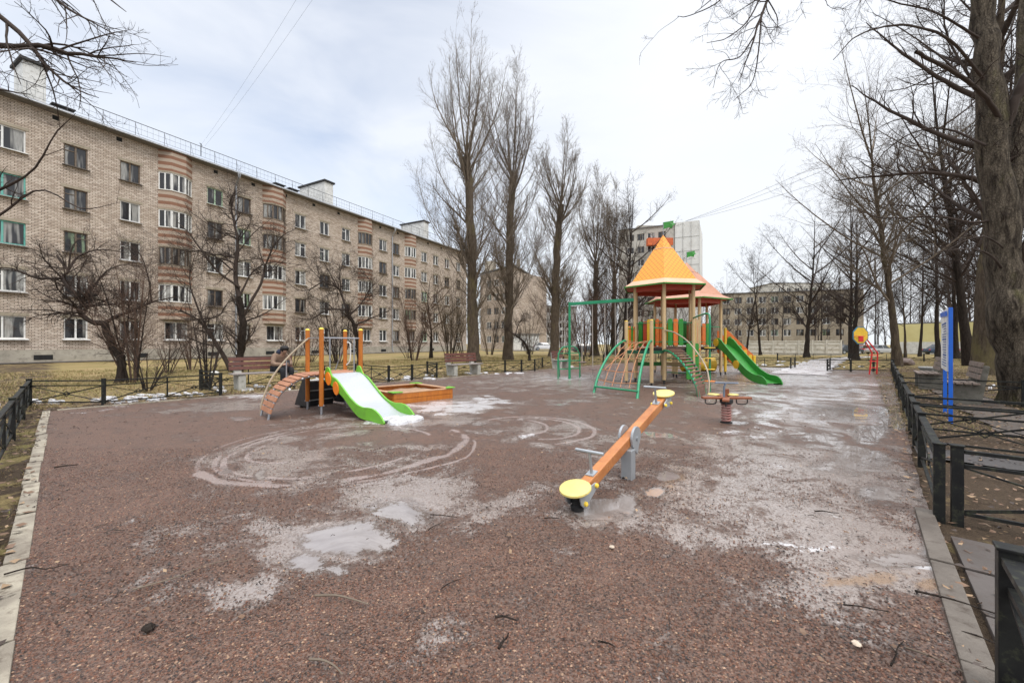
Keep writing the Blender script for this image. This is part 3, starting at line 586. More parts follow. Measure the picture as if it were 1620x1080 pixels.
# --- the long five-storey brick house
ang = math.atan2(BE.y, BE.x)
bld = thing('apartment_building', 'long five storey beige brick apartment house with striped bays along the left', 'building', BO, ang)
def bs(px, yo=0):
    O = BO + BN * yo; k = (px - CX) / F; return (k * O.y - O.x) / (BE.x - k * BE.y)
EAVE = A(0, 146, BO.y).z - .05
def wz(py, px, yo=0):
    s = bs(px, yo); P = BO + BE * s + BN * yo; return HC - (py - HY) / F * P.y
SM, S1 = -16.0, bs(738)
sills = [1.62, 4.80, 7.98, 11.16, 14.34]; WH = 1.55
cols = [(-14, -12.2, 0), (-10.5, -8.9, 0), (-8, -6.4, 0), (-3.3, -1.5, 0), (bs(0) - .9, bs(41), 2), (bs(101), bs(139), 0), (bs(190), bs(222), 0), (bs(328), bs(353), 0), (bs(375.5), bs(397), 0), (bs(467), bs(484), 0), (bs(506), bs(521), 0), (bs(541), bs(554), 0),
        (bs(600), bs(612), 0), (bs(622), bs(632), 0), (bs(666.5), bs(675.5), 0), (bs(685.5), bs(693.5), 0), (bs(703.5), bs(711), 0), (bs(722), bs(728.5), 0)]
bays = [(bs(250), bs(304)), (bs(415), bs(452.5)), (bs(566), bs(589.5)), (bs(640), bs(658.5))]
ops = []
for a, b_, _ in cols:
    for z in sills: ops.append((round(a, 3), round(b_, 3), z, z + WH))
for a, b_ in bays: ops.append((round(a + .45, 3), round(b_ - .35, 3), sills[0], sills[0] + WH))
ZT = EAVE
wl = wall_with_openings(SM, S1, .85, ZT, ops); D = 12.5
wl.quad((S1, 0, .85), (S1, D, .85), (S1, D, ZT), (S1, 0, ZT)); wl.quad((SM, 0, .85), (SM, D, .85), (SM, D, ZT), (SM, 0, ZT)); wl.quad((SM, D, .85), (S1, D, .85), (S1, D, ZT), (SM, D, ZT))
wl.add([(S1, 0, ZT), (S1, D, ZT), (S1, D / 2, ZT + 2)], [(0, 1, 2)]); wl.build('wall', M_brick, bld)
pb = MB(); pb.box(((SM + S1) / 2, D / 2, .425), (S1 - SM + .08, D + .08, .85)); pl_ = pb.build('plinth', M_plinth, bld)
for s in np.arange(SM + 2, S1, 5.3): vb = MB(); vb.box((s, -.05, .32), (.9, .03, .34)); vb.build('basement_vent', M_dark, pl_)
rb = MB(); EH = .62
rb.add([(SM - .4, -EH, ZT), (S1 + .4, -EH, ZT), (S1 + .4, D / 2, ZT + 2.1), (SM - .4, D / 2, ZT + 2.1), (S1 + .4, D + EH, ZT), (SM - .4, D + EH, ZT)], [(0, 1, 2, 3), (3, 2, 4, 5)])
rf = rb.build('roof', M_roof, bld)
eb = MB(); eb.box(((SM + S1) / 2, -EH / 2, ZT - .055), (S1 - SM + .8, EH, .1)); eb.box((S1 + .2, D / 2, ZT - .055), (.4, D, .1)); eb.build('soffit', M_eave, rf)
gb = MB(); gb.box(((SM + S1) / 2, -EH - .04, ZT + .06), (S1 - SM + .85, .09, .10)); gb.tube([(SM - .4, -EH - .11, ZT - .03), (S1 + .4, -EH - .11, ZT - .03)], .065, 8); gb.build('gutter', M_gutter, rf)
for s in np.arange(SM + 1.5, S1, 3.4): vb = MB(); vb.box((s, -.012, ZT - .42), (.34, .03, .3)); vb.build('attic_vent', M_dark, bld)
rr = MB(); zr = ZT + .35
for s in np.arange(SM, S1, 1.9): rr.tube([(s, -.25, zr - .3), (s, -.25, zr + 1.0)], .018, 4); rr.tube([(s, -.25, zr + .9), (s + .5, .35, zr)], .012, 3)
for s in np.arange(SM, S1, .38): rr.tube([(s, -.25, zr + .1), (s, -.25, zr + .98)], .007, 3)
rr.tube([(SM, -.25, zr + 1.0), (S1, -.25, zr + 1.0)], .03, 4); rr.tube([(SM, -.25, zr + .55), (S1, -.25, zr + .55)], .010, 3); rr.tube([(SM, -.25, zr + .12), (S1, -.25, zr + .12)], .012, 3)
rr.build('roof_railing', mat('thin_iron', (.10, .10, .11), .5, bump=0), rf)
rw = random.Random(21)
def fmat(ci, fl):
    if ci == 4 and fl in (3,): return 2
    return rw.choices([0, 1, 3], [.72, .22, .06])[0]
for ci, (a, b_, _) in enumerate(cols):
    for fl, z in enumerate(sills):
        fm = 1 if (ci in (5, 6) and fl == 4) else (3 if (ci == 7 and fl == 4) else (2 if (ci == 4 and fl in (2, 3)) else fmat(ci, fl)))
        if ci == 8 and fl == 4: fm = 1
        window(bld, (a + b_) / 2, z, b_ - a, WH, 2, fm, sill={0: rw.choice([0, 1, 1]), 1: 2, 2: 0, 3: 1}[fm], vent=rw.choice([0, 1, 2, 0]), sy=-.12)
for a, b_ in bays:
    w = (b_ - a) / 2; pj = .62; fw = w * .42
    out = [(-w, 0), (-fw, -pj), (fw, -pj), (w, 0)]
    o = bpy.data.objects.new('bay', None); C.objects.link(o); o.parent = bld; o.location = ((a + b_) / 2, 0, 0)
    def slab(z0, z1, g=0):
        m_ = MB(); m_.prism([(x * (1 + g), y * (1 + g) - .003, z0) for x, y in out], (0, 0, z1 - z0)); m_.build('spandrel' if g == 0 else ('sill' if g > .03 else 'lintel'), M_stripe if g == 0 else M_lintel, o)
    for fl in range(1, 5):
        z = sills[fl]; slab(z - (1.62 if fl > 1 else 1.42), z, 0); slab(z, z + .05, .05)
        slab(z + WH, z + WH + .14, .02)
    slab(sills[4] + WH + .14, ZT - .11, 0)
    for fl in range(1, 5):
        fm = rw.choice([0, 0, 1]) if fl == 4 else rw.choice([0, 0, 0, 1])
        for (p, q, dv) in ((out[0], out[1], 2), (out[1], out[2], 2), (out[2], out[3], 2)):
            L = math.hypot(q[0] - p[0], q[1] - p[1]) - .04; an = math.atan2(q[1] - p[1], q[0] - p[0]); cx, cy = (p[0] + q[0]) / 2, (p[1] + q[1]) / 2
            window(o, cx - math.sin(an) * .06 * 1, sills[fl] + .05, L, WH - .05, dv, fm, sill=None, vent=0, y=cy + math.cos(an) * .06, rz=an)
    window(bld, (a + .45 + b_ - .35) / 2, sills[0], b_ - a - .8, WH, 3 if a > 20 else 2, rw.choice([0, 0, 1]), sill=1, sy=-.12)
for px, nm in ((372, 0), (619.5, 1), (739, 2)):
    s = bs(px); d_ = MB()
    d_.tube([(s, -EH - .1, ZT - .08), (s, -EH - .1, ZT - .45), (s, -.16, ZT - 1.15), (s, -.16, .35), (s, -.4, .12)], .085, 8); d_.lathe([(.09, ZT - .5), (.16, ZT - .12), (.16, ZT - .08)], (s, -EH - .1, 0), 10)
    for z in np.arange(1.5, ZT - 1.4, 2.6): d_.lathe([(.1, z), (.1, z + .08)], (s, -.16, 0), 8)
    d_.build('drainpipe', M_gutter, bld)
def roof_block(pxf, pytop, pxl, wid, yo0=1.3):
    O = yo0; s = bs(pxf, O); zt = wz(pytop, pxf, O)
    # depth of the block from the px of its inner top corner
    best = min(np.arange(1, 9, .1), key=lambda d: abs(CX + F * (BO + BE * (s - wid) + BN * (O + d)).x / (BO + BE * (s - wid) + BN * (O + d)).y - pxl))
    m_ = MB(); m_.box((s - wid / 2, O + best / 2, (ZT + .2 + zt - .25) / 2), (wid, best, zt - .25 - ZT - .2)); ch = m_.build('chimney', M_white, rf)
    c = MB(); c.box((s - wid / 2, O + best / 2, zt - .13), (wid + .35, best + .4, .22)); c.build('cap', M_black, ch, bevel=.05)
roof_block(73, 104, 22, 1.1, 1.2); roof_block(527, 289, 474, 1.2, 1.2); roof_block(678, 351, 634, 1.2, 1.2)
for px in (98, 440, 462):
    s = bs(px, 1); m_ = MB(); m_.box((s, 1, ZT + .55), (.9, .7, .5)); m_.box((s, 1, ZT + .84), (1.2, 1, .08)); m_.build('roof_vent', M_black, rf)
ob = MB()
# small balcony slabs and a weathered canopy under some ground windows
for px in (445, 455): pass

# --- generic block
def block(name, label, cat, O, e, L, depth, H, floors, ncol, wallm, z0=0, wsz=(1.5, 1.5), roof='flat', roofm=None, fm=0, first=1.5, margin=1.5, side_cols=0, band=None, skipf=(), wl_name='wall'):
    e = Vector(e).normalized(); rz = math.atan2(e.y, e.x); T = thing(name, label, cat, (O.x, O.y, z0), rz)
    fh = (H - first + .2) / floors if floors else H; w, h = wsz; ops = []; sp = (L - 2 * margin) / max(ncol, 1)
    for c in range(ncol):
        x = margin + sp * (c + .5)
        for f in range(floors): ops.append((x - w / 2, x + w / 2, first + f * fh, first + f * fh + h))
    b = wall_with_openings(0, L, 0, H, ops)
    b.quad((0, 0, 0), (0, depth, 0), (0, depth, H), (0, 0, H)); b.quad((L, 0, 0), (L, depth, 0), (L, depth, H), (L, 0, H)); b.quad((0, depth, 0), (L, depth, 0), (L, depth, H), (0, depth, H))
    b.build('wall', wallm, T)
    for i, (a, c, d, f) in enumerate(ops[:100]):
        window(T, (a + c) / 2, d, c - a, f - d, 2, rw.choice([0, 0, 1]) if fm is None else fm, sill=None, y=.1)
    r_ = MB()
    if roof == 'flat': r_.box((L / 2, depth / 2, H + .1), (L + .5, depth + .5, .2))
    elif roof == 'gable': r_.add([(-.5, -.5, H), (L + .5, -.5, H), (L + .5, depth / 2, H + depth * .16), (-.5, depth / 2, H + depth * .16), (L + .5, depth + .5, H), (-.5, depth + .5, H), (-.5, -.5, H - .15), (L + .5, -.5, H - .15)], [(0, 1, 2, 3), (3, 2, 4, 5), (0, 1, 7, 6), (1, 4, 2), (0, 3, 5)])
    r_.build('roof', roofm or M_roof, T); return T
M_panel = mat('pale_panel', (.60, .59, .56), .85, (.50, .49, .46), .25, .1, 8, dirt=(.42, .40, .37)); M_grim = mat('khaki_panel', (.34, .29, .22), .9, (.26, .22, .165), .4, .1, 8, dirt=(.42, .38, .32)); M_stucco = mat('pinkish_stucco', (.50, .42, .34), .9, (.42, .35, .27), .2, .1, 6, dirt=(.34, .28, .22))
# second brick house: a wing facing us and its blank end
P0 = A(760, 552, 92); P1 = A(812, 552, 86)
eA = Vector((P1.x - P0.x, P1.y - P0.y, 0)); LA = eA.length
t2 = block('apartment_building', 'beige house with a blank stucco end wall seen between the poplar trunks', 'building', P0, eA, LA, 13, 17.0, 5, 3, M_brick, 0, (1.4, 1.5), 'none', fm=None)
P2 = A(851, 552, 97); m_ = MB(); lp = lambda P, z: Vector((P.x, P.y, z))
m_.quad(lp(P1, 0), lp(P2, 0), lp(P2, 16.4), lp(P1, 17.0)); m_.add([lp(P0, 17.0), lp(P1, 17.0), lp(P2, 16.4), lp((P0 + P2) / 2 + Vector((-3, 6, 0)), 19), lp(P1, 17.9)], [(0, 1, 4), (1, 2, 4), (0, 4, 3), (4, 2, 3)]); m_.build('end_wall', M_stucco, t2, world=True)
m_ = MB(); cR = lp(P1, 18.1); m_.beam(lp(P0, 17.3), lp(P1, 18.1), .8, .25); m_.beam(lp(P1, 18.1), lp(P2, 16.6) + Vector((.8, 1, -.3)), 1.0, .25); m_.build('roof', M_roof, t2, world=True)
m_ = MB(); pc = A(776, 420, 93); m_.box((pc.x, pc.y, 19.3), (2.6, 1.4, 2.2)); m_.build('chimney', M_plinth, t2, world=True); m_ = MB(); pc = A(820, 420, 90); m_.box((pc.x, pc.y, 19.4), (.8, .8, 1.6)); m_.build('chimney', M_plinth, t2, world=True)
# grey house farther left behind the third poplar, low white garage
P0 = A(846, 550, 120); block('apartment_building', 'pale grey panel house far behind the third poplar', 'building', P0, (1, .35, 0), 14, 10, 12.6, 5, 5, mat('grey_panel', (.46, .46, .46), .9, (.36, .36, .36), .4), 0, (1.6, 1.6), fm=0)
P0 = A(813, 551, 78); block('garage', 'low white garage wall between the second and third poplars', 'garage', P0, (1, .1, 0), 5.0, 4, 3.0, 0, 0, M_white)
# nine-storey tower block: windowed half and blank white end
PA, PB, PC = A(979, 550, 94), A(1067, 550, 89), A(1106, 550, 87)
e_ = PB - PA; T9 = block('tower_block', 'nine storey panel tower block with a white blank side behind the orange roof', 'building', Vector((PA.x, PA.y, 0)), Vector((e_.x, e_.y, 0)), Vector((e_.x, e_.y, 0)).length, 12, 27.8, 9, 4, mat('grey_tower_panel', (.44, .42, .38), .85, (.36, .345, .31), .3, .1, 8, dirt=(.26, .24, .21)), 0, (1.6, 1.5), 'flat', fm=None)
PD = A(1111.5, 550, 99); m_ = MB()
tw = mat('white_tower_panel', (.66, .66, .64), .85, (.56, .56, .54), .15, .1, 8, dirt=(.48, .47, .45))
m_.add([(PB.x, PB.y - .15, 0), (PC.x, PC.y, 0), (PD.x, PD.y, 0), (PB.x + 4, PB.y + 12, 0)] + [(PB.x, PB.y - .15, 28.2), (PC.x, PC.y, 28.2), (PD.x, PD.y, 28.2), (PB.x + 4, PB.y + 12, 28.2)], [(0, 1, 5, 4), (1, 2, 6, 5), (2, 3, 7, 6), (3, 0, 4, 7), (4, 5, 6, 7)]); m_.build('end_wall', tw, T9, world=True)
m_ = MB()
for i in range(1, 9):
    z = i * 3.1; m_.beam((PB.x, PB.y - .17, z), (PC.x, PC.y - .02, z), .03, .08)
for i in range(4):
    q = PB + (PC - PB) * (i / 3); m_.beam((q.x, q.y - .19, 0), (q.x, q.y - .19, 28), .08, .03)
m_.build('panel_joint', mat('joint_grey', (.34, .34, .33), .9, bump=0), T9, world=True)
m_ = MB(); q = A(1038, 384, 90.3); m_.box((q.x + 1, q.y - .6, q.z), (6.5, 1.2, 1.6)); m_.build('balcony', mat('orange_balcony', (.62, .13, .03), .6, (.4, .08, .02), 1), T9, world=True)
m_ = MB(); q = A(1043, 355, 96); m_.box((q.x, q.y + 4, 29.3), (9, 4, 2.0)); m_.build('lift_housing', M_plinth, T9, world=True)
# buildings beyond the car park
zf = -1.1
P0 = A(1136, 550, 104); P1 = A(1322, 550, 96); block('apartment_building', 'long khaki five storey house behind the concrete fence', 'building', Vector((P0.x, P0.y, 0)), Vector((P1.x - P0.x, P1.y - P0.y, 0)), 31, 12, 15.2, 5, 11, M_grim, zf, (1.6, 1.6), 'flat', fm=None, margin=.6)
P0 = A(1222, 550, 150); block('tower_block', 'pale stepped high rise far behind the khaki house', 'building', Vector((P0.x, P0.y, 0)), (1, 0, 0), 22, 14, 25, 7, 6, M_panel, zf, (1.6, 1.5), 'flat', fm=0)
bk = A(1419, 562, 70); bk2 = A(1504, 562, 64)
yb = thing('storage_building', 'low building with yellow upper and white lower wall behind the parked cars', 'building', (bk.x, bk.y, -.6), 0)
d2 = Vector((bk2.x - bk.x, bk2.y - bk.y, 0)); nrm = Vector((-d2.y, d2.x, 0)).normalized() * 8
def slab_wall(z0, z1, m, nm, g=0):
    q = MB(); q.prism([Vector((bk.x, bk.y, z0)), Vector((bk.x, bk.y, z0)) + d2 * 1.5, Vector((bk.x, bk.y, z0)) + d2 * 1.5 + nrm, Vector((bk.x, bk.y, z0)) + nrm], (0, 0, z1 - z0)); return q.build(nm, m, yb, world=True)
slab_wall(-.8, 1.55, M_white, 'lower_wall'); slab_wall(1.553, 4.6, mat('yellow_plaster', (.66, .60, .30), .85, (.58, .52, .24), .5, .1, 9), 'upper_wall'); slab_wall(4.603, 4.8, M_roof, 'roof')
block('kiosk', 'small red brick building glimpsed between dark trunks at far right', 'building', Vector((75, 62, 0)), (1, .2, 0), 12, 6, 4.6, 1, 3, mat('red_brick', (.36, .09, .05), .9, (.25, .07, .045), 2), -.6, (1.4, 1.3))
# concrete panel fence
def panel_fence():
    a = A(1185, 560, 62); c = A(1331, 561, 55); d = Vector((c.x - a.x, c.y - a.y, 0)); n = 7; T = thing('concrete_fence', 'pale ribbed concrete panel fence in front of the khaki house', 'fence', (a.x, a.y, -.42), math.atan2(d.y, d.x)); L = d.length / n
    pm = mat('fence_concrete', (.62, .60, .55), .85, (.50, .48, .43), .8, .2, 8, dirt=(.28, .24, .18))
    for i in range(n):
        b = MB(); b.box((i * L + L / 2, 0, 1.05), (L - .22, .08, 2.1))
        for z in (.35, .95, 1.55, 2.02): b.box((i * L + L / 2, -.06, z), (L - .24, .06, .12))
        b.build('panel', pm, T)
    for i in range(n + 1): b = MB(); b.box((i * L, 0, 1.1), (.2, .22, 2.2)); b.build('post', pm, T)
panel_fence()
# ---------------------------------------------------------------- fences
M_iron = mat('black_fence_paint', (.010, .010, .011), .55, (.020, .021, .019), 6, .25, 60, dirt=(.055, .058, .036), bdist=.003, spec=.22)
FH = .555
_fp = {}
def fence(label, pts, wide=False, group='low black park fences', height=FH):
    p0 = Vector(pts[0]); T = thing('fence', label, 'fence', (p0.x, p0.y, 0), 0, group)
    pw = .062
    for i, p in enumerate(pts):
        p = Vector(p); d = Vector(pts[min(i + 1, len(pts) - 1)]) - Vector(pts[max(i - 1, 0)]); rz = math.atan2(d.y, d.x)
        if 'post' not in _fp:
            b = MB(); b.box((0, 0, height / 2 - .05), (pw, pw, height + .1)); b.box((0, 0, height + .005), (pw + .012, pw + .012, .012)); o = b.build('post', M_iron, None, bevel=.003); _fp['post'] = o.data; bpy.data.objects.remove(o)
        o = bpy.data.objects.new('post', _fp['post']); C.objects.link(o); o.parent = T; o.location = (p.x - p0.x, p.y - p0.y, tz(p.x, p.y)); o.rotation_euler = (0, 0, rz)
    for a, c in zip(pts[:-1], pts[1:]):
        a, c = Vector(a), Vector(c); d = (c - a); L = d.length; d /= L; a2 = a + d * .035; c2 = c - d * .035; b = MB(); H = height
        up = lambda p, z: Vector((p.x, p.y, z + tz(p.x, p.y)))
        b.beam(up(a2, H - .035), up(c2, H - .035), .042 if not wide else .05, .024); b.beam(up(a2, H - .135), up(c2, H - .135), .022, .022); b.beam(up(a2, .075), up(c2, .075), .024, .022)
        n = max(1, round(L / 1.25))
        for i in range(n):
            s0 = a2.lerp(c2, i / n); s1 = a2.lerp(c2, (i + 1) / n); m = s0.lerp(s1, .5)
            b.beam(up(s0, .09), up(s1, H - .15), .008, .022); b.beam(up(s0, H - .15), up(s1, .09), .02, .012)
            if i: b.beam(up(s0, .07), up(s0, H - .03), .022, .022)
            zc = (H - .06) / 2; e = d * .06
            b.beam(up(m - e, zc), up(m, zc + .05), .014, .014); b.beam(up(m, zc + .05), up(m + e, zc), .014, .014); b.beam(up(m + e, zc), up(m, zc - .05), .014, .014); b.beam(up(m, zc - .05), up(m - e, zc), .014, .014)
        b.build('rail_panel', M_iron, T, world=True)
    return T
def g2(px, py): g = G(px, py); return (g.x, g.y, 0)
cl = Vector(g2(46, 642))
fence('black fence run left of the concrete kerb, coming towards the viewer', [tuple(cl + W * k) for k in (0, 2.1, 4.35, 6.75, 9.2, 11.6)], True)
B = [g2(46, 642), g2(164, 641), g2(349, 625)]
fence('black fence run behind the far left corner, before the crooked fruit tree', B)
fence('black fence stepping back around the bench with the seated person', [B[2], (-8.75, 11.2, 0), (-7.2, 12.9, 0), (-5.7, 14.5, 0), g2(615, 605)])
fence('short black fence run right behind the sandbox', [g2(615, 605), g2(652, 602), g2(691, 597), g2(676, 593)])
fence('black fence stepping back around the second bench, under the tallest poplar', [g2(676, 593), (-1.65, 18.0, 0), g2(799, 590)])
fence('black fence run between the second bench and the swing', [g2(799, 590), g2(825, 588.5), g2(846, 587), g2(858, 582)])
fence('black fence run behind the swing and the tower', [g2(858, 582), (3.0, 23.2, 0), (4.5, 24.9, 0), (6.1, 26.6, 0), (7.7, 26.4, 0), (9.3, 24.9, 0), (11, 23.4, 0), (12.6, 22, 0), g2(1251, 583)])
fence('short black gate side fence left of the icy path', [g2(1251, 583), (g2(1251, 583)[0] + 1.0, g2(1251, 583)[1] + 1.1, 0)])
fence('short black gate side fence right of the icy path', [g2(1309, 587), (g2(1309, 587)[0] + 1.0, g2(1309, 587)[1] + 1.1, 0)])
fence('black fence run in front of the small basketball hoop', [g2(1309, 587), g2(1346, 588), g2(1382, 588), g2(1413, 588)])
fence('black fence run beyond the hoop along the far lawn', [(20, 30, 0), (25, 29.5, 0), (30, 29, 0), (35, 28.5, 0)])
fence('black fence run in front of the concrete panel fence', [(10.5, 37, 0), (14, 38, 0), (18, 39, 0), (21, 39.6, 0)])
rl = [(.93 * y + .42, y, 0) for y in (2.95, 4.25, 5.8, 7.6, 9.6, 11.6, 13.6, 15.8, 18.2)]
fence('long black fence run with greenish flat rails down the right side', rl, True)
def side(p, n, st): return [tuple(Vector(p) + W * st * k) for k in range(n)]
fence('black fence panel crossing the grass at right, nearest to the big slide side', side(Vector(rl[0]) + W * .09, 3, 2.4))['label'] = 'black fence running off to the right from the near fence corner post'
fence('black fence along the near side of the narrow asphalt strip', side((5.1, 5.03, 0), 4, 2.2))
fence('black fence along the far side of the narrow asphalt strip', side((5.87, 5.86, 0), 4, 2.2))
fence('black fence in front of the big old tree and the right benches', side((8.9, 9.1, 0), 2, 1.75))
fence('near black fence corner post with green rails in the bottom right corner', [(1.80, 1.44, 0), (.30, -.2, 0), (-1.1, -1.7, 0)], True)

# ---------------------------------------------------------------- benches, bins
M_bslat = mat('brown_slats', (.13, .045, .032), .55, (.08, .03, .022), 8, .3, 50); M_gslat = mat('grey_worn_slats', (.19, .145, .12), .7, (.10, .075, .062), 8, .3, 50); M_seatw = mat('frosted_slats', (.30, .27, .25), .6, (.17, .14, .13), 6, .3)
def bench(label, loc, rz, L=1.6, worn=False):
    T = thing('bench', label, 'bench', loc, rz, 'concrete sided park benches')
    cm = mat('dark_bench_concrete', (.16, .15, .13), .85, (.09, .085, .07), 4, .4, 40, dirt=(.06, .06, .04), bdist=.01) if worn else mat('bench_concrete', (.46, .45, .41), .85, (.33, .32, .29), 4, .4, 40, dirt=(.17, .18, .12), bdist=.01)
    for s in (-1, 1):
        b = MB(); x = s * (L / 2 - .22); b.prism([(x - .09, -.22, 0), (x - .09, .24, 0), (x - .09, .30, .40), (x - .09, .36, .82), (x - .09, .27, .84), (x - .09, .18, .44), (x - .09, -.22, .42)], (.18, 0, 0)); b.build('leg', cm, T, bevel=.015)
    b = MB()
    for y in (-.2, -.08, .04, .16): b.box((0, y, .452), (L, .10, .035))
    b.build('seat', M_seatw if not worn else M_gslat, T, bevel=.004)
    b = MB()
    for i in range(3): z = .60 + i * .125; b.obox((0, .215 + i * .022 - .02, z), (L / 2, 0, 0), (0, .014, -.002), (0, .009, .05))
    b.build('backrest', M_bslat if not worn else M_gslat, T, bevel=.004); return T
rzb = math.atan2(U.y, U.x)
b1p = (Vector(g2(378, 617)) + Vector(g2(446, 609))) / 2
b1p = Vector((-7.2, 11.58, 0))
bench('brown slatted bench with the hunched person sitting on its right end', b1p, rzb, 1.65)
bench('brown slatted bench on white-splashed concrete sides under the tallest poplar', (-1.95, 16.3, 0), rzb, 1.7)
bench('small far brown bench standing just behind the green climbing arch', (2.55, 20.6, 0), rzb + .2, 1.4)
bench('weathered bench with grey boards on the right, beside the big old tree', (9.95, 8.85, 0), rzb + math.pi, 1.3, True)
bench('weathered bench with grey boards farther back, behind the blue board legs', (12.1, 11.6, 0), rzb + math.pi, 1.5, True)
def bin_(label, loc, s=1):
    T = thing('litter_bin', label, 'bin', loc, .4, 'concrete litter bins'); b = MB()
    cm = mat('bin_concrete', (.27, .27, .26), .8, (.18, .18, .17), 5, .4, 40, dirt=(.1, .1, .07))
    b.lathe([(.14, 0), (.20, .5), (.215, .52), (.215, .56), (.17, .56), (.15, .2)], (0, 0, 0), 8); b.build('body', cm, T, bevel=.006)
    b = MB(); b.lathe([(.21, .0), (.235, .02), (.235, .06), (.21, .075)], (0, 0, .50), 8); b.build('rim', cm, T); return T
bin_('eight sided grey concrete litter bin between the right benches', (*g2(1468, 609)[:2], 0))

# ---------------------------------------------------------------- seesaw
M_sawwood = mat('varnished_beam', (.50, .20, .06), .35, (.36, .125, .035), 3, .2, 40, stretch=(1, 1, 1), dirt=(.30, .10, .03)); M_galv = mat('grey_metal', (.36, .38, .40), .4, (.28, .30, .32), 3, .1, metal=.3); M_yel = mat('yellow_plastic', (.82, .60, .07), .4, (.80, .55, .05), 3, bump=0); M_yseat = mat('pale_yellow_seat', (.70, .58, .20), .45, (.62, .50, .15), 5, bump=0, dirt=(.46, .38, .17)); M_rub = mat('black_rubber', (.02, .02, .022), .6, bump=0)
sp = G(994, 757); T = thing('seesaw', 'varnished wooden seesaw with round yellow seats, near end down in a puddle', 'seesaw', sp, 0)
lo_ = A(912, 770, 3.10); hi_ = A(1049, 623, 4.78); lo_.z = max(lo_.z, .18)
d = (hi_ - lo_); L = d.length; d.normalize(); sd_ = d.cross(V(0, 0, 1)).normalized(); up = sd_.cross(d); mid = lo_ + d * L * .5
b = MB(); b.beam(lo_ + d * .10 - up * .07, hi_ - d * .06 - up * .07, .092, .095, up=up); b.build('beam', M_sawwood, T, bevel=.012, world=True)
hub = mid - up * .07
b = MB(); b.box((sp.x, sp.y, hub.z / 2 - .06), (.105, .105, hub.z - .05), math.atan2(d.y, d.x)); b.build('post', M_galv, T, bevel=.008, world=True)
for s in (-1, 1):
    b = MB(); c = hub + sd_ * s * .062; n_ = 20; pts = [c + up * (.115 * math.cos(t)) + d * (.115 * math.sin(t)) for t in np.linspace(-2.3, 1.7, n_)]; pts += [c + V(0, 0, -.165) + d * .02]
    b.prism([p - sd_ * .012 for p in pts], sd_ * .024); b.build('side_plate', M_galv, T, bevel=.004, world=True)
b = MB(); b.tube([hub - sd_ * .085, hub + sd_ * .085], .022, 12); b.build('axle', M_galv, T, smooth=True, world=True)
for e_, sg in ((lo_, 1), (hi_, -1)):
    b = MB(); c = e_ - d * sg * .02 + up * .0; ring = [(.0, -.015), (.115, -.015), (.125, -.004), (.122, .008), (.10, .016), (0, .016)]
    tmp = []; k = 32
    vs = []; 
    for r, z in ring[1:-1]:
        vs += [c + d * (r * math.cos(2 * math.pi * j / k)) + sd_ * (r * math.sin(2 * math.pi * j / k)) + up * z for j in range(k)]
    n_ = len(ring) - 2; fs = [(i * k + j, i * k + (j + 1) % k, (i + 1) * k + (j + 1) % k, (i + 1) * k + j) for i in range(n_ - 1) for j in range(k)] + [tuple(range(k)), tuple(range((n_ - 1) * k, n_ * k))]
    b.add(vs, fs); b.build('seat', M_yseat, T, smooth=True, world=True)
    for s in (-1, 1):
        q = MB(); o_ = e_ + sd_ * s * .065; poly = [o_ - d * sg * .08 - up * .02, o_ + d * sg * .02 - up * .02, o_ + d * sg * .19 - up * .05, o_ + d * sg * .20 - up * .10, o_ + d * sg * .06 - up * .135, o_ - d * sg * .03 - up * .15, o_ - d * sg * .07 - up * .10]
        q.prism([p - sd_ * .006 for p in poly], sd_ * .012); q.build('seat_bracket', M_galv, T, bevel=.002, world=True)
        for m in (.18, -.02):
            q = MB(); c = o_ + d * sg * m + sd_ * s * .016 - up * (.07 if m > .1 else .115); q.tube([c - sd_ * s * .01, c + sd_ * s * .006, c + sd_ * s * .014], [.019, .018, .008], 12); q.build('bolt_cap', M_yel, T, smooth=True, world=True)
    hb = e_ + d * sg * .26 - up * .02; tp = hb + up * .19 + d * sg * .005
    q = MB(); q.tube([hb, tp], .013, 10); q.tube([tp - sd_ * .125, tp + sd_ * .125], .0145, 10); q.beam(hb - d * .045, hb + d * .045, .07, .012, up=up); q.build('handle', M_galv, T, smooth=True, world=True)
b = MB(); bp_ = Vector((lo_.x + .01, lo_.y + .02, 0)); b.lathe([(.05, .0), (.055, .03), (.04, .045), (.055, .06), (.04, .075), (.05, .09), (.035, .12)], bp_, 16); b.build('bumper', M_rub, T, smooth=True, world=True)

# ---------------------------------------------------------------- spring rocker
rp = G(1149, 668); T = thing('spring_rocker', 'four seat wooden spring rocker on a dusty red coil spring', 'spring rocker', rp, 0)
M_rwood = mat('worn_red_wood', (.26, .085, .035), .5, (.20, .06, .025), 6, .3, 40); M_spring = mat('dusty_red_spring', (.34, .15, .13), .6, (.22, .12, .11), 8, .3)
zs_ = .33; b = MB(); pts = [(.062 * math.cos(t), .062 * math.sin(t), .01 + (zs_ - .03) * t / (2 * math.pi * 7)) for t in np.linspace(0, 2 * math.pi * 7, 110)]; b.tube(pts, .017, 8); b.build('spring', M_spring, T, smooth=True)
b = MB(); b.lathe([(.09, -.01), (.09, .012)], (0, 0, 0), 20); b.build('base_plate', M_rub, T)
b = MB(); b.lathe([(.07, zs_ - .03), (.10, zs_ + .0), (.10, zs_ + .05), (.06, zs_ + .07)], (0, 0, 0), 20); b.build('hub', M_rub, T, smooth=True)
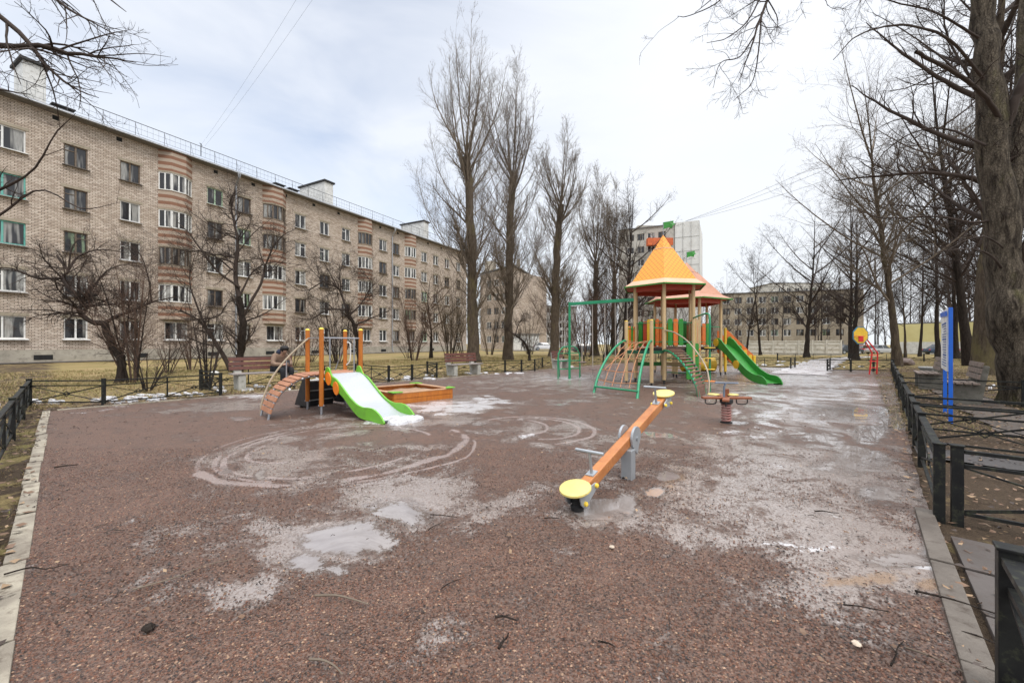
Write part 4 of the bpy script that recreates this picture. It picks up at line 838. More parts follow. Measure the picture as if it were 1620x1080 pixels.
for a in (-.05, 1.35, 3.09, 4.2):
    dd = Vector((math.cos(a), math.sin(a), 0)); b = MB(); b.beam(Vector((0, 0, zs_ + .075)), dd * .39 + V(0, 0, zs_ + .075), .10, .035); b.build('arm', M_rwood, T, bevel=.008)
    q = Vector((-dd.y, dd.x, 0)); b = MB(); b.tube(spline([dd * .16 + V(0, 0, zs_ + .05), dd * .18 + V(0, 0, zs_ - .02), dd * .32 + V(0, 0, zs_ - .02), dd * .34 + V(0, 0, zs_ + .05)], 14), .009, 6); b.build('foot_loop', M_rub, T, smooth=True)
for a in (.6, 2.3): dd = Vector((math.cos(a), math.sin(a), 0)); b = MB(); b.lathe([(.085, 0), (.095, .012), (.085, .025)], dd * .2 + V(0, 0, zs_ + .10), 20); b.build('seat', M_yseat, T, smooth=True)
b = MB(); b.tube([(-.05, -.02, zs_ + .09), (-.045, -.02, zs_ + .26), (-.02, -.02, zs_ + .32)], .016, 10); b.tube([(-.20, -.03, zs_ + .325), (.19, .0, zs_ + .315)], .014, 10); b.build('handle', mat('blue_grey_metal', (.16, .20, .27), .4, bump=0), T, smooth=True)
b = MB(); b.box((.07, .12, zs_ + .14), (.07, .05, .14)); b.build('back_block', M_rwood, T, bevel=.01)

# ---------------------------------------------------------------- toddler slide set
M_owood = mat('orange_brown_post', (.50, .165, .018), .5, (.38, .11, .014), 5, .25, 50, stretch=(3, 3, .6), dirt=(.30, .085, .014)); M_plank = mat('worn_pink_planks', (.42, .20, .115), .55, (.31, .135, .075), 5, .3, 50); M_tube = mat('brushed_tube', (.38, .39, .42), .38, (.30, .31, .34), 4, bump=0, metal=.6)
M_lime = mat('lime_panel', (.16, .44, .035), .4, (.13, .38, .03), 2, bump=0, dirt=(.12, .30, .035)); M_ora = mat('orange_disc', (.80, .22, .02), .4, (.7, .18, .02), 3, bump=0); M_steel = mat('white_slide_sheet', (.42, .44, .46), .28, (.36, .38, .40), 2, .05, 10); M_blk = mat('black_laminate', (.018, .018, .02), .5, bump=0); M_dkb = mat('dark_brown_board', (.12, .06, .045), .5, (.08, .04, .03), 6, .2)
P1, P2, P3 = Vector((-3.47, 7.25, 0)), Vector((-3.01, 7.92, 0)), Vector((-4.03, 7.85, 0)); P4 = P2 + P3 - P1
T = thing('slide_set', 'small playset with white slide, lime sides and four orange posts', 'playset', P1, 0)
for p in (P1, P2, P3, P4):
    b = MB(); b.lathe([(.041, .16), (.041, 1.55)], p, 8, rot=.39); b.build('post', M_owood, T, bevel=.004, world=True)
    b = MB(); b.lathe([(.043, 1.553), (.044, 1.565), (.02, 1.588)], p, 8, rot=.39); b.build('post_cap', M_yel, T, world=True)
    b = MB(); b.tube([p + V(0, 0, -.05), p + V(0, 0, .19)], .022, 10); b.beam(p + V(-.055, 0, .17), p + V(.055, 0, .17), .02, .03); b.build('post_foot', M_tube, T, smooth=True, world=True)
dz = .74; a_ = (P2 - P1).normalized(); n_ = (P1 - P3).normalized(); n_ = (n_ - a_ * n_.dot(a_)).normalized()
b = MB(); b.prism([P1 + V(0, 0, dz - .05), P2 + V(0, 0, dz - .05), P4 + V(0, 0, dz - .05), P3 + V(0, 0, dz - .05)], (0, 0, .05)); b.build('deck', M_plank, T, bevel=.004, world=True)
def rail(nm, pts, r, m, T, k=8): b = MB(); b.tube(pts, r, k); return b.build(nm, m, T, smooth=True, world=True)
zr = 1.40
rail('rail', [P1 + V(0, 0, zr), P2 + V(0, 0, zr)], .014, M_tube, T); rail('rail', [P3 + V(0, 0, zr), P3.lerp(P1, .9) + V(0, 0, zr)], .012, M_tube, T)
for t in (.20, .82): rail('rail_upright', [P1.lerp(P2, t) + V(0, 0, dz), P1.lerp(P2, t) + V(0, 0, zr)], .014, M_tube, T)
rail('grab_handle', spline([P4 + n_ * .07 + V(0, 0, 1.32), P4 + n_ * .12 + a_ * .04 + V(0, 0, 1.28), P4 + n_ * .12 + a_ * .04 + V(0, 0, .95), P4 + n_ * .05 + V(0, 0, .84)], 12), .013, M_white, T)
# slide
sA = P1 + a_ * .10 + n_ * .02; sB = P2 - a_ * .10 + n_ * .02; SL = 1.62
prof = [(0, dz + .0), (.12, dz - .01), (.35, dz - .13), (.75, dz - .42), (1.02, .18), (1.22, .09), (1.42, .055), (SL, .05)]
pc_ = spline([V(x, 0, z) for x, z in prof], 28); b = MB(); vs = []
for p in pc_:
    for q in (sA, sB):
        for h in (0, -.02): vs.append(q + n_ * p.x + V(0, 0, p.z + h))
fs = []
for i in range(28): o = 4 * i; fs += [(o, o + 2, o + 6, o + 4), (o + 1, o + 5, o + 7, o + 3), (o, o + 4, o + 5, o + 1), (o + 2, o + 3, o + 7, o + 6)]
b.add(vs, fs); b.build('slide_chute', M_steel, T, smooth=True, world=True)
topp = spline([V(-.04, 0, .76), V(.02, 0, .86), V(.10, 0, .84), V(.18, 0, .72), V(.33, 0, .66), V(.50, 0, .54), V(.72, 0, .38), V(.92, 0, .27), V(1.10, 0, .23), V(1.28, 0, .235), V(1.42, 0, .21), V(1.56, 0, .13), V(1.66, 0, .03)], 40)
botp = spline([V(1.64, 0, -.03), V(1.50, 0, -.02), V(1.36, 0, .02), V(1.22, 0, .02), V(1.0, 0, .05), V(.8, 0, .16), V(.55, 0, .34), V(.3, 0, .48), V(.1, 0, .57), V(-.04, 0, .60)], 30)
for q, s in ((sA, -1), (sB, 1)):
    b = MB(); pl = [q + n_ * p.x + V(0, 0, p.z) for p in topp + botp]; b.prism(pl, a_ * s * .03); b.build('slide_side', M_lime, T, bevel=.005, world=True)
    for x, z in ((.10, .66), (.34, .50)):
        c = q + n_ * x + V(0, 0, z) + a_ * s * .031; ax = (n_ * .35 + V(0, 0, 1)).normalized(); b = MB(); b.prism([c + n_ * (.085 * math.cos(t)) * 1 + V(0, 0, .115 * math.sin(t) - .03 * math.cos(t)) for t in np.linspace(0, 6.283, 25)[:-1]], a_ * s * .018); b.build('side_disc', M_ora, T, bevel=.003, world=True)
b = MB(); c = (sA + sB) / 2 + n_ * 1.52; r = random.Random(5); k = 26
for i in range(9):
    q = c + n_ * (r.uniform(-.05, .30)) + a_ * r.uniform(-.2, .26) + V(0, 0, .0); b.lathe([(.16, -.01), (.14, .04), (.08, .07), (.03, .078)], q, 12, rot=i)
o = b.build('slush_heap', snowm, None, smooth=True); tag(o, 'heap of dirty slush lying at the foot of the white slide', 'slush', kind='stuff'); o.name = 'snow_slush'
# arched plank ramp
rd = -(a_ * .8 + n_ * .15).normalized(); e0 = P3 + V(0, 0, 0); e1 = P1 + V(0, 0, 0); qd = (e1 - e0).normalized(); rdir = Vector((qd.y, -qd.x, 0)); 
if rdir.dot(a_) > 0: rdir = -rdir
arc = [(0, dz - .01), (.16, dz - .02), (.34, dz - .10), (.50, dz - .25), (.60, dz - .43), (.66, dz - .62), (.68, .02)]
ac = spline([V(x * 1.2, 0, z) for x, z in arc], 60)
eL, eR = e0 + qd * .07, e1 - qd * .07
for q in (eL + qd * .06, eR - qd * .06):
    b = MB(); pts = [q + rdir * p.x + V(0, 0, p.z - .03) for p in ac]; b.tube(pts, .02, 8); b.build('ramp_side_tube', M_tube, T, smooth=True, world=True)
ln = [0]
for i in range(60): ln.append(ln[-1] + (ac[i + 1] - ac[i]).length)
npl = 11
for i in range(npl):
    s = (i + .45) / npl * ln[-1] * .95; j = max(k for k in range(60) if ln[k] <= s); p = ac[j]; tg = (ac[j + 1] - ac[j]).normalized(); tg = rdir * tg.x + V(0, 0, tg.z)
    c = (eL + eR) / 2 + rdir * p.x + V(0, 0, p.z); nn = tg.cross(qd).normalized()
    b = MB(); b.obox(c, qd * (eR - eL).length / 2, tg * .040, nn * .014); b.build('ramp_plank', M_plank, T, bevel=.006, world=True)
M_rope = mat('tan_rail', (.42, .34, .24), .6, (.30, .26, .20), 8, bump=0)
hr = spline([P3 + n_ * .05 + V(0, 0, 1.40), P3 + n_ * .06 + rdir * .10 + V(0, 0, 1.32), P3 + n_ * .06 + rdir * .42 + V(0, 0, .98), P3 + n_ * .06 + rdir * .66 + V(0, 0, .62), P3 + n_ * .06 + rdir * .80 + V(0, 0, .22), P3 + n_ * .06 + rdir * .82 + V(0, 0, .0)], 30)
rail('handrail', hr, .017, M_rope, T)
rail('rail_upright', [P3 + rdir * .40 + n_ * .06 + V(0, 0, .60), P3 + rdir * .40 + n_ * .06 + V(0, 0, .98)], .012, M_tube, T)
# steep step board behind, climbing ramp on the far side
for q in (P3 - n_ * 0 + a_ * .03, P4 - a_ * .03):
    b = MB(); pl = [q + V(0, 0, dz - .03), q - n_ * .42, q - n_ * .42 + V(0, 0, -.02), q - n_ * .60 + V(0, 0, .0), q - n_ * .12 + V(0, 0, dz + .02)]
    pl = [q + V(0, 0, .04), q + V(0, 0, dz), q - n_ * .16 + V(0, 0, dz), q - n_ * .56 + V(0, 0, .04)]; b.prism(pl, a_ * .02); b.build('step_side', M_blk, T, world=True)
for i, z in enumerate((.12, .33, .54)):
    y_ = .50 - z * .52; b = MB(); c0 = P3 - n_ * y_ + V(0, 0, z) + a_ * .05; c1 = P4 - n_ * y_ + V(0, 0, z) - a_ * .05; b.beam(c0, c1, .16, .03); b.build('step', M_white, T, bevel=.004, world=True)
    b = MB(); b.beam(c0 + V(0, 0, -.10) - n_ * -.06, c1 + V(0, 0, -.10) - n_ * -.06, .02, .17); b.build('step_riser', M_blk, T, world=True)
b = MB(); q0 = P2 + V(0, 0, dz - .03); q1 = P2 + a_ * .62 + V(0, 0, .10); w_ = P4 - P2; b.prism([q0, q1, q1 + V(0, 0, -.04), q0 + V(0, 0, -.04)], w_); b.build('climbing_board', M_dkb, T, bevel=.004, world=True)
rail('rail_upright', [P4 + a_ * .02 + V(0, 0, 1.38), P4 - n_ * .5 + V(0, 0, .5)], .013, M_tube, T)

# ---------------------------------------------------------------- sandbox
SA, SB, SC, SD = Vector((-2.50, 8.42, 0)), Vector((-1.42, 9.44, 0)), Vector((-2.52, 10.55, 0)), Vector((-3.58, 9.55, 0))
T = thing('sandbox', 'square orange plank sandbox with green corner seats', 'sandbox', SA)
cs = (SA + SB + SC + SD) / 4
for p, q in ((SA, SB), (SB, SC), (SC, SD), (SD, SA)):
    b = MB()
    for z in (.055, .17): b.beam(p + V(0, 0, z), q + V(0, 0, z), .035, .108)
    b.build('side_board', M_owood, T, bevel=.005, world=True)
    b = MB(); b.beam(p.lerp(cs, .04) + V(0, 0, .236), q.lerp(cs, .04) + V(0, 0, .236), .11, .022); b.build('top_board', mat('tan_top_board', (.50, .31, .18), .5, (.40, .22, .12), 5, .3, 50), T, bevel=.004, world=True)
for p, l_, r_2 in ((SA, SB, SD), (SB, SC, SA), (SC, SD, SB), (SD, SA, SC)):
    u1 = (l_ - p).normalized(); u2 = (r_2 - p).normalized(); q = p - (u1 + u2) * .05; b = MB()
    b.prism([q + V(0, 0, .249), q + u1 * .24 + V(0, 0, .249), q + u1 * .20 + u2 * .10 + V(0, 0, .249), q + u2 * .20 + u1 * .10 + V(0, 0, .249), q + u2 * .24 + V(0, 0, .249)], (0, 0, .02)); b.build('corner_seat', M_lime, T, bevel=.004, world=True)
xg = np.linspace(0, 1, 26); uu, vv = np.meshgrid(xg, xg); sh = np.array(SA.lerp(cs, .05)); e1 = np.array((SB - SA) * .95); e2 = np.array((SD - SA) * .95)
Pn = sh + uu[..., None] * e1 + vv[..., None] * e2; Pn[..., 2] = .10 + .08 * fbm(uu * 5, vv * 5, 50); ii = np.arange(676).reshape(26, 26)
sand = arrays('sand', Pn.reshape(-1, 3) - np.array(SA), np.stack([ii[:-1, :-1], ii[:-1, 1:], ii[1:, 1:], ii[1:, :-1]], -1).reshape(-1, 4), mat('wet_sand', (.34, .22, .14), .9, (.24, .15, .09), 8, .6, 40, bdist=.02), T)

# ---------------------------------------------------------------- big play tower
M_beige = mat('beige_post', (.58, .42, .23), .5, (.50, .35, .18), 3, .1, 30); M_green = mat('green_tube', (.015, .26, .12), .38, (.012, .20, .09), 3, bump=0); M_gpan = mat('green_panel', (.03, .25, .03), .42, (.025, .20, .025), 3, bump=0, dirt=(.04, .14, .03))
M_opan = mat('orange_panel', (.66, .16, .02), .45, (.56, .13, .02), 3, bump=0, dirt=(.36, .11, .03)); M_rpan = mat('dark_red_panel', (.42, .05, .02), .5, (.34, .04, .015), 3, bump=0); M_ypan = mat('yellow_panel', (.76, .48, .03), .45, bump=0, dirt=(.45, .30, .06))
def scale_material(name, col, line):
    m, t, b = nodes(name); at = t.nodes.new("ShaderNodeUVMap"); s = t.nodes.new("ShaderNodeSeparateXYZ"); t.links.new(at.outputs[0], s.inputs[0])
    a = tmath(t, 'PINGPONG', tmath(t, 'ADD', s.outputs[0], s.outputs[1]), .5); c = tmath(t, 'PINGPONG', tmath(t, 'SUBTRACT', s.outputs[0], s.outputs[1]), .5)
    k = tmath(t, 'LESS_THAN', tmath(t, 'MINIMUM', a, c), .07); n = tnoise(t, coords(t), 3); base = tmix(t, n, col, tuple(x * .85 for x in col))
    t.links.new(tmix(t, k, base, line), b.inputs['Base Color']); b.inputs['Roughness'].default_value = .5; tbump(t, k, b, -.4, .004); return m
M_scale = scale_material('orange_scales', (.82, .33, .018), (.44, .14, .01)); M_roofsheen = mat('pink_roof_sheen', (.66, .37, .24), .45, (.60, .32, .20), 2, bump=0); M_under = mat('roof_underside', (.50, .09, .045), .6, bump=0)  # pale roof pink has the grazing reflection painted into it
hc = Vector((5.2, 13.70, 0)); hu = Vector((-.33, -.944, 0)).normalized(); hp = Vector((.944, -.33, 0)).normalized()
def hexpt(c, R, k, u=hu, p=hp): a = k * math.pi / 3; return c + u * (R * math.cos(a)) + p * (R * math.sin(a))      # k=0 front, 1 right front ... 5 left front
T = thing('play_tower', 'big play tower under an orange hexagonal roof and a paler second roof, with green slide', 'play tower', hc)
def board(nm, p, q, z0, z1, th, m, round_=True, T=T):
    d = (q - p); L = d.length; d = d / L; s = Vector((-d.y, d.x, 0)); r = min(.035, L / 2.2) if round_ else 0
    pl = [p + V(0, 0, z0 + r), p + d * r + V(0, 0, z0), q - d * r + V(0, 0, z0), q + V(0, 0, z0 + r), q + V(0, 0, z1 - r), q - d * r + V(0, 0, z1), p + d * r + V(0, 0, z1), p + V(0, 0, z1 - r)]
    if not round_: pl = [pl[1], pl[2], pl[5], pl[6]]
    b = MB(); b.prism([x - s * th / 2 for x in pl], s * th); return b.build(nm, m, T, bevel=.004, world=True)
def post(p, z0, z1, w=.105, m=M_beige, cap=None, T=T):
    b = MB(); b.lathe([(w * .55, z0), (w * .55, z1)], p, 8, rot=.39); o = b.build('post', m, T, bevel=.005, world=True)
    b = MB(); b.tube([p + V(0, 0, -.04), p + V(0, 0, z0 + .03)], .028, 8); b.build('post_foot', M_rub, T, world=True)
    if cap: b = MB(); b.lathe([(w * .58, z1 + .002), (w * .45, z1 + .03)], p, 8, rot=.39); b.build('post_cap', cap, T, world=True)
DZ = 1.17
def hut(c, R, RR, ze, za, u, p, deck=DZ, faces={}, scales=(0, 5), M_roofsheen=M_roofsheen):
    for k in range(6): post(hexpt(c, R, k, u, p), .13, ze + .02)
    b = MB(); b.prism([hexpt(c, R * 1.0, k, u, p) + V(0, 0, deck - .06) for k in range(6)], (0, 0, .05)); b.build('deck', M_dkb, T, world=True)
    b = MB()
    for k in range(6): b.beam(hexpt(c, R * .985, k, u, p) + V(0, 0, deck - .075), hexpt(c, R * .985, k + 1, u, p) + V(0, 0, deck - .075), .04, .10)
    b.build('deck_rim', M_blk, T, world=True)
    H = za - ze; prof = [(RR, 0), (RR * .80, .10 * H), (RR * .255, .715 * H), (RR * .225, .725 * H), (.012, H)]
    for k in range(6):
        for j, (lo2, hi2) in enumerate(zip(prof[:-1], prof[1:])):
            me = MB(); A0, A1 = hexpt(c, lo2[0], k, u, p), hexpt(c, lo2[0], k + 1, u, p); B0, B1 = hexpt(c, hi2[0], k, u, p), hexpt(c, hi2[0], k + 1, u, p)
            z0, z1 = ze + lo2[1], ze + hi2[1]
            if j in (1, 3): me.quad(A0 + V(0, 0, z0), A1 + V(0, 0, z0), B1 + V(0, 0, z1), B0 + V(0, 0, z1))
            if j not in (1, 3): continue
            o = me.build('roof_facet', M_scale if k in scales else M_roofsheen, T, world=True)
            uv = o.data.uv_layers.new(name='UVMap'); w0, w1, hh = (A1 - A0).length, (B1 - B0).length, math.hypot(z1 - z0, lo2[0] - hi2[0]) * 1.0; sc_ = 1 / .16
            loopv = [o.data.vertices[l.vertex_index].co for l in o.data.loops]; Mi = T.matrix_basis
            for li, co in enumerate(loopv):
                wco = Mi @ co; t = (wco.z - z0) / (z1 - z0); md = (A0 + A1) / 2; dirx = (A1 - A0).normalized(); uv.data[li].uv = ((wco - md).dot(dirx) * sc_, t * hh * sc_ * .9)
    me = MB(); ring_ = MB()
    for k in range(6):
        A0, A1 = hexpt(c, prof[0][0], k, u, p), hexpt(c, prof[0][0], k + 1, u, p); B0, B1 = hexpt(c, prof[1][0], k, u, p), hexpt(c, prof[1][0], k + 1, u, p); me.quad(A0 + V(0, 0, ze), A1 + V(0, 0, ze), B1 + V(0, 0, ze + prof[1][1]), B0 + V(0, 0, ze + prof[1][1]))
        D0, D1 = hexpt(c, prof[2][0], k, u, p), hexpt(c, prof[2][0], k + 1, u, p); E0, E1 = hexpt(c, prof[3][0] * 1.18, k, u, p), hexpt(c, prof[3][0] * 1.18, k + 1, u, p)
        ring_.quad(E0 + V(0, 0, ze + prof[2][1]), E1 + V(0, 0, ze + prof[2][1]), D1 + V(0, 0, ze + prof[3][1]), D0 + V(0, 0, ze + prof[3][1]))
    me.build('roof_skirt', M_roofsheen, T, world=True); ring_.build('roof_ring', M_roofsheen, T, world=True)
    me = MB()
    for k in range(6): me.beam(hexpt(c, RR * 1.005, k, u, p) + V(0, 0, ze - .018), hexpt(c, RR * 1.005, k + 1, u, p) + V(0, 0, ze - .018), .03, .045)
    me.build('roof_rim', M_gpan, T, world=True)
    me = MB(); me.add([hexpt(c, RR * .98, k, u, p) + V(0, 0, ze - .01) for k in range(6)] + [c + V(0, 0, ze + .25)], [(k, (k + 1) % 6, 6) for k in range(6)]); me.build('roof_underside', M_under, T, world=True)
    me = MB()
    for k in range(6): me.beam(hexpt(c, R, k, u, p) + V(0, 0, ze - .10), hexpt(c, R, k + 1, u, p) + V(0, 0, ze - .10), .04, .16)
    me.build('roof_beam', M_rpan, T, world=True)
    me = MB(); me.tube([c + V(0, 0, za - .05), c + V(0, 0, za + .42)], .013, 6); me.build('flag_pole', M_tube, T, world=True)
    me = MB(); fz = za + .20; fl = [c + V(0, 0, fz), c + V(.20, 0, fz + .07), c + V(.30, 0, fz + .03), c + V(.33, -.02, fz + .12), c + V(.41, -.02, fz + .18), c + V(.35, 0, fz + .22), c + V(.36, 0, fz + .30), c + V(.18, 0, fz + .27), c + V(0, 0, fz + .24)]; me.prism(fl, (0, .012, 0)); me.build('flag', M_gpan, T, world=True)
    for k, colsq in faces.items():
        A0, A1 = hexpt(c, R, k, u, p), hexpt(c, R, (k + 1) % 6, u, p); d = (A1 - A0); n = len(colsq)
        for i, cm in enumerate(colsq):
            if cm is None: continue
            t0 = .13 + .74 * i / n; t1 = .13 + .74 * (i + 1) / n - .035; board('baluster', A0 + d * t0, A0 + d * t1, deck + .06, deck + .92, .022, cm)
        for z in (deck + .18, deck + .80): q = MB(); q.tube([A0 + V(0, 0, z), A1 + V(0, 0, z)], .014, 6); q.build('rail', M_green, T, world=True)
G_, O_, R_, Y_ = M_gpan, M_opan, M_rpan, M_ypan
hut(hc, 1.04, 1.42, 3.20, 5.02, hu, hp, faces={0: [G_, O_, G_, None], 1: [O_, R_, G_, O_], 2: [G_, R_, O_, G_, Y_], 3: [R_, G_, R_, O_, G_], 4: [O_, G_, Y_, G_, R_], 5: [None, None, Y_, G_, O_]})
h2 = Vector((7.45, 17.0, 0)); u2 = Vector((-.05, -1, 0)).normalized(); p2 = Vector((1, -.05, 0)).normalized()
hut(h2, 1.30, 1.72, 3.10, 4.75, u2, p2, scales=(), M_roofsheen=mat('brown_roof_sheen', (.50, .25, .165), .45, (.44, .21, .135), 2, bump=0, dirt=(.34, .17, .11)), faces={0: [O_, G_, None, None], 4: [G_, O_, G_, R_], 5: [O_, Y_, G_, O_], 3: [R_, G_, O_, Y_], 2: [O_, G_, R_, G_]})  # second roof: reflection on its facets is put into the base colour
# bridge between the huts
q0, q1 = hexpt(hc, 1.04, 2), hexpt(h2, 1.30, 5, u2, p2); q0b, q1b = hexpt(hc, 1.04, 3), hexpt(h2, 1.30, 4, u2, p2); q0, q1 = hexpt(hc, 1.04, 1), hexpt(h2, 1.30, 0, u2, p2); q0b, q1b = hexpt(hc, 1.04, 2), hexpt(h2, 1.30, 5, u2, p2)
b = MB(); b.prism([q0 + V(0, 0, DZ - .06), q1 + V(0, 0, DZ - .06), q1b + V(0, 0, DZ - .06), q0b + V(0, 0, DZ - .06)], (0, 0, .05)); b.build('bridge_deck', M_dkb, T, world=True)
for A0, A1 in ((q0, q1), (q0b, q1b)):
    cc = [O_, G_, Y_, O_, G_, R_, O_, G_, Y_, G_]
    for i in range(10):
        t = .06 + i * .089; board('baluster', A0.lerp(A1, t), A0.lerp(A1, t + .055), DZ + .06, DZ + .88, .022, cc[i])
    for z in (DZ + .16, DZ + .78): b = MB(); b.tube([A0 + V(0, 0, z), A1 + V(0, 0, z)], .014, 6); b.build('rail', M_green, T, world=True)
for p in (q0.lerp(q1, .33), q0.lerp(q1, .66), q0b.lerp(q1b, .5)): post(p, .13, DZ + 1.0)
# front balcony with two short posts and climbing net
v0, v5 = hexpt(hc, 1.04, 0), hexpt(hc, 1.04, 5); nA, nB = Vector((4.24, 12.1, 0)), Vector((3.66, 12.75, 0)); BZ = 1.06
for p in (nA, nB): post(p, .10, 2.0, .10, M_beige, M_ypan)
b = MB(); b.prism([v0 + V(0, 0, BZ - .05), nA + V(0, 0, BZ - .05), nB + V(0, 0, BZ - .05), v5 + V(0, 0, BZ - .05)], (0, 0, .05)); b.build('balcony_deck', M_dkb, T, world=True)
b = MB(); b.beam(v0 + V(0, 0, BZ - .03), nA + V(0, 0, BZ - .03), .05, .09); b.beam(nA + V(0, 0, BZ - .03), nB + V(0, 0, BZ - .03), .05, .09); b.beam(nB + V(0, 0, BZ - .03), v5 + V(0, 0, BZ - .03), .05, .09); b.build('balcony_rim', mat('dark_green', (.01, .10, .05), .4, bump=0), T, world=True)
rail('rail', [nB + V(0, 0, 1.78), v5.lerp(nB, .1) + V(0, 0, 1.78)], .018, M_green, T); rail('rail', [nA + V(0, 0, 1.78), v0 + V(0, 0, 1.78)], .018, M_green, T)
for i, cm in enumerate((Y_, O_, G_, O_)): t = .08 + i * .23; board('baluster', nB.lerp(v5, t), nB.lerp(v5, t + .18), BZ + .06, BZ + .80, .022, cm)
for i, cm in enumerate((G_, R_, G_, R_, O_)): t = .10 + i * .17; q_ = v0 - v5; s_ = (hc - (v0 + v5) / 2).normalized() * .04; board('baluster', v5 + q_ * t + s_, v5 + q_ * (t + .12) + s_, DZ + .02, DZ + .86, .022, cm)
for a_k, b_k in ((2, 3), (3, 4), (4, 5)): b = MB(); A0, A1 = hexpt(hc, 1.04, a_k), hexpt(hc, 1.04, b_k); b.beam(A0 + V(0, 0, .55), A1 + V(0, 0, .55), .03, .14); b.build('lower_board', G_ if a_k == 3 else M_beige, T, bevel=.004, world=True)
for p in (hc + V(.1, .1, 0), hexpt(hc, 1.04, 2).lerp(hexpt(h2, 1.3, 5, u2, p2), .5) + V(0, .3, 0)): post(p, .13, DZ - .06)
aB, aA = G(1008, 630), G(939, 621)
arcs = []
for top, base in ((nA, aB), (nB, aA)):
    h = (base - top); pts = [top + V(0, 0, 1.0), top + V(0, 0, 1.34), top + h * .12 + V(0, 0, 1.36), top + h * .38 + V(0, 0, 1.18), top + h * .66 + V(0, 0, .84), top + h * .88 + V(0, 0, .42), base + V(0, 0, -.03)]
    sp_ = spline(pts, 30); arcs.append(sp_); rail('net_arch', sp_, .034, M_green, T, 10)
rail('net_bar', [aA.lerp(aB, .0) + (nB - aA) * .02 + V(0, 0, .16), aB + (nA - aB) * .02 + V(0, 0, .16)], .024, M_green, T)
M_net = mat('orange_rope', (.50, .22, .10), .8, (.38, .18, .10), 10, bump=0); b = MB()
for i in (7, 11, 15, 19, 23, 26): 
    p, q = arcs[0][i], arcs[1][i]; b.tube([p, p.lerp(q, .5) + V(0, 0, -.05), q], .010, 5)
for t in (.2, .4, .6, .8): b.tube([arcs[0][i].lerp(arcs[1][i], t) + V(0, 0, -.04) for i in (6, 11, 15, 19, 23, 27)], .010, 5)
for i in range(0, 4):
    ks = (7, 11, 15, 19, 23, 27); b.tube([arcs[0][ks[i]].lerp(arcs[1][ks[i]], .1 + .2 * i), arcs[0][ks[i + 1]].lerp(arcs[1][ks[i + 1]], .3 + .2 * i)], .010, 5)
b.build('climbing_net', M_net, T, world=True)
# arched ramp with brown planks on the right front
s0 = v0.lerp(hexpt(hc, 1.04, 1), .12); s1 = v0.lerp(hexpt(hc, 1.04, 1), .80); bL, bR = G(1106, 628), G(1116, 622.5)
s0 = v0 + V(-.05, -.08, 0); s1 = v0 + V(.42, .05, 0)
for i_, (t0, b0) in enumerate(((s0, bL), (s1, bR))):
    h = b0 - t0; pts = [t0 + V(0, 0, BZ), t0 + h * .2 + V(0, 0, BZ - .0), t0 + h * .5 + V(0, 0, .86), t0 + h * .78 + V(0, 0, .55), t0 + h * .95 + V(0, 0, .22), b0 + V(0, 0, -.03)]; sp_ = spline(pts, 40); rail('ramp_arch', sp_, .032, M_green, T, 10)
    if i_ == 0: aL = sp_
    else: aR = sp_
for i in range(1, 40, 2):
    p, q = aL[i] + V(0, 0, .045), aR[i] + V(0, 0, .045); tg = (aL[i + 1] - aL[i - 1]).normalized(); qd = (q - p).normalized(); nn = tg.cross(qd).normalized(); b = MB(); b.obox((p + q) / 2, (q - p) / 2 * 1.08, tg * .036, nn * .016); b.build('ramp_plank', mat('dark_brown_plank', (.17, .085, .06), .5, (.12, .06, .04), 6, .2), T, world=True)
rail('rope_rail', spline([v0 + V(-.0, -.08, 1.72), aR[4] + V(-.1, 0, .55), aR[14] + V(0.05, 0, .40), aR[26] + V(.12, 0, .30), aR[34] + V(.12, 0, .2), bR + V(.06, -.05, 0)], 24), .020, M_rope, T)
# green climbing wall, inner ladder, curved pole with disc steps
c1 = hexpt(hc, 1.04, 1); board('climbing_wall', c1.lerp(v0, .22) + V(-.05, -.06, 0), c1 + V(.20, .06, 0), .14, 1.30, .03, M_gpan)
for x, z in ((.0, .4), (.14, .65), (-.05, .9), (.12, 1.1)): b = MB(); c_ = c1 + V(.12 + x * .6, -.03, z); b.lathe([(.03, -.02), (.035, 0), (.02, .02)], c_, 8); b.build('hand_hold', M_ora, T, world=True)
for z in (.25, .5, .75, 1.0): rail('ladder_rung', [hexpt(hc, 1.04, 2) + V(0, 0, z), hexpt(hc, 1.04, 3) + V(0, 0, z)], .017, M_green, T)
for z in (.3, .62, .95): rail('ladder_rung', [hexpt(h2, 1.3, 5, u2, p2) + V(0, 0, z), hexpt(h2, 1.3, 0, u2, p2) + V(0, 0, z)], .017, M_ypan, T)
pb_ = G(1123, 619) + V(.0, 0, 0); dk = c1 + V(0, 0, 0)
rail('fire_pole', spline([c1 + V(0, 0, 2.12), c1.lerp(pb_, .5) + V(0, 0, 2.14), c1.lerp(pb_, .88) + V(0, 0, 2.12), pb_ + V(0, 0, 1.95), pb_ + V(0, 0, 1.2), pb_ + V(0, 0, .5), pb_ + V(0, 0, -.03)], 30), .026, M_green, T, 10)
for z, cm in ((.28, M_ora), (.60, M_ypan), (.90, M_ypan), (1.18, M_ypan)): b = MB(); b.lathe([(.13, -.012), (.14, 0), (.13, .012)], pb_ + V(0, 0, z), 16); b.build('disc_step', cm, T, world=True)
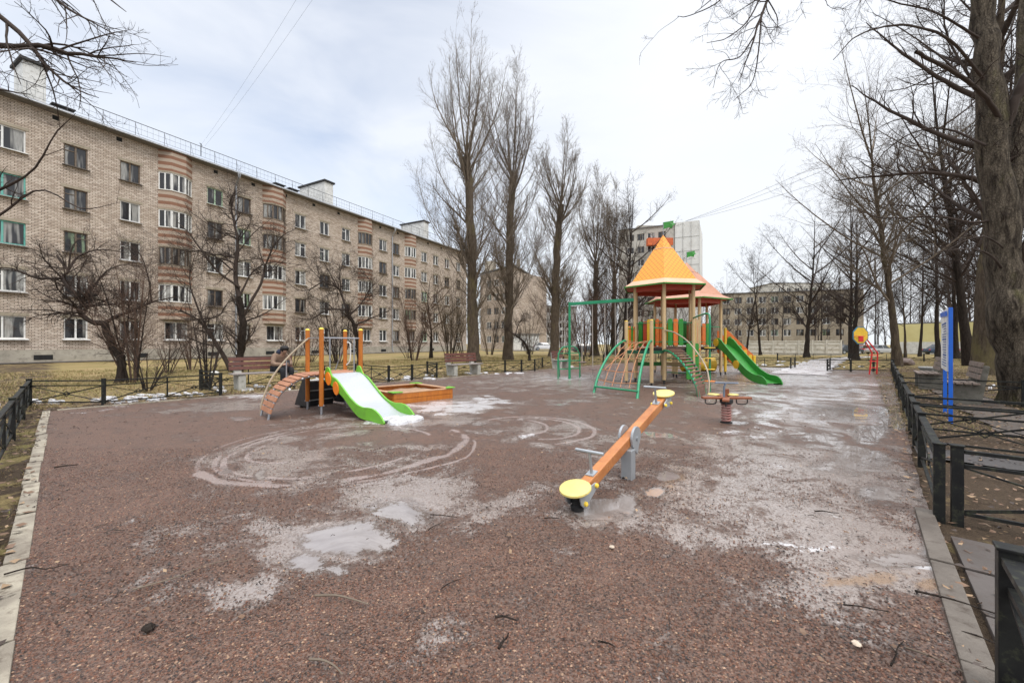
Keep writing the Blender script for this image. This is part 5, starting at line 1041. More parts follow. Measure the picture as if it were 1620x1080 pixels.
# green slide from the second hut
w0 = A(1130, 545, 15.3); w0.z = 0; w1 = G(1213, 609); sdr = (w1 - w0).normalized(); SLn = (w1 - w0).length; sq = Vector((sdr.y, -sdr.x, 0)); 
if sq.x < 0: sq = -sq
top = spline([V(0, 0, 1.46), V(.06, 0, 1.50), V(.14, 0, 1.44), V(.22, 0, 1.26), V(.42, 0, .86), V(.60, 0, .52), V(.68, 0, .40), V(.78, 0, .30), V(.86, 0, .28), V(.93, 0, .25), V(.98, 0, .15), V(1.0, 0, .04)], 36)
bot = spline([V(.99, 0, -.02), V(.92, 0, -.02), V(.84, 0, .02), V(.72, 0, .08), V(.60, 0, .22), V(.42, 0, .56), V(.22, 0, .94), V(.06, 0, 1.16), V(0, 0, 1.20)], 26)
for s in (0, .5): b = MB(); b.prism([w0 + sq * s + sdr * (p.x * SLn) + V(0, 0, p.z) for p in top + bot], sq * .035); b.build('slide_side', M_gpan, T, bevel=.006, world=True)
for t, z in ((.045, 1.33), (.47, .56)): c_ = w0 + sdr * SLn * t + V(0, 0, z) - sq * .002; b = MB(); b.prism([c_ + sdr * (.17 * math.cos(a)) + V(0, 0, .15 * math.sin(a)) for a in np.linspace(0, 6.283, 25)[:-1]], -sq * .02); b.build('side_disc', M_ypan, T, bevel=.003, world=True)
b = MB(); vs = []
for p in bot[::-1]:
    for s in (.03, .5): vs.append(w0 + sq * s + sdr * (p.x * SLn) + V(0, 0, p.z + .07))
b.add(vs, [(2 * i, 2 * i + 1, 2 * i + 3, 2 * i + 2) for i in range(26)]); b.build('slide_chute', M_gpan, T, smooth=True, world=True)
b = MB(); b.prism([w0 + V(0, 0, DZ - .05), w0 + sq * .5 + V(0, 0, DZ - .05), hexpt(h2, 1.3, 1, u2, p2) + V(0, 0, DZ - .05), hexpt(h2, 1.3, 0, u2, p2) + V(0, 0, DZ - .05)], (0, 0, .05)); b.build('slide_landing', M_dkb, T, world=True)
# orange stair rail with green and yellow boards going down to the right
x0, x1 = Vector((9.1, 16.9, 0)), Vector((10.15, 16.75, 0)); z0_, z1_ = 1.72, .72
for yo in (0, .75):
    o_ = V(0, yo, 0); p, q = x0 + o_, x1 + o_; dd = (q - p).normalized(); pl = [p + V(0, 0, z0_ - .16), q + V(0, 0, z1_ - .16), q + V(0, 0, z1_ + .10), p + dd * .05 + V(0, 0, z0_ + .14), p + V(0, 0, z0_ + .14)]; b = MB(); b.prism(pl, (0, .03, 0)); b.build('stair_rail', M_opan, T, bevel=.004, world=True)
    pl = [p + V(0, 0, DZ - .25), q + V(0, 0, .0), q + V(0, 0, .22), p + V(0, 0, DZ)]; b = MB(); b.prism(pl, (0, .035, 0)); b.build('stair_stringer', M_opan, T, world=True)
    for i, cm in enumerate((G_, G_, G_, Y_, Y_)):
        t = .05 + i * .19; c_ = p.lerp(q, t); zt_ = z0_ + (z1_ - z0_) * t - .05; zb = DZ * (1 - t) - .05; board('baluster', c_ + V(0, -.02, 0), c_ + dd * .14 + V(0, -.02, 0), max(zb, .05), zt_ - .03, .02, cm)
post(x0 + V(-.05, 0, 0), .1, 1.95, .10, M_ypan); post(x1 + V(.03, 0, 0), .02, .78, .12, M_ypan); post(x1 + V(.03, .75, 0), .02, .78, .12, M_ypan)
for i in range(4): t = (i + .5) / 4; c_ = x0.lerp(x1, t); b = MB(); b.box((c_.x, c_.y + .38, DZ * (1 - t)), (.24, .72, .03)); b.build('stair_step', M_dkb, T, world=True)
b = MB(); vs = []; cc = A(1115, 580, 17.8)
for i in range(13):
    a = math.pi * i / 12 * 2
    for x in (-.7, .7): vs.append(V(cc.x + x - .3, cc.y + .30 * math.cos(a), .34 + .30 * math.sin(a)))
b.add(vs, [(2 * i, 2 * i + 1, 2 * i + 3, 2 * i + 2) for i in range(12)]); b.build('crawl_tube', M_ypan, T, smooth=True, world=True)
# swing frame fixed to the tower
s_l = G(901, 599); s_r = hexpt(hc, 1.04, 5); zb = 2.76
post_ = MB(); post_.tube([s_l + V(0, 0, -.05), s_l + V(0, 0, zb + .05)], .045, 10); post_.build('swing_post', M_green, T, smooth=True, world=True)
b = MB(); b.beam(s_l + V(0, 0, zb - .02), s_r + V(0, 0, zb + .02), .09, .11); b.build('swing_beam', M_green, T, bevel=.01, world=True)
M_pole = mat('grey_rope', (.42, .38, .34), .7, bump=0)
for i, (px, zbot, dz_) in enumerate(((920, .50, .62), (936.5, .03, .38), (955, .08, .42), (970, .10, .33), (987, .12, .36))):
    t = (px - 901) / 97; p = s_l.lerp(s_r, t); b = MB(); b.tube([p + V(0, 0, zb - .05), p + V(.02, 0, zbot)], .013, 6); o = b.build('hanging_rope', M_pole, T, world=True)
    b = MB(); b.lathe([(.15, -.012), (.16, 0), (.12, .022)], p + V(.02, 0, dz_), 14); b.build('disc_seat', mat('dark_disc_seat', (.12, .08, .07), .6, bump=0), o, world=False); 
    b2 = children(o)[0]; b2.location = (0, 0, 0); M_ = T.matrix_basis.inverted()
    for v in b2.data.vertices: v.co = M_ @ v.co
T = thing('climbing_arch', 'small green arched ladder beside the left swing post', 'climbing arch', G(900, 600))
c0, c1_ = G(883, 600), G(917, 598)
c0, c1_ = G(883, 599), G(917, 597); zt = 1.18; mid_ = (c0 + c1_) / 2
rail('arch_tube', spline([c0, c0 + V(0, 0, .8), c0.lerp(mid_, .35) + V(0, 0, zt - .05), mid_ + V(0, 0, zt), c1_.lerp(mid_, .35) + V(0, 0, zt - .05), c1_ + V(0, 0, .8), c1_], 30), .024, M_green, T)
for z in (.35, .65, .93): rail('rung', [c0.lerp(c1_, 0 if z < .9 else .08) + V(0, 0, z), c0.lerp(c1_, 1 if z < .9 else .92) + V(0, 0, z)], .018, M_green, T)
for c_ in (c0, c1_): rail('brace', [c_ + V(.0, 0, .93), c_ + V(.15, .75, 0)], .02, M_green, T)

# ---------------------------------------------------------------- basketball hoop, board sign, cars, wires
M_red = mat('red_paint', (.62, .02, .02), .4, (.5, .02, .02), 3, bump=0); M_bluep = mat('blue_paint', (.01, .13, .62), .4, (.01, .10, .5), 3, bump=0); M_teal = mat('teal_edge', (.02, .16, .26), .5, bump=0)
hb_ = G(1381, 592); T = thing('basketball_hoop', 'low red basketball hoop with yellow backboard at the far right fence', 'basketball hoop', hb_)
bc = A(1360, 530.5, hb_.y); R = .33; YB = hb_.y
for s in (-1, 1):
    o_ = V(s * .13, 0, 0); rail('frame_tube', [hb_ + o_ * 1.2 + V(0, 0, -.03), hb_ + o_ * .9 + V(.08, 0, .9), hb_ + o_ * .45 + V(-.30, 0, 1.45), V(bc.x + .08 + s * .04, YB, bc.z + .1)], .026, M_red, T)
for t in (.28, .55, .8): rail('frame_rung', [hb_ + V(-.15, 0, t), hb_ + V(.17, 0, t)], .018, M_red, T)
def octo(r, y, m, nm, th):
    b = MB(); b.prism([V(bc.x + r * math.cos(a) * .95, y, bc.z + r * 1.06 * math.sin(a)) for a in [math.pi / 8 + k * math.pi / 4 for k in range(8)]], (0, th, 0)); b.build(nm, m, T, world=True)
octo(R + .035, YB - .05, M_teal, 'backboard_edge', .03); octo(R, YB - .056, M_ypan, 'backboard', .02)
b = MB(); b.box((bc.x + .0, YB - .062, bc.z - .14), (.21, .012, .24)); b.build('target_square', M_red, T, world=True)
b = MB(); rc = V(bc.x - .24, YB - .26, bc.z - .04); b.tube([rc + V(.17 * math.cos(a), .17 * math.sin(a), 0) for a in np.linspace(0, 6.283, 24)], .012, 6); b.tube([rc + V(.1, .13, 0), V(bc.x, YB - .05, bc.z - .05)], .012, 6); b.build('rim', M_red, T, world=True)
# information board
l1, l2 = G(1504, 668), G(1495, 652); T = thing('info_board', 'narrow information board on two blue posts seen almost edge on', 'sign', l1)
for p in (l1, l2): b = MB(); b.box((p.x, p.y, .92), (.05, .05, 1.94), .75); b.build('post', M_bluep, T, bevel=.004, world=True)
dd = (l2 - l1).normalized(); nn = Vector((-dd.y, dd.x, 0)); b = MB(); b.beam(l1 + dd * .02 + V(0, 0, 1.36) + nn * .035, l2 + dd * .12 + V(0, 0, 1.36) + nn * .035, .02, 1.05); pnl = b.build('panel', M_white, T, world=True)
b = MB(); b.beam(l1 + dd * .0 + V(0, 0, 1.79) + nn * .05, l2 + dd * .12 + V(0, 0, 1.84) + nn * .05, .012, .08); b.build('panel_header', M_bluep, pnl, world=False)
q = children(pnl)[0]; M_ = T.matrix_basis.inverted()
for v in q.data.vertices: v.co = M_ @ v.co
b = MB(); r = random.Random(2); L_ = (l2 - l1).length
for i in range(17):
    z = 1.64 - i * .045; e_ = r.uniform(.55, .95)
    for s, e2 in ((.08, e_ * .9), ): b.beam(l1 + dd * (L_ * s) + V(0, 0, z) + nn * .048, l1 + dd * (L_ * e2) + V(0, 0, z) + nn * .048, .004, .014 if i % 6 else .03)
b.build('print_lines', mat('print_blue', (.05, .12, .34), .6, bump=0), pnl); q = children(pnl)[-1]
for v in q.data.vertices: v.co = M_ @ v.co
# cars
M_tyre = M_rub; M_cglass = mat('car_glass', (.02, .025, .03), .08, bump=0, spec=.9)
def car(label, loc, rz, col, dark=False):
    T = thing('parked_car', label, 'car', loc, rz, 'cars parked beyond the park'); m = mat('car_' + '%02d%02d%02d' % tuple(int(c * 99) for c in col), col, .25, col, bump=0); prof = [(-2.1, .35), (-2.15, .6), (-2.05, .88), (-1.2, .95), (1.1, .95), (1.85, .85), (2.1, .7), (2.15, .35), (1.75, .22), (-1.8, .22)]
    b = MB(); b.prism([V(x, -.86, z) for x, z in prof], (0, 1.72, 0)); b.build('body', m, T, bevel=.09, smooth=True)
    b = MB(); lo4 = [(-1.55, .93), (1.15, .93), (.45, 1.42), (-1.0, 1.46)]; b.add([V(x, s * (.80 if z < 1 else .62), z) for s in (-1, 1) for x, z in lo4], [(0, 1, 2, 3), (4, 7, 6, 5), (0, 4, 5, 1), (1, 5, 6, 2), (3, 2, 6, 7), (0, 3, 7, 4)]); b.build('window', M_cglass, T, bevel=.04, smooth=True)
    b = MB(); b.add([V(x, s * .60, z) for s in (-1, 1) for x, z in ((-1.02, 1.44), (.42, 1.40), (.35, 1.47), (-.95, 1.50))], [(0, 1, 2, 3), (4, 7, 6, 5), (3, 2, 6, 7), (0, 3, 7, 4), (1, 5, 6, 2)])
    for s in (-1, 1):
        for xx in (-.3,): b.beam(V(xx, s * .81, .94), V(xx, s * .63, 1.46), .05, .03)
    b.build('roof', m, T)
    for x in (-1.35, 1.35):
        for s in (-1, 1):
            b = MB(); b.tube([V(x, s * .70, .31), V(x, s * .88, .31)], .31, 20); w = b.build('wheel', M_tyre, T, bevel=.02); b = MB(); b.tube([V(x, s * .86, .31), V(x, s * .895, .31)], .19, 14); b.build('rim', M_galv, w)
    for s in (-1, 1):
        b = MB(); b.box((2.02, s * .62, .68), (.18, .34, .13)); b.build('headlight', mat('lamp_glass', (.7, .7, .68), .15, bump=0), T, bevel=.03)
        b = MB(); b.box((-2.06, s * .66, .74), (.14, .28, .14)); b.build('tail_light', M_red, T, bevel=.03)
    return T
def at_car(px, Y): return (V((px - CX) / F * Y, Y, 0)) + V(0, 0, tz((px - CX) / F * Y, Y))
car('silver grey car parked just left of the yellow and white building', at_car(1392, 66), .15, (.40, .41, .42)); car('dark car half hidden behind the two thin trunks beside the concrete fence', at_car(1340, 64), .1, (.03, .035, .04)); car('small red car between the dark car and the silver car', at_car(1366, 72), .3, (.42, .03, .03))
car('white car parked between the third poplar and the white garage', at_car(861, 76), .1, (.72, .72, .72)); car('dark grey car behind the swing ropes', at_car(925, 66), .1, (.07, .08, .09)); car('dark blue car to the left of the information board', at_car(1492, 58), -.2, (.03, .05, .09))
car('grey car behind the big right hand trunks', at_car(1545, 56), .2, (.25, .26, .28)); car('pale car seen through the tower posts', at_car(1172, 70), .1, (.30, .33, .36)); car('black car parked beside the pale one, under the orange stair rail', at_car(1186, 66), 1.2, (.02, .02, .025))
def wire(label, p, q, sag, r=.014):
    p, q = Vector(p), Vector(q); pts = [p.lerp(q, t) + V(0, 0, -sag * 4 * t * (1 - t)) for t in np.linspace(0, 1, 24)]; b = MB(); b.tube([x - p for x in pts], r, 4); o = b.build('cable', M_black, None, loc=p); tag(o, label, 'cable', 'cables strung over the yard')
s_ = bs(318, 0); rp_ = BO + BE * s_ + V(0, 0, EAVE + 1.6)
wire('thin cable, left one of the pair rising from the roof railing', rp_, A(505, -60, 20), .3, .0045); wire('thin cable, right one of the pair rising from the roof railing', rp_ + V(.2, .2, 0), A(535, -60, 20), .3, .0045)
for k_, (py, nm) in enumerate(((262, 'upper'), (272, 'middle'), (290, 'lowest'))): wire(nm + ' of the thin cables running right from the tower block roof', A(1084, 350, 90), A(1420, py - 60 + k_ * 8, 55), .6, .022)
mb = MB(); mp_ = rp_; mb.tube([V(0, 0, -1.0), V(0, 0, .15)], .03, 6); mb.beam(V(-.2, -.2, .05), V(.2, .2, .05), .03, .03); 
o = mb.build('cable_mast', M_black, bld, world=False); o.location = bld.matrix_basis.inverted() @ rp_
# ---------------------------------------------------------------- trees
def bark_material(name, c1, c2, moss=None, sc_=6, bump=.8, dist=.03):
    m, t, b = nodes(name); v = coords(t, (1, 1, .22)); n = tnoise(t, v, sc_ * 2, 8, .7, .6); f = tmap(t, n, .38, .62)
    c = tmix(t, f, c1, c2)
    if moss: c = tmix(t, tmap(t, tnoise(t, coords(t, (1, 1, .5)), .9, 6, .7), .52, .66), c, moss)
    t.links.new(c, b.inputs['Base Color']); b.inputs['Roughness'].default_value = .9; b.inputs['Specular IOR Level'].default_value = .15
    vo = t.nodes.new("ShaderNodeTexVoronoi"); vo.feature = 'DISTANCE_TO_EDGE'; vo.inputs['Scale'].default_value = sc_ * 5.2; mp2 = t.nodes.new('ShaderNodeVectorMath'); mp2.operation = 'MULTIPLY_ADD'; nn_ = t.nodes.new('ShaderNodeTexNoise'); nn_.inputs['Scale'].default_value = 3; t.links.new(v, nn_.inputs[0]); t.links.new(nn_.outputs['Color'], mp2.inputs[0]); mp2.inputs[1].default_value = (.15, .15, .15); t.links.new(coords(t, (1, 1, .55)), mp2.inputs[2]); t.links.new(mp2.outputs[0], vo.inputs[0])
    h = tmath(t, 'ADD', tmap(t, vo.outputs[0], 0, .10), tmath(t, 'MULTIPLY', n, 2.5)); tbump(t, h, b, bump, dist); return m
M_bark = bark_material('poplar_bark', (.135, .105, .075), (.06, .045, .034), (.15, .125, .06)); M_barkd = bark_material('dark_bark', (.055, .043, .036), (.025, .019, .016)); M_barkg = bark_material('old_mossy_bark', (.20, .165, .125), (.04, .031, .024), (.14, .13, .055), 5.5, 1.0, .05)
def twigm(name, c): return mat(name, c, .85, tuple(x * .7 for x in c), 2, bump=0, spec=.15)
M_twig = twigm('brown_twigs', (.18, .145, .112)); M_twigd = twigm('dark_twigs', (.06, .045, .038)); M_twigr = twigm('reddish_twigs', (.13, .085, .065)); M_twigy = twigm('ochre_twigs', (.165, .125, .085))
def resample(P, n):
    P = np.array([list(p) for p in spline(P, n - 1)]); return P
def grow(par, rad, N, Lf, ang, n, r, up=0.2, wig=.25, k=.5, t0=.15, t1=1.0, rr=.6, tip=.25, tl=.5, outw=0.0, minr=.0025, planar=None):
    """children of the polylines par (B,m,3) with radii rad (B,m): N of them, length Lf * parent length"""
    B, m, _ = par.shape; plen = np.linalg.norm(np.diff(par, axis=1), axis=2).sum(1); pr = plen / plen.sum(); idx = r.choice(B, N, p=pr)
    t = t0 + (t1 - t0) * r.random(N); f = t * (m - 1); i0 = np.minimum(f.astype(int), m - 2); fr = (f - i0)[:, None]
    p0 = par[idx, i0]; p1 = par[idx, i0 + 1]; start = p0 * (1 - fr) + p1 * fr; tan = p1 - p0; tan /= np.linalg.norm(tan, axis=1, keepdims=True) + 1e-9
    r0 = rad[idx, i0] * (1 - fr[:, 0]) + rad[idx, i0 + 1] * fr[:, 0]
    rv = r.normal(size=(N, 3)); rv -= (rv * tan).sum(1, keepdims=True) * tan; rv /= np.linalg.norm(rv, axis=1, keepdims=True) + 1e-9
    a = np.radians(ang * (0.7 + 0.6 * r.random(N)))[:, None]; d = tan * np.cos(a) + rv * np.sin(a); d[:, 2] += up * .5; d /= np.linalg.norm(d, axis=1, keepdims=True)
    L = Lf * (plen[idx] if Lf < 5 else 1) * (1 - tl * t) * (0.55 + 0.75 * r.random(N))
    if Lf >= 5: L = (Lf - 5) * (1 - tl * t) * (0.55 + 0.75 * r.random(N))
    out = np.zeros((N, n, 3)); out[:, 0] = start; step = (L / (n - 1))[:, None]; w = r.normal(size=(N, 3)) * wig
    for i in range(1, n):
        w = w * .5 + r.normal(size=(N, 3)) * wig; d = d + w * .5; d[:, 2] += up / (n - 1); d /= np.linalg.norm(d, axis=1, keepdims=True); out[:, i] = out[:, i - 1] + d * step
    R0 = np.maximum(np.minimum(r0 * rr, L * .02 + .002), minr); R = R0[:, None] * (1 - (1 - tip) * np.linspace(0, 1, n)[None, :]); return out, np.maximum(R, minr * .6)
def tubes(P, R, k):
    B, n, _ = P.shape; T = np.gradient(P, axis=1); T /= np.linalg.norm(T, axis=2, keepdims=True) + 1e-9; mt = np.abs(T.mean(1)); ax = np.eye(3)[np.argmin(mt, axis=1)][:, None, :]
    Uu = np.cross(T, np.broadcast_to(ax, T.shape)); Uu /= np.linalg.norm(Uu, axis=2, keepdims=True) + 1e-9; Ww = np.cross(T, Uu); a = np.arange(k) * 2 * np.pi / k
    Vt = P[:, :, None] + R[:, :, None, None] * (Uu[:, :, None] * np.cos(a)[None, None, :, None] + Ww[:, :, None] * np.sin(a)[None, None, :, None])
    b = np.arange(B)[:, None, None] * n * k; i = np.arange(n - 1)[None, :, None] * k; j = np.arange(k)[None, None, :]; j2 = (j + 1) % k
    Fq = np.stack(np.broadcast_arrays(b + i + j, b + i + j2, b + i + k + j2, b + i + k + j), -1).reshape(-1, 4); return Vt.reshape(-1, 3), Fq
def merge(L):
    Vs, Fs, o = [], [], 0
    for v, f in L: Vs.append(v); Fs.append(f + o); o += len(v)
    return np.concatenate(Vs), np.concatenate(Fs)
def tree(name, label, cat, base, limbs, levels, seed, mt, mc, group=None, rz=0, trunk_k=12, world=True, ntr=1, tn=18, rough=.06, kk=(6, 4, 3, 3), own=None):
    """limbs: list of (points, radius start, radius end); the first ntr are the trunk part, the rest start the crown"""
    r = np.random.default_rng(seed); base = Vector(base); T = thing(name, label, cat, base, rz, group); b0 = np.array(base) if world else np.zeros(3)
    Ps, Rs = [], []
    for pts, ra, rb_ in limbs:
        P = resample(pts, tn) - b0; P[1:] += r.normal(size=(tn - 1, 3)) * ra * .10; R = np.linspace(ra, rb_, tn) * (1 + rough * r.normal(size=tn)); Ps.append(P); Rs.append(R)
    tv = []
    for P, R in list(zip(Ps, Rs))[:ntr]:
        R = R.copy(); flare = np.array([1.45, 1.12] + [1] * (tn - 2)) if P[0][2] < .3 else np.ones(tn)
        P2_ = P.copy(); P2_[0, 2] -= .12 if P[0][2] < .3 else 0; tv.append(tubes(P2_[None], (R * flare)[None], trunk_k))
    arrays('trunk', *merge(tv), mt, T)
    Pa, Ra = np.array(Ps), np.array(Rs); out = []
    if len(Ps) > ntr: out.append(tubes(Pa[ntr:], Ra[ntr:], 8))
    cur = (Pa, Ra)
    for li, lv in enumerate(levels):
        lv = dict(lv); src = lv.pop('src', 0); merge_prev = lv.pop('mix', False)
        P, R = grow(cur[0], cur[1], r=r, **lv); out.append(tubes(P, R, kk[min(li, 3)])); 
        cur = (P, R)
    arrays('crown', *merge(out), mc, T); return T
# --- poplars along the left
def poplar(label, base, H, seed, r0, lean=(0, 0), split=.58, n=1.0, wid=1.0, minr=.009, group='tall bare poplars in a row'):
    r = random.Random(seed); B = Vector(base); hs = H * split; limbs = []
    trunk = [B, B + V(lean[0] * .2 + r.uniform(-.1, .1), 0, hs * .3), B + V(lean[0] * .5 + r.uniform(-.1, .1), lean[1] * .5, hs * .65), B + V(lean[0], lean[1], hs)]; limbs.append((trunk, r0, r0 * .62)); top = trunk[-1]
    nl = 11
    for i in range(nl):
        a = i * 2.4 + r.uniform(-.4, .4); sp_ = wid * (.35 if i == 0 else r.uniform(1.1, 2.9)); hh = (H - hs) * (1.0 if i == 0 else 1.0 - .11 * sp_ - r.uniform(0, .08)); s = top - V(0, 0, 0 if i < 5 else r.uniform(.4, hs * .14))
        limbs.append(([s, s + V(math.cos(a) * sp_ * .5, math.sin(a) * sp_ * .5, hh * .28), s + V(math.cos(a) * sp_ * .95, math.sin(a) * sp_ * .95, hh * .62), s + V(math.cos(a) * sp_ * 1.15, math.sin(a) * sp_ * 1.15, hh)], r0 * .17, r0 * .022))
    for i in range(24):
        z = hs * r.uniform(.24, .98); a = r.uniform(0, 6.28); Ln = r.uniform(.17, .30) * H * wid * (1.15 - .3 * z / hs); s = trunk[0].lerp(trunk[-1], z / hs); ou = V(math.cos(a), math.sin(a), 0)
        limbs.append(([s, s + ou * Ln * .28 + V(0, 0, Ln * .30), s + ou * Ln * .50 + V(0, 0, Ln * .68), s + ou * Ln * .60 + V(0, 0, Ln * 1.05)], r0 * .085, r0 * .014))
    lv = [dict(N=int(620 * n), Lf=.33, ang=34, n=7, up=.42, wig=.12, t0=.22, rr=.40, tl=.45, minr=minr * .8), dict(N=int(5000 * n), Lf=.46, ang=34, n=5, up=.34, wig=.16, t0=.15, rr=.5, tl=.35, minr=minr * .62), dict(N=int(12500 * n), Lf=.55, ang=40, n=4, up=.2, wig=.18, t0=.15, rr=.6, tl=.3, minr=minr * .55)]
    return tree('poplar_tree', label, 'tree', B, limbs, lv, seed, M_bark, M_twig, group, kk=(5, 3, 3, 3))
for i, (px, py, top, r0, lean, lab, n, wid, spt) in enumerate((
        (750, 573, 32, .40, (-.55, 0), 'tallest bare poplar, nearest of the row, behind the second bench', 1.0, 1.05, .60), (804, 569.5, 106, .37, (.35, 0), 'second tall poplar, slimmer and just right of the tallest one', .95, .95, .62),
        (876, 564.5, 200, .44, (.7, 0), 'third tall poplar with the thick straight trunk left of the swing post', .9, .95, .66), (941, 561, 275, .42, (.1, 0), 'fourth poplar, above the swing beam', .7, .9, .52), (971, 559.5, 298, .40, (.1, 0), 'fifth and farthest poplar of the row, right of the swing ropes', .6, .9, .50))):
    g = G(px, py); H = HC + g.y * (HY - top) / F; poplar(lab, g, H, 40 + i, r0 * (1.0 if i < 3 else 1), lean, spt, n, wid * H / 24, .007 + .0008 * i * 2)
g = G(985, 563); H = HC + g.y * (543 - 300) / F
def spreading(label, base, H, seed, r0, name='bare_tree', cat='tree', mt=None, mc=None, n=1.0, lean=(0, 0), fork=.3, wid=.33, minr=.008, group=None, nl=9, droop=0., tk=10, up=.25):
    r = random.Random(seed); B = Vector(base); limbs = []; hs = H * fork; top = B + V(lean[0] * fork, lean[1] * fork, hs)
    full = [B, B.lerp(top, .5) + V(r.uniform(-.1, .1), 0, 0), top, top + V(lean[0] * .35 + r.uniform(-.3, .3), 0, (H - hs) * .45), B + V(lean[0], lean[1], H)]; limbs.append((full, r0, r0 * .06))
    for i in range(nl):
        t = fork * .8 + (1 - fork) * (.75 * i / nl + r.uniform(0, .08)); s = B + V(lean[0] * t, lean[1] * t, H * t); a = i * 2.4 + r.uniform(-.5, .5); Ln = H * wid * (1.35 - .8 * t) * r.uniform(.8, 1.2); ou = V(math.cos(a), math.sin(a), 0)
        limbs.append(([s, s + ou * Ln * .35 + V(0, 0, Ln * .26), s + ou * Ln * .72 + V(0, 0, Ln * (.62 - droop)), s + ou * Ln * 1.0 + V(0, 0, Ln * (.95 - 2 * droop))], r0 * .34 * (1.1 - .5 * t), r0 * .035))
    lv = [dict(N=int(150 * n), Lf=.36, ang=46, n=8, up=up, wig=.20, t0=.3, rr=.42, tl=.5, minr=minr * .7), dict(N=int(1100 * n), Lf=.45, ang=45, n=6, up=up * .8, wig=.22, t0=.15, rr=.55, tl=.4, minr=minr * .5), dict(N=int(4500 * n), Lf=.45, ang=42, n=4, up=up * .6, wig=.25, t0=.1, rr=.6, tl=.3, minr=minr * .4)]
    return tree(name, label, cat, B, limbs, lv, seed, mt or M_barkd, mc or M_twigd, group, trunk_k=tk, kk=(5, 3, 3, 3))
spreading('dark spreading tree directly left of the orange roof', g, H, 61, .28, lean=(1.2, 0), n=1.0, wid=.30, fork=.28, minr=.012)
# --- right side trees
def rtree(px, py, pxt, pyt, r0, seed, label, **k):
    g = G(px, py); Hh = HC + g.y * (HY - pyt) / F; return spreading(label, g, Hh, seed, r0, lean=((pxt - px) / F * g.y, 0), **k)
rtree(1276, 563, 1290, 335, .25, 71, 'dark tree with a widely forked crown in front of the concrete fence', n=1.1, wid=.42, fork=.30, minr=.012)
rtree(1347, 566, 1345, 290, .20, 72, 'left one of the two close dark trunks behind the yellow backboard', n=.7, wid=.26, minr=.012); rtree(1354, 568, 1356, 330, .24, 73, 'right one of the two close dark trunks behind the yellow backboard', n=.6, wid=.26, minr=.012)
rtree(1420, 579, 1366, 130, .20, 74, 'tall tree leaning left right of the hoop', n=1.3, wid=.34, fork=.35, minr=.009, mt=M_bark, mc=M_twig)
rtree(1203, 560, 1190, 400, .16, 75, 'thin tree left of the khaki house', n=.6, wid=.3, minr=.013, nl=6); rtree(1181, 559, 1200, 405, .15, 76, 'thin pale tree above the orange stair rail', n=.5, wid=.3, minr=.013, nl=6)
rtree(1432, 566, 1425, 330, .10, 77, 'slender young tree in front of the yellow and white building', n=.4, wid=.25, minr=.012, mt=M_bark); rtree(1455, 562, 1470, 300, .14, 78, 'slender far tree above the yellow wall', n=.5, wid=.28, minr=.013)
rtree(1484, 563, 1478, 150, .20, 79, 'tall thin dark tree left of the information board', n=.9, wid=.26, minr=.011, nl=12); rtree(1534, 578, 1470, 60, .24, 80, 'dark curved trunk right of the information board', n=1.2, wid=.30, fork=.4, minr=.009)
rtree(1513, 566, 1500, 180, .22, 81, 'dark straight far trunk just right of the information board', n=.8, wid=.26, minr=.012); rtree(1562, 592, 1585, -150, .42, 82, 'broad dark trunk behind the old mossy tree', n=1.0, wid=.28, fork=.5, minr=.008, mt=M_bark)
rtree(1590, 572, 1600, 40, .34, 83, 'dark trunk at the right edge, far behind the mossy tree', n=.7, wid=.25, minr=.011); rtree(1632, 578, 1640, 60, .30, 84, 'dark tree standing just beyond the right edge, its boughs reaching in', n=.8, wid=.3, minr=.011)
for i, (px, Y_, pt) in enumerate(((1300, 75, 400), (1330, 80, 380), (1385, 85, 350), (1410, 78, 370), (1440, 90, 340), (1500, 80, 300), (1525, 90, 330), (1150, 95, 430), (1238, 90, 430), (1575, 75, 250))):
    P = A(px, 560, Y_); P.z = tz(P.x, P.y); spreading(['far bare tree over the concrete fence', 'far bare tree behind the parked cars', 'far bare tree left of the leaning trunk', 'far bare tree above the left end of the yellow wall', 'far bare tree above the middle of the yellow wall', 'far bare tree above the right end of the yellow wall', 'far bare tree behind the information board top', 'far bare tree in front of the left part of the khaki house', 'far bare tree in front of the right part of the khaki house', 'far bare tree seen between the mossy trunk and its neighbour'][i], P, HC + Y_ * (HY - pt) / F - P.z, 100 + i, .18, n=.45, wid=.3, minr=.017, group='far bare trees')
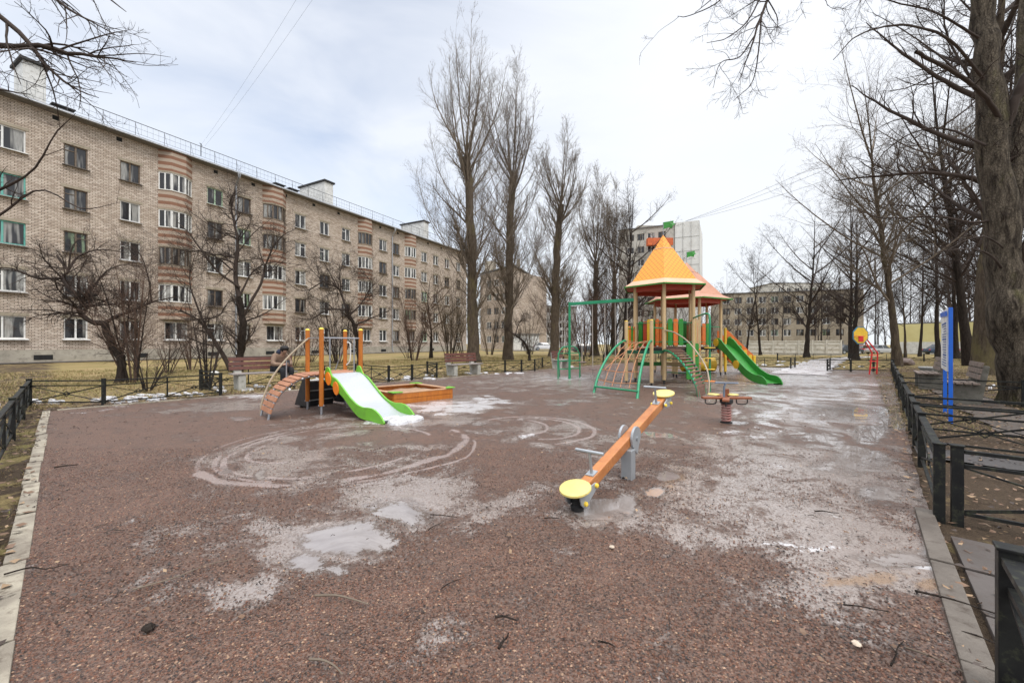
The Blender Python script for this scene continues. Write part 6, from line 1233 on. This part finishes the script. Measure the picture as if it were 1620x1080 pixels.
# the big old tree
gb_ = G(1626, 640); Yb = gb_.y
def pp(px, py, dy=0): return A(px, py, Yb + dy)
trunk = [gb_, pp(1611, 560), pp(1594, 480), pp(1588, 420, .1), pp(1576, 250, .1), pp(1564, 110, .1), pp(1556, -20, .1), pp(1545, -200, 0)]
limbs_old = [(trunk, .37, .15),
         ([pp(1596, 420), pp(1606, 330, .2), pp(1614, 200, .3), pp(1622, 40, .4), pp(1640, -200, .5)], .17, .10),
         ([pp(1590, 200), pp(1555, 150, -.3), pp(1510, 115, -.6), pp(1448, 82, -.8)], .065, .03), ([pp(1590, 200), pp(1625, 120, -.2), pp(1690, 40, -.4)], .12, .07),
         ([pp(1556, 125), pp(1500, 62, -.4), pp(1430, 40, -.9), pp(1360, 55, -1.3), pp(1318, 95, -1.5)], .042, .006), ([pp(1560, 160, 0), pp(1500, 100, .4), pp(1440, 55, .8), pp(1380, 20, 1.2)], .035, .006),
         ([pp(1560, 230), pp(1500, 205, .4), pp(1450, 208, .7), pp(1400, 240, 1.1), pp(1370, 285, 1.2)], .035, .006), ([pp(1548, 60, 0), pp(1480, 20, -.2), pp(1420, 5, -.6), pp(1340, -20, -.8)], .035, .006),
         ([pp(1585, 345), pp(1540, 352, .2), pp(1480, 342, .4), pp(1400, 345, .6), pp(1350, 330, .9)], .045, .006), ([pp(1590, 430), pp(1560, 400, -.3), pp(1510, 395, -.5), pp(1440, 410, -.7)], .035, .006), ([pp(1592, 395), pp(1560, 375, -.5), pp(1528, 380, -.8), pp(1500, 395, -1)], .022, .005),
         ([pp(1540, -120, 0), pp(1420, -190, -1.2), pp(1300, -150, -2.2), pp(1240, -60, -2.8), pp(1210, 10, -3.0), pp(1190, 70, -3.1), pp(1168, 130, -3.1)], .06, .004),
         ([pp(1270, -110, -2.5), pp(1200, -60, -2.8), pp(1150, -20, -3.0), pp(1100, 20, -3.1)], .025, .004), ([pp(1214, -30, -3.0), pp(1185, 30, -3.05), pp(1150, 60, -3.1), pp(1118, 68, -3.1)], .016, .003), ([pp(1205, 20, -3.0), pp(1200, 80, -3.1), pp(1190, 130, -3.0), pp(1160, 160, -3.1)], .016, .003), ([pp(1195, 55, -3.0), pp(1170, 90, -3.0), pp(1140, 100, -3.1), pp(1128, 140, -3.1)], .014, .003), ([pp(1212, -5, -3.0), pp(1230, 30, -3.0), pp(1226, 60, -3.0)], .012, .003), ([pp(1225, -60, -3.0), pp(1260, -20, -2.9), pp(1300, -5, -2.9), pp(1310, 10, -2.9)], .014, .003), ([pp(1190, -60, -3.0), pp(1140, 0, -3.1), pp(1090, 25, -3.1), pp(1072, 26, -3.1)], .014, .003), ([pp(1540, -160, 0), pp(1480, -120, -1), pp(1400, -60, -1.6), pp(1360, 5, -1.8)], .05, .006), ([pp(1600, 250, .3), pp(1630, 200, .3), pp(1670, 140, .4)], .06, .03)]
limbs = [limbs_old[0], limbs_old[1]] + [(a, b * .72, c) for a, b, c in limbs_old[2:]]
tree('old_tree', 'big mossy old tree at the right edge with a broken dark bough stub', 'tree', gb_, limbs, [dict(N=210, Lf=5.85, ang=48, n=9, up=-.02, wig=.22, t0=.32, rr=.42, tl=.45, minr=.0032), dict(N=1500, Lf=.42, ang=46, n=6, up=.05, wig=.25, t0=.12, rr=.55, tl=.4, minr=.0022), dict(N=5000, Lf=.42, ang=45, n=4, up=.05, wig=.28, t0=.1, rr=.6, tl=.3, minr=.0016)], 5, M_barkg, M_twigd, trunk_k=28, ntr=2, tn=26, rough=.035)
# boughs of a tree standing left of the frame
tl_ = A(-300, 640, 6.8); tl_.z = 0
def pl(px, py, Y_=5.2): return A(px, py, Y_)
limbs = [([tl_, A(-310, 300, 6.6), A(-290, 0, 6.4), A(-280, -300, 6.4)], .26, .14), ([A(-300, 160, 6.5), A(-200, 60, 6), pl(-90, 30), pl(0, 72), pl(60, 72), pl(120, 85), pl(175, 92), pl(215, 100)], .06, .004),
         ([A(-295, 90, 6.5), A(-180, -10, 6), pl(-70, -10), pl(20, 40), pl(70, 100), pl(110, 135), pl(155, 155)], .055, .004), ([A(-290, 40, 6.4), A(-170, -60, 6), pl(-50, -60), pl(50, -30), pl(110, 15), pl(190, 60)], .055, .004), ([A(-290, 40, 6.4), A(-170, -100, 6), pl(-20, -100), pl(70, -60), pl(150, -20), pl(200, 20)], .055, .004),
         ([A(-300, 230, 6.5), A(-200, 160, 6.2), pl(-90, 120), pl(-10, 140), pl(50, 150)], .04, .004),
         ([A(-305, 330, 6.5), A(-200, 310, 6.6), A(-80, 330, 7), A(0, 300, 7.2), A(50, 270, 7.2), A(90, 210, 7.2), A(120, 180, 7.2)], .04, .004), ([A(-305, 380, 6.5), A(-150, 360, 6.9), A(-20, 350, 7), A(60, 300, 7.2), A(130, 330, 7.2), A(190, 320, 7.2)], .032, .0035)]
tree('bare_tree', 'bare tree beyond the left edge whose thin boughs hang into the sky', 'tree', tl_, limbs, [dict(N=85, Lf=.15, ang=42, n=8, up=-.05, wig=.16, t0=.3, rr=.5, tl=.4, minr=.0035), dict(N=420, Lf=.38, ang=42, n=5, up=.0, wig=.2, t0=.12, rr=.6, tl=.4, minr=.0025), dict(N=1800, Lf=.4, ang=40, n=4, up=.1, wig=.2, t0=.1, rr=.6, tl=.3, minr=.002)], 9, M_bark, M_twigd, tn=20)
# --- crooked fruit trees on the lawn before the house
def fruit(label, base, limbs, seed, n=1.0, minr=.005, mc=None, group='crooked fruit trees before the house', up=.12, Lf=.42):
    limbs = [(a, b * .75, c * .8) for a, b, c in limbs]; lv = [dict(N=int(170 * n), Lf=Lf * 1.1, ang=55, n=8, up=up, wig=.32, t0=.22, rr=.45, tl=.4, minr=minr * .8), dict(N=int(1500 * n), Lf=.5, ang=52, n=6, up=up * .8, wig=.34, t0=.1, rr=.55, tl=.35, minr=minr * .55), dict(N=int(7500 * n), Lf=.5, ang=50, n=4, up=.05, wig=.36, t0=.1, rr=.6, tl=.3, minr=minr * .4)]
    return tree('fruit_tree', label, 'tree', base, limbs, lv, seed, M_barkd, mc or M_twigd, group, kk=(5, 3, 3, 3), trunk_k=10, tn=16)
g = G(190, 605); y = g.y; q = lambda px, py, d=0: A(px, py, y + d)
fruit('crooked fruit tree with an elbowed limb, behind the left fence', g, [([g, q(192, 570), q(178, 545), q(164, 512)], .17, .12), ([q(164, 512), q(150, 510, -.1), q(132, 502, -.2), q(124, 488, -.2), q(131, 480, -.1), q(112, 458, 0), q(98, 440, .2), q(108, 428, .3), q(90, 405, .5)], .12, .04), ([q(98, 440), q(60, 440, -.5), q(20, 425, -.8), q(-20, 425, -1)], .06, .012),
      ([q(164, 512), q(185, 500, .3), q(210, 492, .5), q(240, 478, .8), q(275, 470, 1)], .085, .02), ([q(108, 428, .3), q(125, 405, .5), q(160, 395, .8), q(200, 400, 1.2)], .05, .012), ([q(190, 560), q(200, 530, .4), q(205, 480, .6), q(215, 440, .6)], .06, .012), ([q(108, 428), q(115, 390, 0), q(135, 370, .3)], .04, .01), ([q(131, 480), q(150, 450, .5), q(175, 425, .9), q(215, 415, 1.2)], .05, .012), ([q(240, 478, .8), q(235, 440, .6), q(220, 400, .4), q(190, 385, .2)], .035, .01), ([q(98, 440), q(70, 410, -.6), q(62, 385, -.9)], .03, .01)], 201, 1.2)
g = G(205, 604.5); y = g.y; sh_ = lambda px, py, d=0: A(px, py, y + d)
def shrub(label, base, W_px, H_px, stems, seed, n=.5, mc=None, minr=.005, name='bare_shrub', group='bare shrubs', tilt=1.0):
    r = random.Random(seed); B = Vector(base); y = B.y; limbs = []
    for i in range(stems):
        a = r.uniform(-1, 1); H_ = H_px * r.uniform(.65, 1) / F * y; w = W_px / 2 / F * y * a; d = r.uniform(-.5, .5) * W_px / F * y * .8; s = B + V(w * .15, d * .15, 0)
        limbs.append(([s, s + V(w * .3 * tilt, d * .3, H_ * .35), s + V(w * .65, d * .6, H_ * .7), s + V(w, d, H_)], .012 * H_ ** .5 + .007, .004))
    lv = [dict(N=int(200 * n), Lf=.42, ang=36, n=6, up=.15, wig=.2, t0=.12, rr=.5, tl=.4, minr=minr * .8), dict(N=int(900 * n), Lf=.5, ang=40, n=5, up=.1, wig=.25, t0=.1, rr=.6, tl=.4, minr=minr * .55), dict(N=int(2600 * n), Lf=.45, ang=42, n=4, up=.05, wig=.28, t0=.1, rr=.6, tl=.3, minr=minr * .4)]
    return tree(name, label, 'shrub', B, limbs, lv, seed, M_barkd, mc or M_twigr, group, ntr=max(1, stems // 3), kk=(4, 3, 3, 3), trunk_k=6, tn=10)
shrub('bare shrub at the foot of the elbowed fruit tree', G(212, 604), 130, 200, 9, 202, .8)
shrub('low forked dark shrub right of the elbowed fruit tree, by the fence', G(233, 618), 90, 80, 6, 203, .3, M_twigd, .004)
g = G(376, 588); y = g.y; q = lambda px, py, d=0: A(px, py, y + d)
fruit('thick dark fruit tree behind the left bench', g, [([g, q(380, 560), q(384, 510), q(378, 470)], .22, .16), ([q(378, 470), q(372, 430, .2), q(376, 380, .3), q(366, 330, .4), q(372, 295, .4)], .14, .015), ([q(384, 500), q(412, 450, .3), q(420, 420, .5), q(440, 380, .8), q(470, 360, 1)], .09, .012), ([q(380, 455), q(345, 430, -.4), q(318, 395, -.8), q(300, 370, -1), q(280, 350, -1)], .08, .012),
      ([q(378, 470), q(400, 430, .5), q(430, 415, .8), q(480, 420, 1)], .06, .012), ([q(368, 590, 0), q(352, 560, -.1), q(330, 525, -.3), q(312, 505, -.5), q(285, 490, -.7)], .15, .03), ([q(312, 505, -.5), q(345, 500, -.5), q(360, 480, -.4), q(385, 465, -.3)], .05, .01), ([q(384, 510), q(420, 495, .6), q(455, 470, .9)], .06, .012), ([q(372, 430), q(330, 400, .4), q(290, 400, .8), q(250, 420, 1.1)], .05, .01), ([q(330, 525, -.3), q(310, 480, -.6), q(300, 440, -.7), q(310, 400, -.6)], .06, .012), ([q(376, 400), q(400, 370, .3), q(430, 345, .5)], .04, .01)], 204, 1.5)
shrub('slim multi-stemmed shrub left of the bench', G(328, 614), 60, 150, 6, 205, .3, M_twigd, .004)
g = G(570, 577); y = g.y; q = lambda px, py, d=0: A(px, py, y + d)
fruit('bent fruit tree arching over the toddler slide', g, [([g, q(566, 545), q(560, 515), q(548, 490)], .20, .13), ([q(548, 490), q(540, 465, .2), q(534, 455, .3), q(512, 445, .5), q(490, 425, .7)], .10, .02), ([q(548, 490), q(520, 490, -.4), q(490, 505, -.6), q(465, 500, -.8)], .08, .015), ([q(552, 500), q(575, 475, .3), q(585, 445, .5), q(560, 420, .7)], .07, .012), ([q(560, 515), q(595, 500, .5), q(620, 490, .8)], .07, .012), ([q(540, 465), q(538, 430, .3), q(550, 400, .4)], .05, .012), ([q(512, 445), q(480, 460, .5), q(450, 445, .7)], .05, .012), ([q(534, 455), q(515, 420, .3), q(500, 400, .4)], .04, .01)], 206, 1.25, .007)
shrub('dense dark bush behind the toddler slide posts', G(534, 575), 90, 130, 12, 207, .9, M_twigd, .007)
shrub('bare bush growing under the second window bay', G(655, 570), 70, 120, 9, 208, .6, M_twigr, .008); g = G(682, 566)
spreading('small crooked tree between the bay windows and the tallest poplar', g, 7.5, 209, .16, n=.6, wid=.45, fork=.35, minr=.009, group='crooked fruit trees before the house', mt=M_barkd, mc=M_twigr)
for i, (px, py, w, h, st, n, mc, lab) in enumerate(((712, 566, 110, 150, 16, 1.0, M_twigy, 'tall ochre willow shrub left of the tallest poplar'), (735, 563, 90, 110, 12, .6, M_twigy, 'ochre shrub right behind the tallest poplar'), (462, 580, 60, 70, 9, .4, M_twigr, 'low bush behind the seated person'), (490, 572, 70, 60, 9, .4, M_twigr, 'low bush under the wide ground floor window'),
        (646, 566, 50, 50, 8, .3, M_twigr, 'low bush by the second drainpipe'), (775, 561, 60, 120, 9, .5, M_twigy, 'thin ochre bush between the first and second poplar'), (838, 560, 60, 90, 9, .45, M_twigy, 'bare bush right of the second poplar'), (890, 561, 110, 110, 16, .9, M_twigr, 'dense reddish bush behind the green climbing arch'),
        (925, 563, 100, 130, 18, 1.1, M_twigr, 'dense reddish bush behind the swing ropes'), (960, 562, 90, 130, 18, 1.1, M_twigd, 'dense dark bush between swing and tower'), (1005, 560, 90, 120, 14, .8, M_twigr, 'reddish bush behind the left of the tower'), (1060, 558, 90, 110, 12, .6, M_twigr, 'reddish bush seen through the tower posts'), (1150, 558, 60, 60, 9, .4, M_twigr, 'low bush behind the orange stair rail'),
        (1100, 557, 90, 110, 12, .6, M_twigd, 'dark bush seen between the two huts'), (265, 590, 60, 70, 7, .3, M_twigr, 'low bush on the lawn under the first window bay'), (302, 585, 60, 90, 8, .35, M_twigr, 'mid high bush on the lawn left of the thick fruit tree'))):
    shrub(lab, G(px, py), w, h, st, 220 + i, n, mc, .004 + .00018 * G(px, py).y)
t_ = G(795, 571); fr = [([G(838, 571), A(836, 555, G(838, 571).y), A(828, 540, G(838, 571).y), A(815, 530, G(838, 571).y)], .14, .07)]
fruit('small bent fruit tree right of the second poplar', fr[0][0][0], fr + [([fr[0][0][3], fr[0][0][3] + V(-.8, 0, .5), fr[0][0][3] + V(-1.8, 0, .4)], .06, .012), ([fr[0][0][3], fr[0][0][3] + V(.3, 0, .9), fr[0][0][3] + V(.9, .3, 1.6)], .06, .012)], 240, .5, .009)
# far wood beyond the car park: one mass of trunks and brush
def far_wood(px0, px1, Y0, Y1, hmin, hmax, n, seed, label, m=None):
    r = np.random.default_rng(seed); Yv = Y0 + (Y1 - Y0) * r.random(n); px = px0 + (px1 - px0) * r.random(n); x = (px - CX) / F * Yv; z = terrain(x, Yv); H = hmin + (hmax - hmin) * r.random(n)
    P = np.zeros((n, 6, 3)); lean = r.normal(size=(n, 2)) * .06
    for i in range(6): f = i / 5; P[:, i] = np.stack([x + lean[:, 0] * H * f + r.normal(size=n) * .05, Yv + lean[:, 1] * H * f, z - .1 + H * f], -1)
    R = (H * .009 + .02)[:, None] * np.linspace(1, .25, 6)[None]; L = [tubes(P, R, 5)]; c = (P, R)
    for N, l, a, k in ((n * 14, .34, 42, 5), (n * 60, .42, 42, 4)): c = grow(c[0], c[1], N, l, a, k, r, up=.25, wig=.2, t0=.25, rr=.6, tl=.4, minr=.02); L.append(tubes(c[0], c[1], 3))
    o = arrays('far_wood', *merge(L), m or M_twigd); tag(o, label, 'wood', kind='stuff')
far_wood(1110, 1700, 92, 125, 6, 15, 90, 301, 'far bare wood and brush behind the car park'); far_wood(860, 1130, 100, 140, 4, 9, 60, 302, 'far brush line behind the play tower', M_twigr); far_wood(1500, 2100, 45, 90, 10, 22, 40, 303, 'bare wood behind the right hand trunks'); far_wood(-900, 100, 90, 140, 5, 9, 1, 304, 'far brush') if False else None

# ---------------------------------------------------------------- sticks and stones on the ground
sticks = [(540, 955, 95, 8, .010, 'long pale stick lying in the puddle edge at lower centre'), (300, 911, 110, -28, .007, 'long thin stick slanting up to the right at lower left'), (515, 1062, 70, 20, .008, 'pale curved stick near the bottom edge'), (702, 820, 44, 5, .007, 'dark curved stick above the centre puddle'), (690, 835, 24, -40, .006, 'small bent twig below the dark curved stick'),
          (716, 928, 34, -30, .006, 'short dark curved twig right of the light grey puddle'), (800, 985, 34, 8, .010, 'dark broken stick at lower centre right'), (797, 1020, 30, -60, .010, 'forked black stick near the bottom centre'), (960, 1026, 26, 20, .007, 'small dark twig near the bottom, right of centre'), (1308, 814, 34, 4, .009, 'dark twig on the wet stretch at right'),
          (1535, 965, 110, 28, .010, 'long dark stick lying across the kerb and slabs'), (1555, 1018, 40, 35, .009, 'short bent stick on the wet slabs'), (1420, 1040, 80, -30, .006, 'thin forked twig left of the right kerb'), (873, 824, 24, 0, .009, 'short dark stick left of the seesaw puddle'), (105, 740, 20, -15, .014, 'short grey piece of wood near the left kerb'), (60, 905, 70, -15, .008, 'stick lying across the left kerb'),
          (1370, 968, 60, 10, .006, 'thin dark twig before the rusty streak'), (1480, 1052, 60, 45, .007, 'pale rotten stick at the foot of the kerb')]
for i, (px, py, Lp, an, r_, lab) in enumerate(sticks):
    g = G(px, py); r = random.Random(i); Lm = Lp / F * g.y; a = math.radians(-an); dv = V(Lm / 2 * math.cos(a), 0, 0); dy = Lp / 2 * math.sin(a) * g.y ** 2 / (F * HC); dv = V(dv.x, dy, 0) if Lp else dv
    if dv.length > Lm: dv = dv * (Lm / dv.length)
    pr = Vector((-dv.y, dv.x, 0)).normalized(); z = .022; b = MB(); pts = spline([-dv + V(0, 0, z), -dv * .3 + pr * Lm * r.uniform(-.08, .08) + V(0, 0, z + .006), dv * .35 + pr * Lm * r.uniform(-.1, .1) + V(0, 0, z), dv + V(0, 0, z - .002)], 14); b.tube(pts, [r_ * .72 * (.9 - .5 * k / 14) for k in range(15)], 6)
    if 'forked' in lab or 'broken' in lab: b.tube([pts[6], pts[6] + dv * .3 + pr * Lm * .14], [r_ * .5, r_ * .2], 5)
    o = b.build('fallen_stick', M_twig if 'pale' in lab or 'thin stick' in lab else M_barkd, None, smooth=True, loc=g); tag(o, lab, 'stick', 'sticks lying on the gravel')
bst = MB(); r = random.Random(9)
def stone(px, py, s, label, m, flat=.5):
    g = G(px, py); b = bmesh.new(); bmesh.ops.create_icosphere(b, subdivisions=2, radius=s); rr_ = random.Random(px)
    for v in b.verts: v.co *= rr_.uniform(.8, 1.15); v.co.z *= flat
    me = bpy.data.meshes.new('stone'); b.to_mesh(me); b.free(); me.materials.append(m); o = bpy.data.objects.new('stone', me); C.objects.link(o); o.location = g + V(0, 0, s * flat * .6 + .01 + tz(g.x, g.y)); tag(o, label, 'stone')
M_st = mat('field_stone', (.20, .15, .13), .8, (.13, .10, .09), 6, .5)
stone(1433, 577, .42, 'rounded boulder at the foot of the leaning tree', M_st, .6); stone(696, 1022 - 40, .02, 'small brown clod', M_st) if False else None
stone(1355, 1028 - 5, .018, 'small pale pebble near the bottom right', mat('pale_pebble', (.55, .45, .35), .7, bump=0)); stone(968, 868, .016, 'small pale chip right of centre', _m['pale_pebble']); stone(235, 998, .026, 'dark lump in the small muddy hollow at lower left', M_barkd)
stone(340, 592, .16, 'pale stone on the lawn behind the left fence', M_white, .5); stone(987, 762 - 4, .02, 'dark stone at the seesaw post', M_barkd)

# ---------------------------------------------------------------- people
def skin(name, vs, es, rad, m, parent, root=0, sub=2):
    me = bpy.data.meshes.new(name); me.from_pydata([tuple(v) for v in vs], es, []); me.materials.append(m); o = bpy.data.objects.new(name, me); C.objects.link(o); o.parent = parent
    md = o.modifiers.new('skin', 'SKIN'); md.use_smooth_shade = True
    for i, r in enumerate(rad): me.skin_vertices[0].data[i].radius = r if isinstance(r, tuple) else (r, r); me.skin_vertices[0].data[i].use_root = (i == root)
    s = o.modifiers.new('sub', 'SUBSURF'); s.levels = sub; s.render_levels = sub; return o
M_skin = mat('skin_tone', (.50, .30, .22), .6, bump=0); M_jacket = mat('brown_jacket', (.25, .165, .115), .85, (.16, .10, .07), 6, .3, 30); M_trous = mat('black_trousers', (.012, .013, .017), .9, bump=0); M_hair = mat('dark_hair', (.015, .012, .012), .8, bump=0); M_scarf = mat('navy_hood', (.018, .025, .055), .9, bump=0); M_boot = mat('dark_boots', (.02, .018, .018), .6, bump=0)
per = thing('person', 'person in a brown jacket and dark cap hunched over a phone on the left bench', 'person', (0, 0, 0), 0)
bd = b1p + Vector((math.cos(rzb), math.sin(rzb), 0)) * .36; per.matrix_basis = Matrix.Translation(bd) @ Matrix.Rotation(rzb + .25, 4, 'Z')
J = dict(pel=(0, .02, .56), ab=(0, .0, .72), ch=(0, -.10, .90), nk=(0, -.20, 1.00), hd=(0, -.27, 1.07), ht=(0, -.34, 1.15), fc=(0, -.36, 1.06))
vs = [J['pel'], J['ab'], J['ch'], J['nk'], J['hd'], J['ht']]; es = [(0, 1), (1, 2), (2, 3), (3, 4), (4, 5)]; rd_ = [(.15, .12), (.135, .11), (.15, .11), .055, (.082, .10), (.07, .08)]
for s in (-1, 1):
    o = len(vs); vs += [(s * .17, -.11, .92), (s * .26, -.18, .70), (s * .09, -.40, .68), (s * .045, -.46, .70)]; es += [(2, o), (o, o + 1), (o + 1, o + 2), (o + 2, o + 3)]; rd_ += [.062, .045, .030, (.035, .02)]
    for f in range(4): k = len(vs); vs += [(s * (.05 - .012 * f), -.50, .715 - .014 * f), (s * (.03 - .008 * f), -.525, .73 - .016 * f)]; es += [(o + 3, k), (k, k + 1)]; rd_ += [.010, .008]
    k = len(vs); vs += [(s * .02, -.46, .73), (s * .012, -.48, .745)]; es += [(o + 3, k), (k, k + 1)]; rd_ += [.011, .009]
    o = len(vs); vs += [(s * .09, -.02, .53), (s * .13, -.45, .53), (s * .12, -.40, .12), (s * .13, -.56, .05)]; es += [(0, o), (o, o + 1), (o + 1, o + 2), (o + 2, o + 3)]; rd_ += [.09, .065, .042, .035]
skin('body', vs, es, rd_, M_skin, per)
vs = [(0, .03, .55), J['ab'], J['ch'], (0, -.17, .985)]; es = [(0, 1), (1, 2), (2, 3)]; rd_ = [(.185, .16), (.17, .145), (.185, .145), (.10, .09)]
for s in (-1, 1): o = len(vs); vs += [(s * .175, -.11, .925), (s * .27, -.18, .70), (s * .10, -.385, .68)]; es += [(2, o), (o, o + 1), (o + 1, o + 2)]; rd_ += [.092, .075, .052]
skin('jacket', vs, es, rd_, M_jacket, per)
vs = [(0, .02, .52)]; es = []; rd_ = [(.15, .11)]
for s in (-1, 1): o = len(vs); vs += [(s * .09, -.03, .53), (s * .135, -.45, .54), (s * .125, -.40, .13)]; es += [(0, o), (o, o + 1), (o + 1, o + 2)]; rd_ += [.105, .085, .062]
skin('trousers', vs, es, rd_, M_trous, per)
for s in (-1, 1): skin('boot', [(s * .125, -.39, .16), (s * .125, -.39, .06), (s * .13, -.52, .045), (s * .135, -.60, .04)], [(0, 1), (1, 2), (2, 3)], [.058, .055, .045, .035], M_boot, per)
skin('cap', [(0, -.24, 1.08), (0, -.30, 1.16), (0, -.375, 1.15), (0, -.39, 1.10)], [(0, 1), (1, 2), (2, 3)], [(.12, .12), (.135, .12), (.105, .09), (.08, .05)], M_hair, per); skin('hood', [(-.12, -.20, 1.0), (-.06, -.13, 1.05), (.06, -.13, 1.05), (.12, -.20, 1.0)], [(0, 1), (1, 2), (2, 3)], [.075, .10, .10, .075], M_scarf, per)
b = MB(); b.obox((0, -.50, .75), (.036, 0, 0), (0, .02, .06), (0, .006, -.002)); ph = b.build('phone', M_blk, None); tag(ph, 'small dark phone held in the seated person\'s hands', 'phone'); ph.matrix_basis = per.matrix_basis.copy()
w2 = thing('person', 'tiny dark figure walking past the white garage wall', 'person', A(827, 553, 72).to_2d().to_3d(), 0)
vs = [(0, 0, .92), (0, 0, 1.2), (0, -.02, 1.42), (0, -.02, 1.53), (0, -.04, 1.66)]; es = [(0, 1), (1, 2), (2, 3), (3, 4)]; rd_ = [.16, .15, .17, .06, .10]
for s in (-1, 1): o = len(vs); vs += [(s * .19, 0, 1.42), (s * .24, s * .08, 1.12), (s * .24, s * .2 - .1, .88)]; es += [(2, o), (o, o + 1), (o + 1, o + 2)]; rd_ += [.07, .055, .04]
for s in (-1, 1): o = len(vs); vs += [(s * .10 + .0, 0, .88), (s * .22, s * .05, .48), (s * .32, 0, .08), (s * .30 + .1, 0, .04)]; es += [(0, o), (o, o + 1), (o + 1, o + 2), (o + 2, o + 3)]; rd_ += [.10, .075, .055, .05]
skin('body', vs, es, rd_, M_trous, w2)
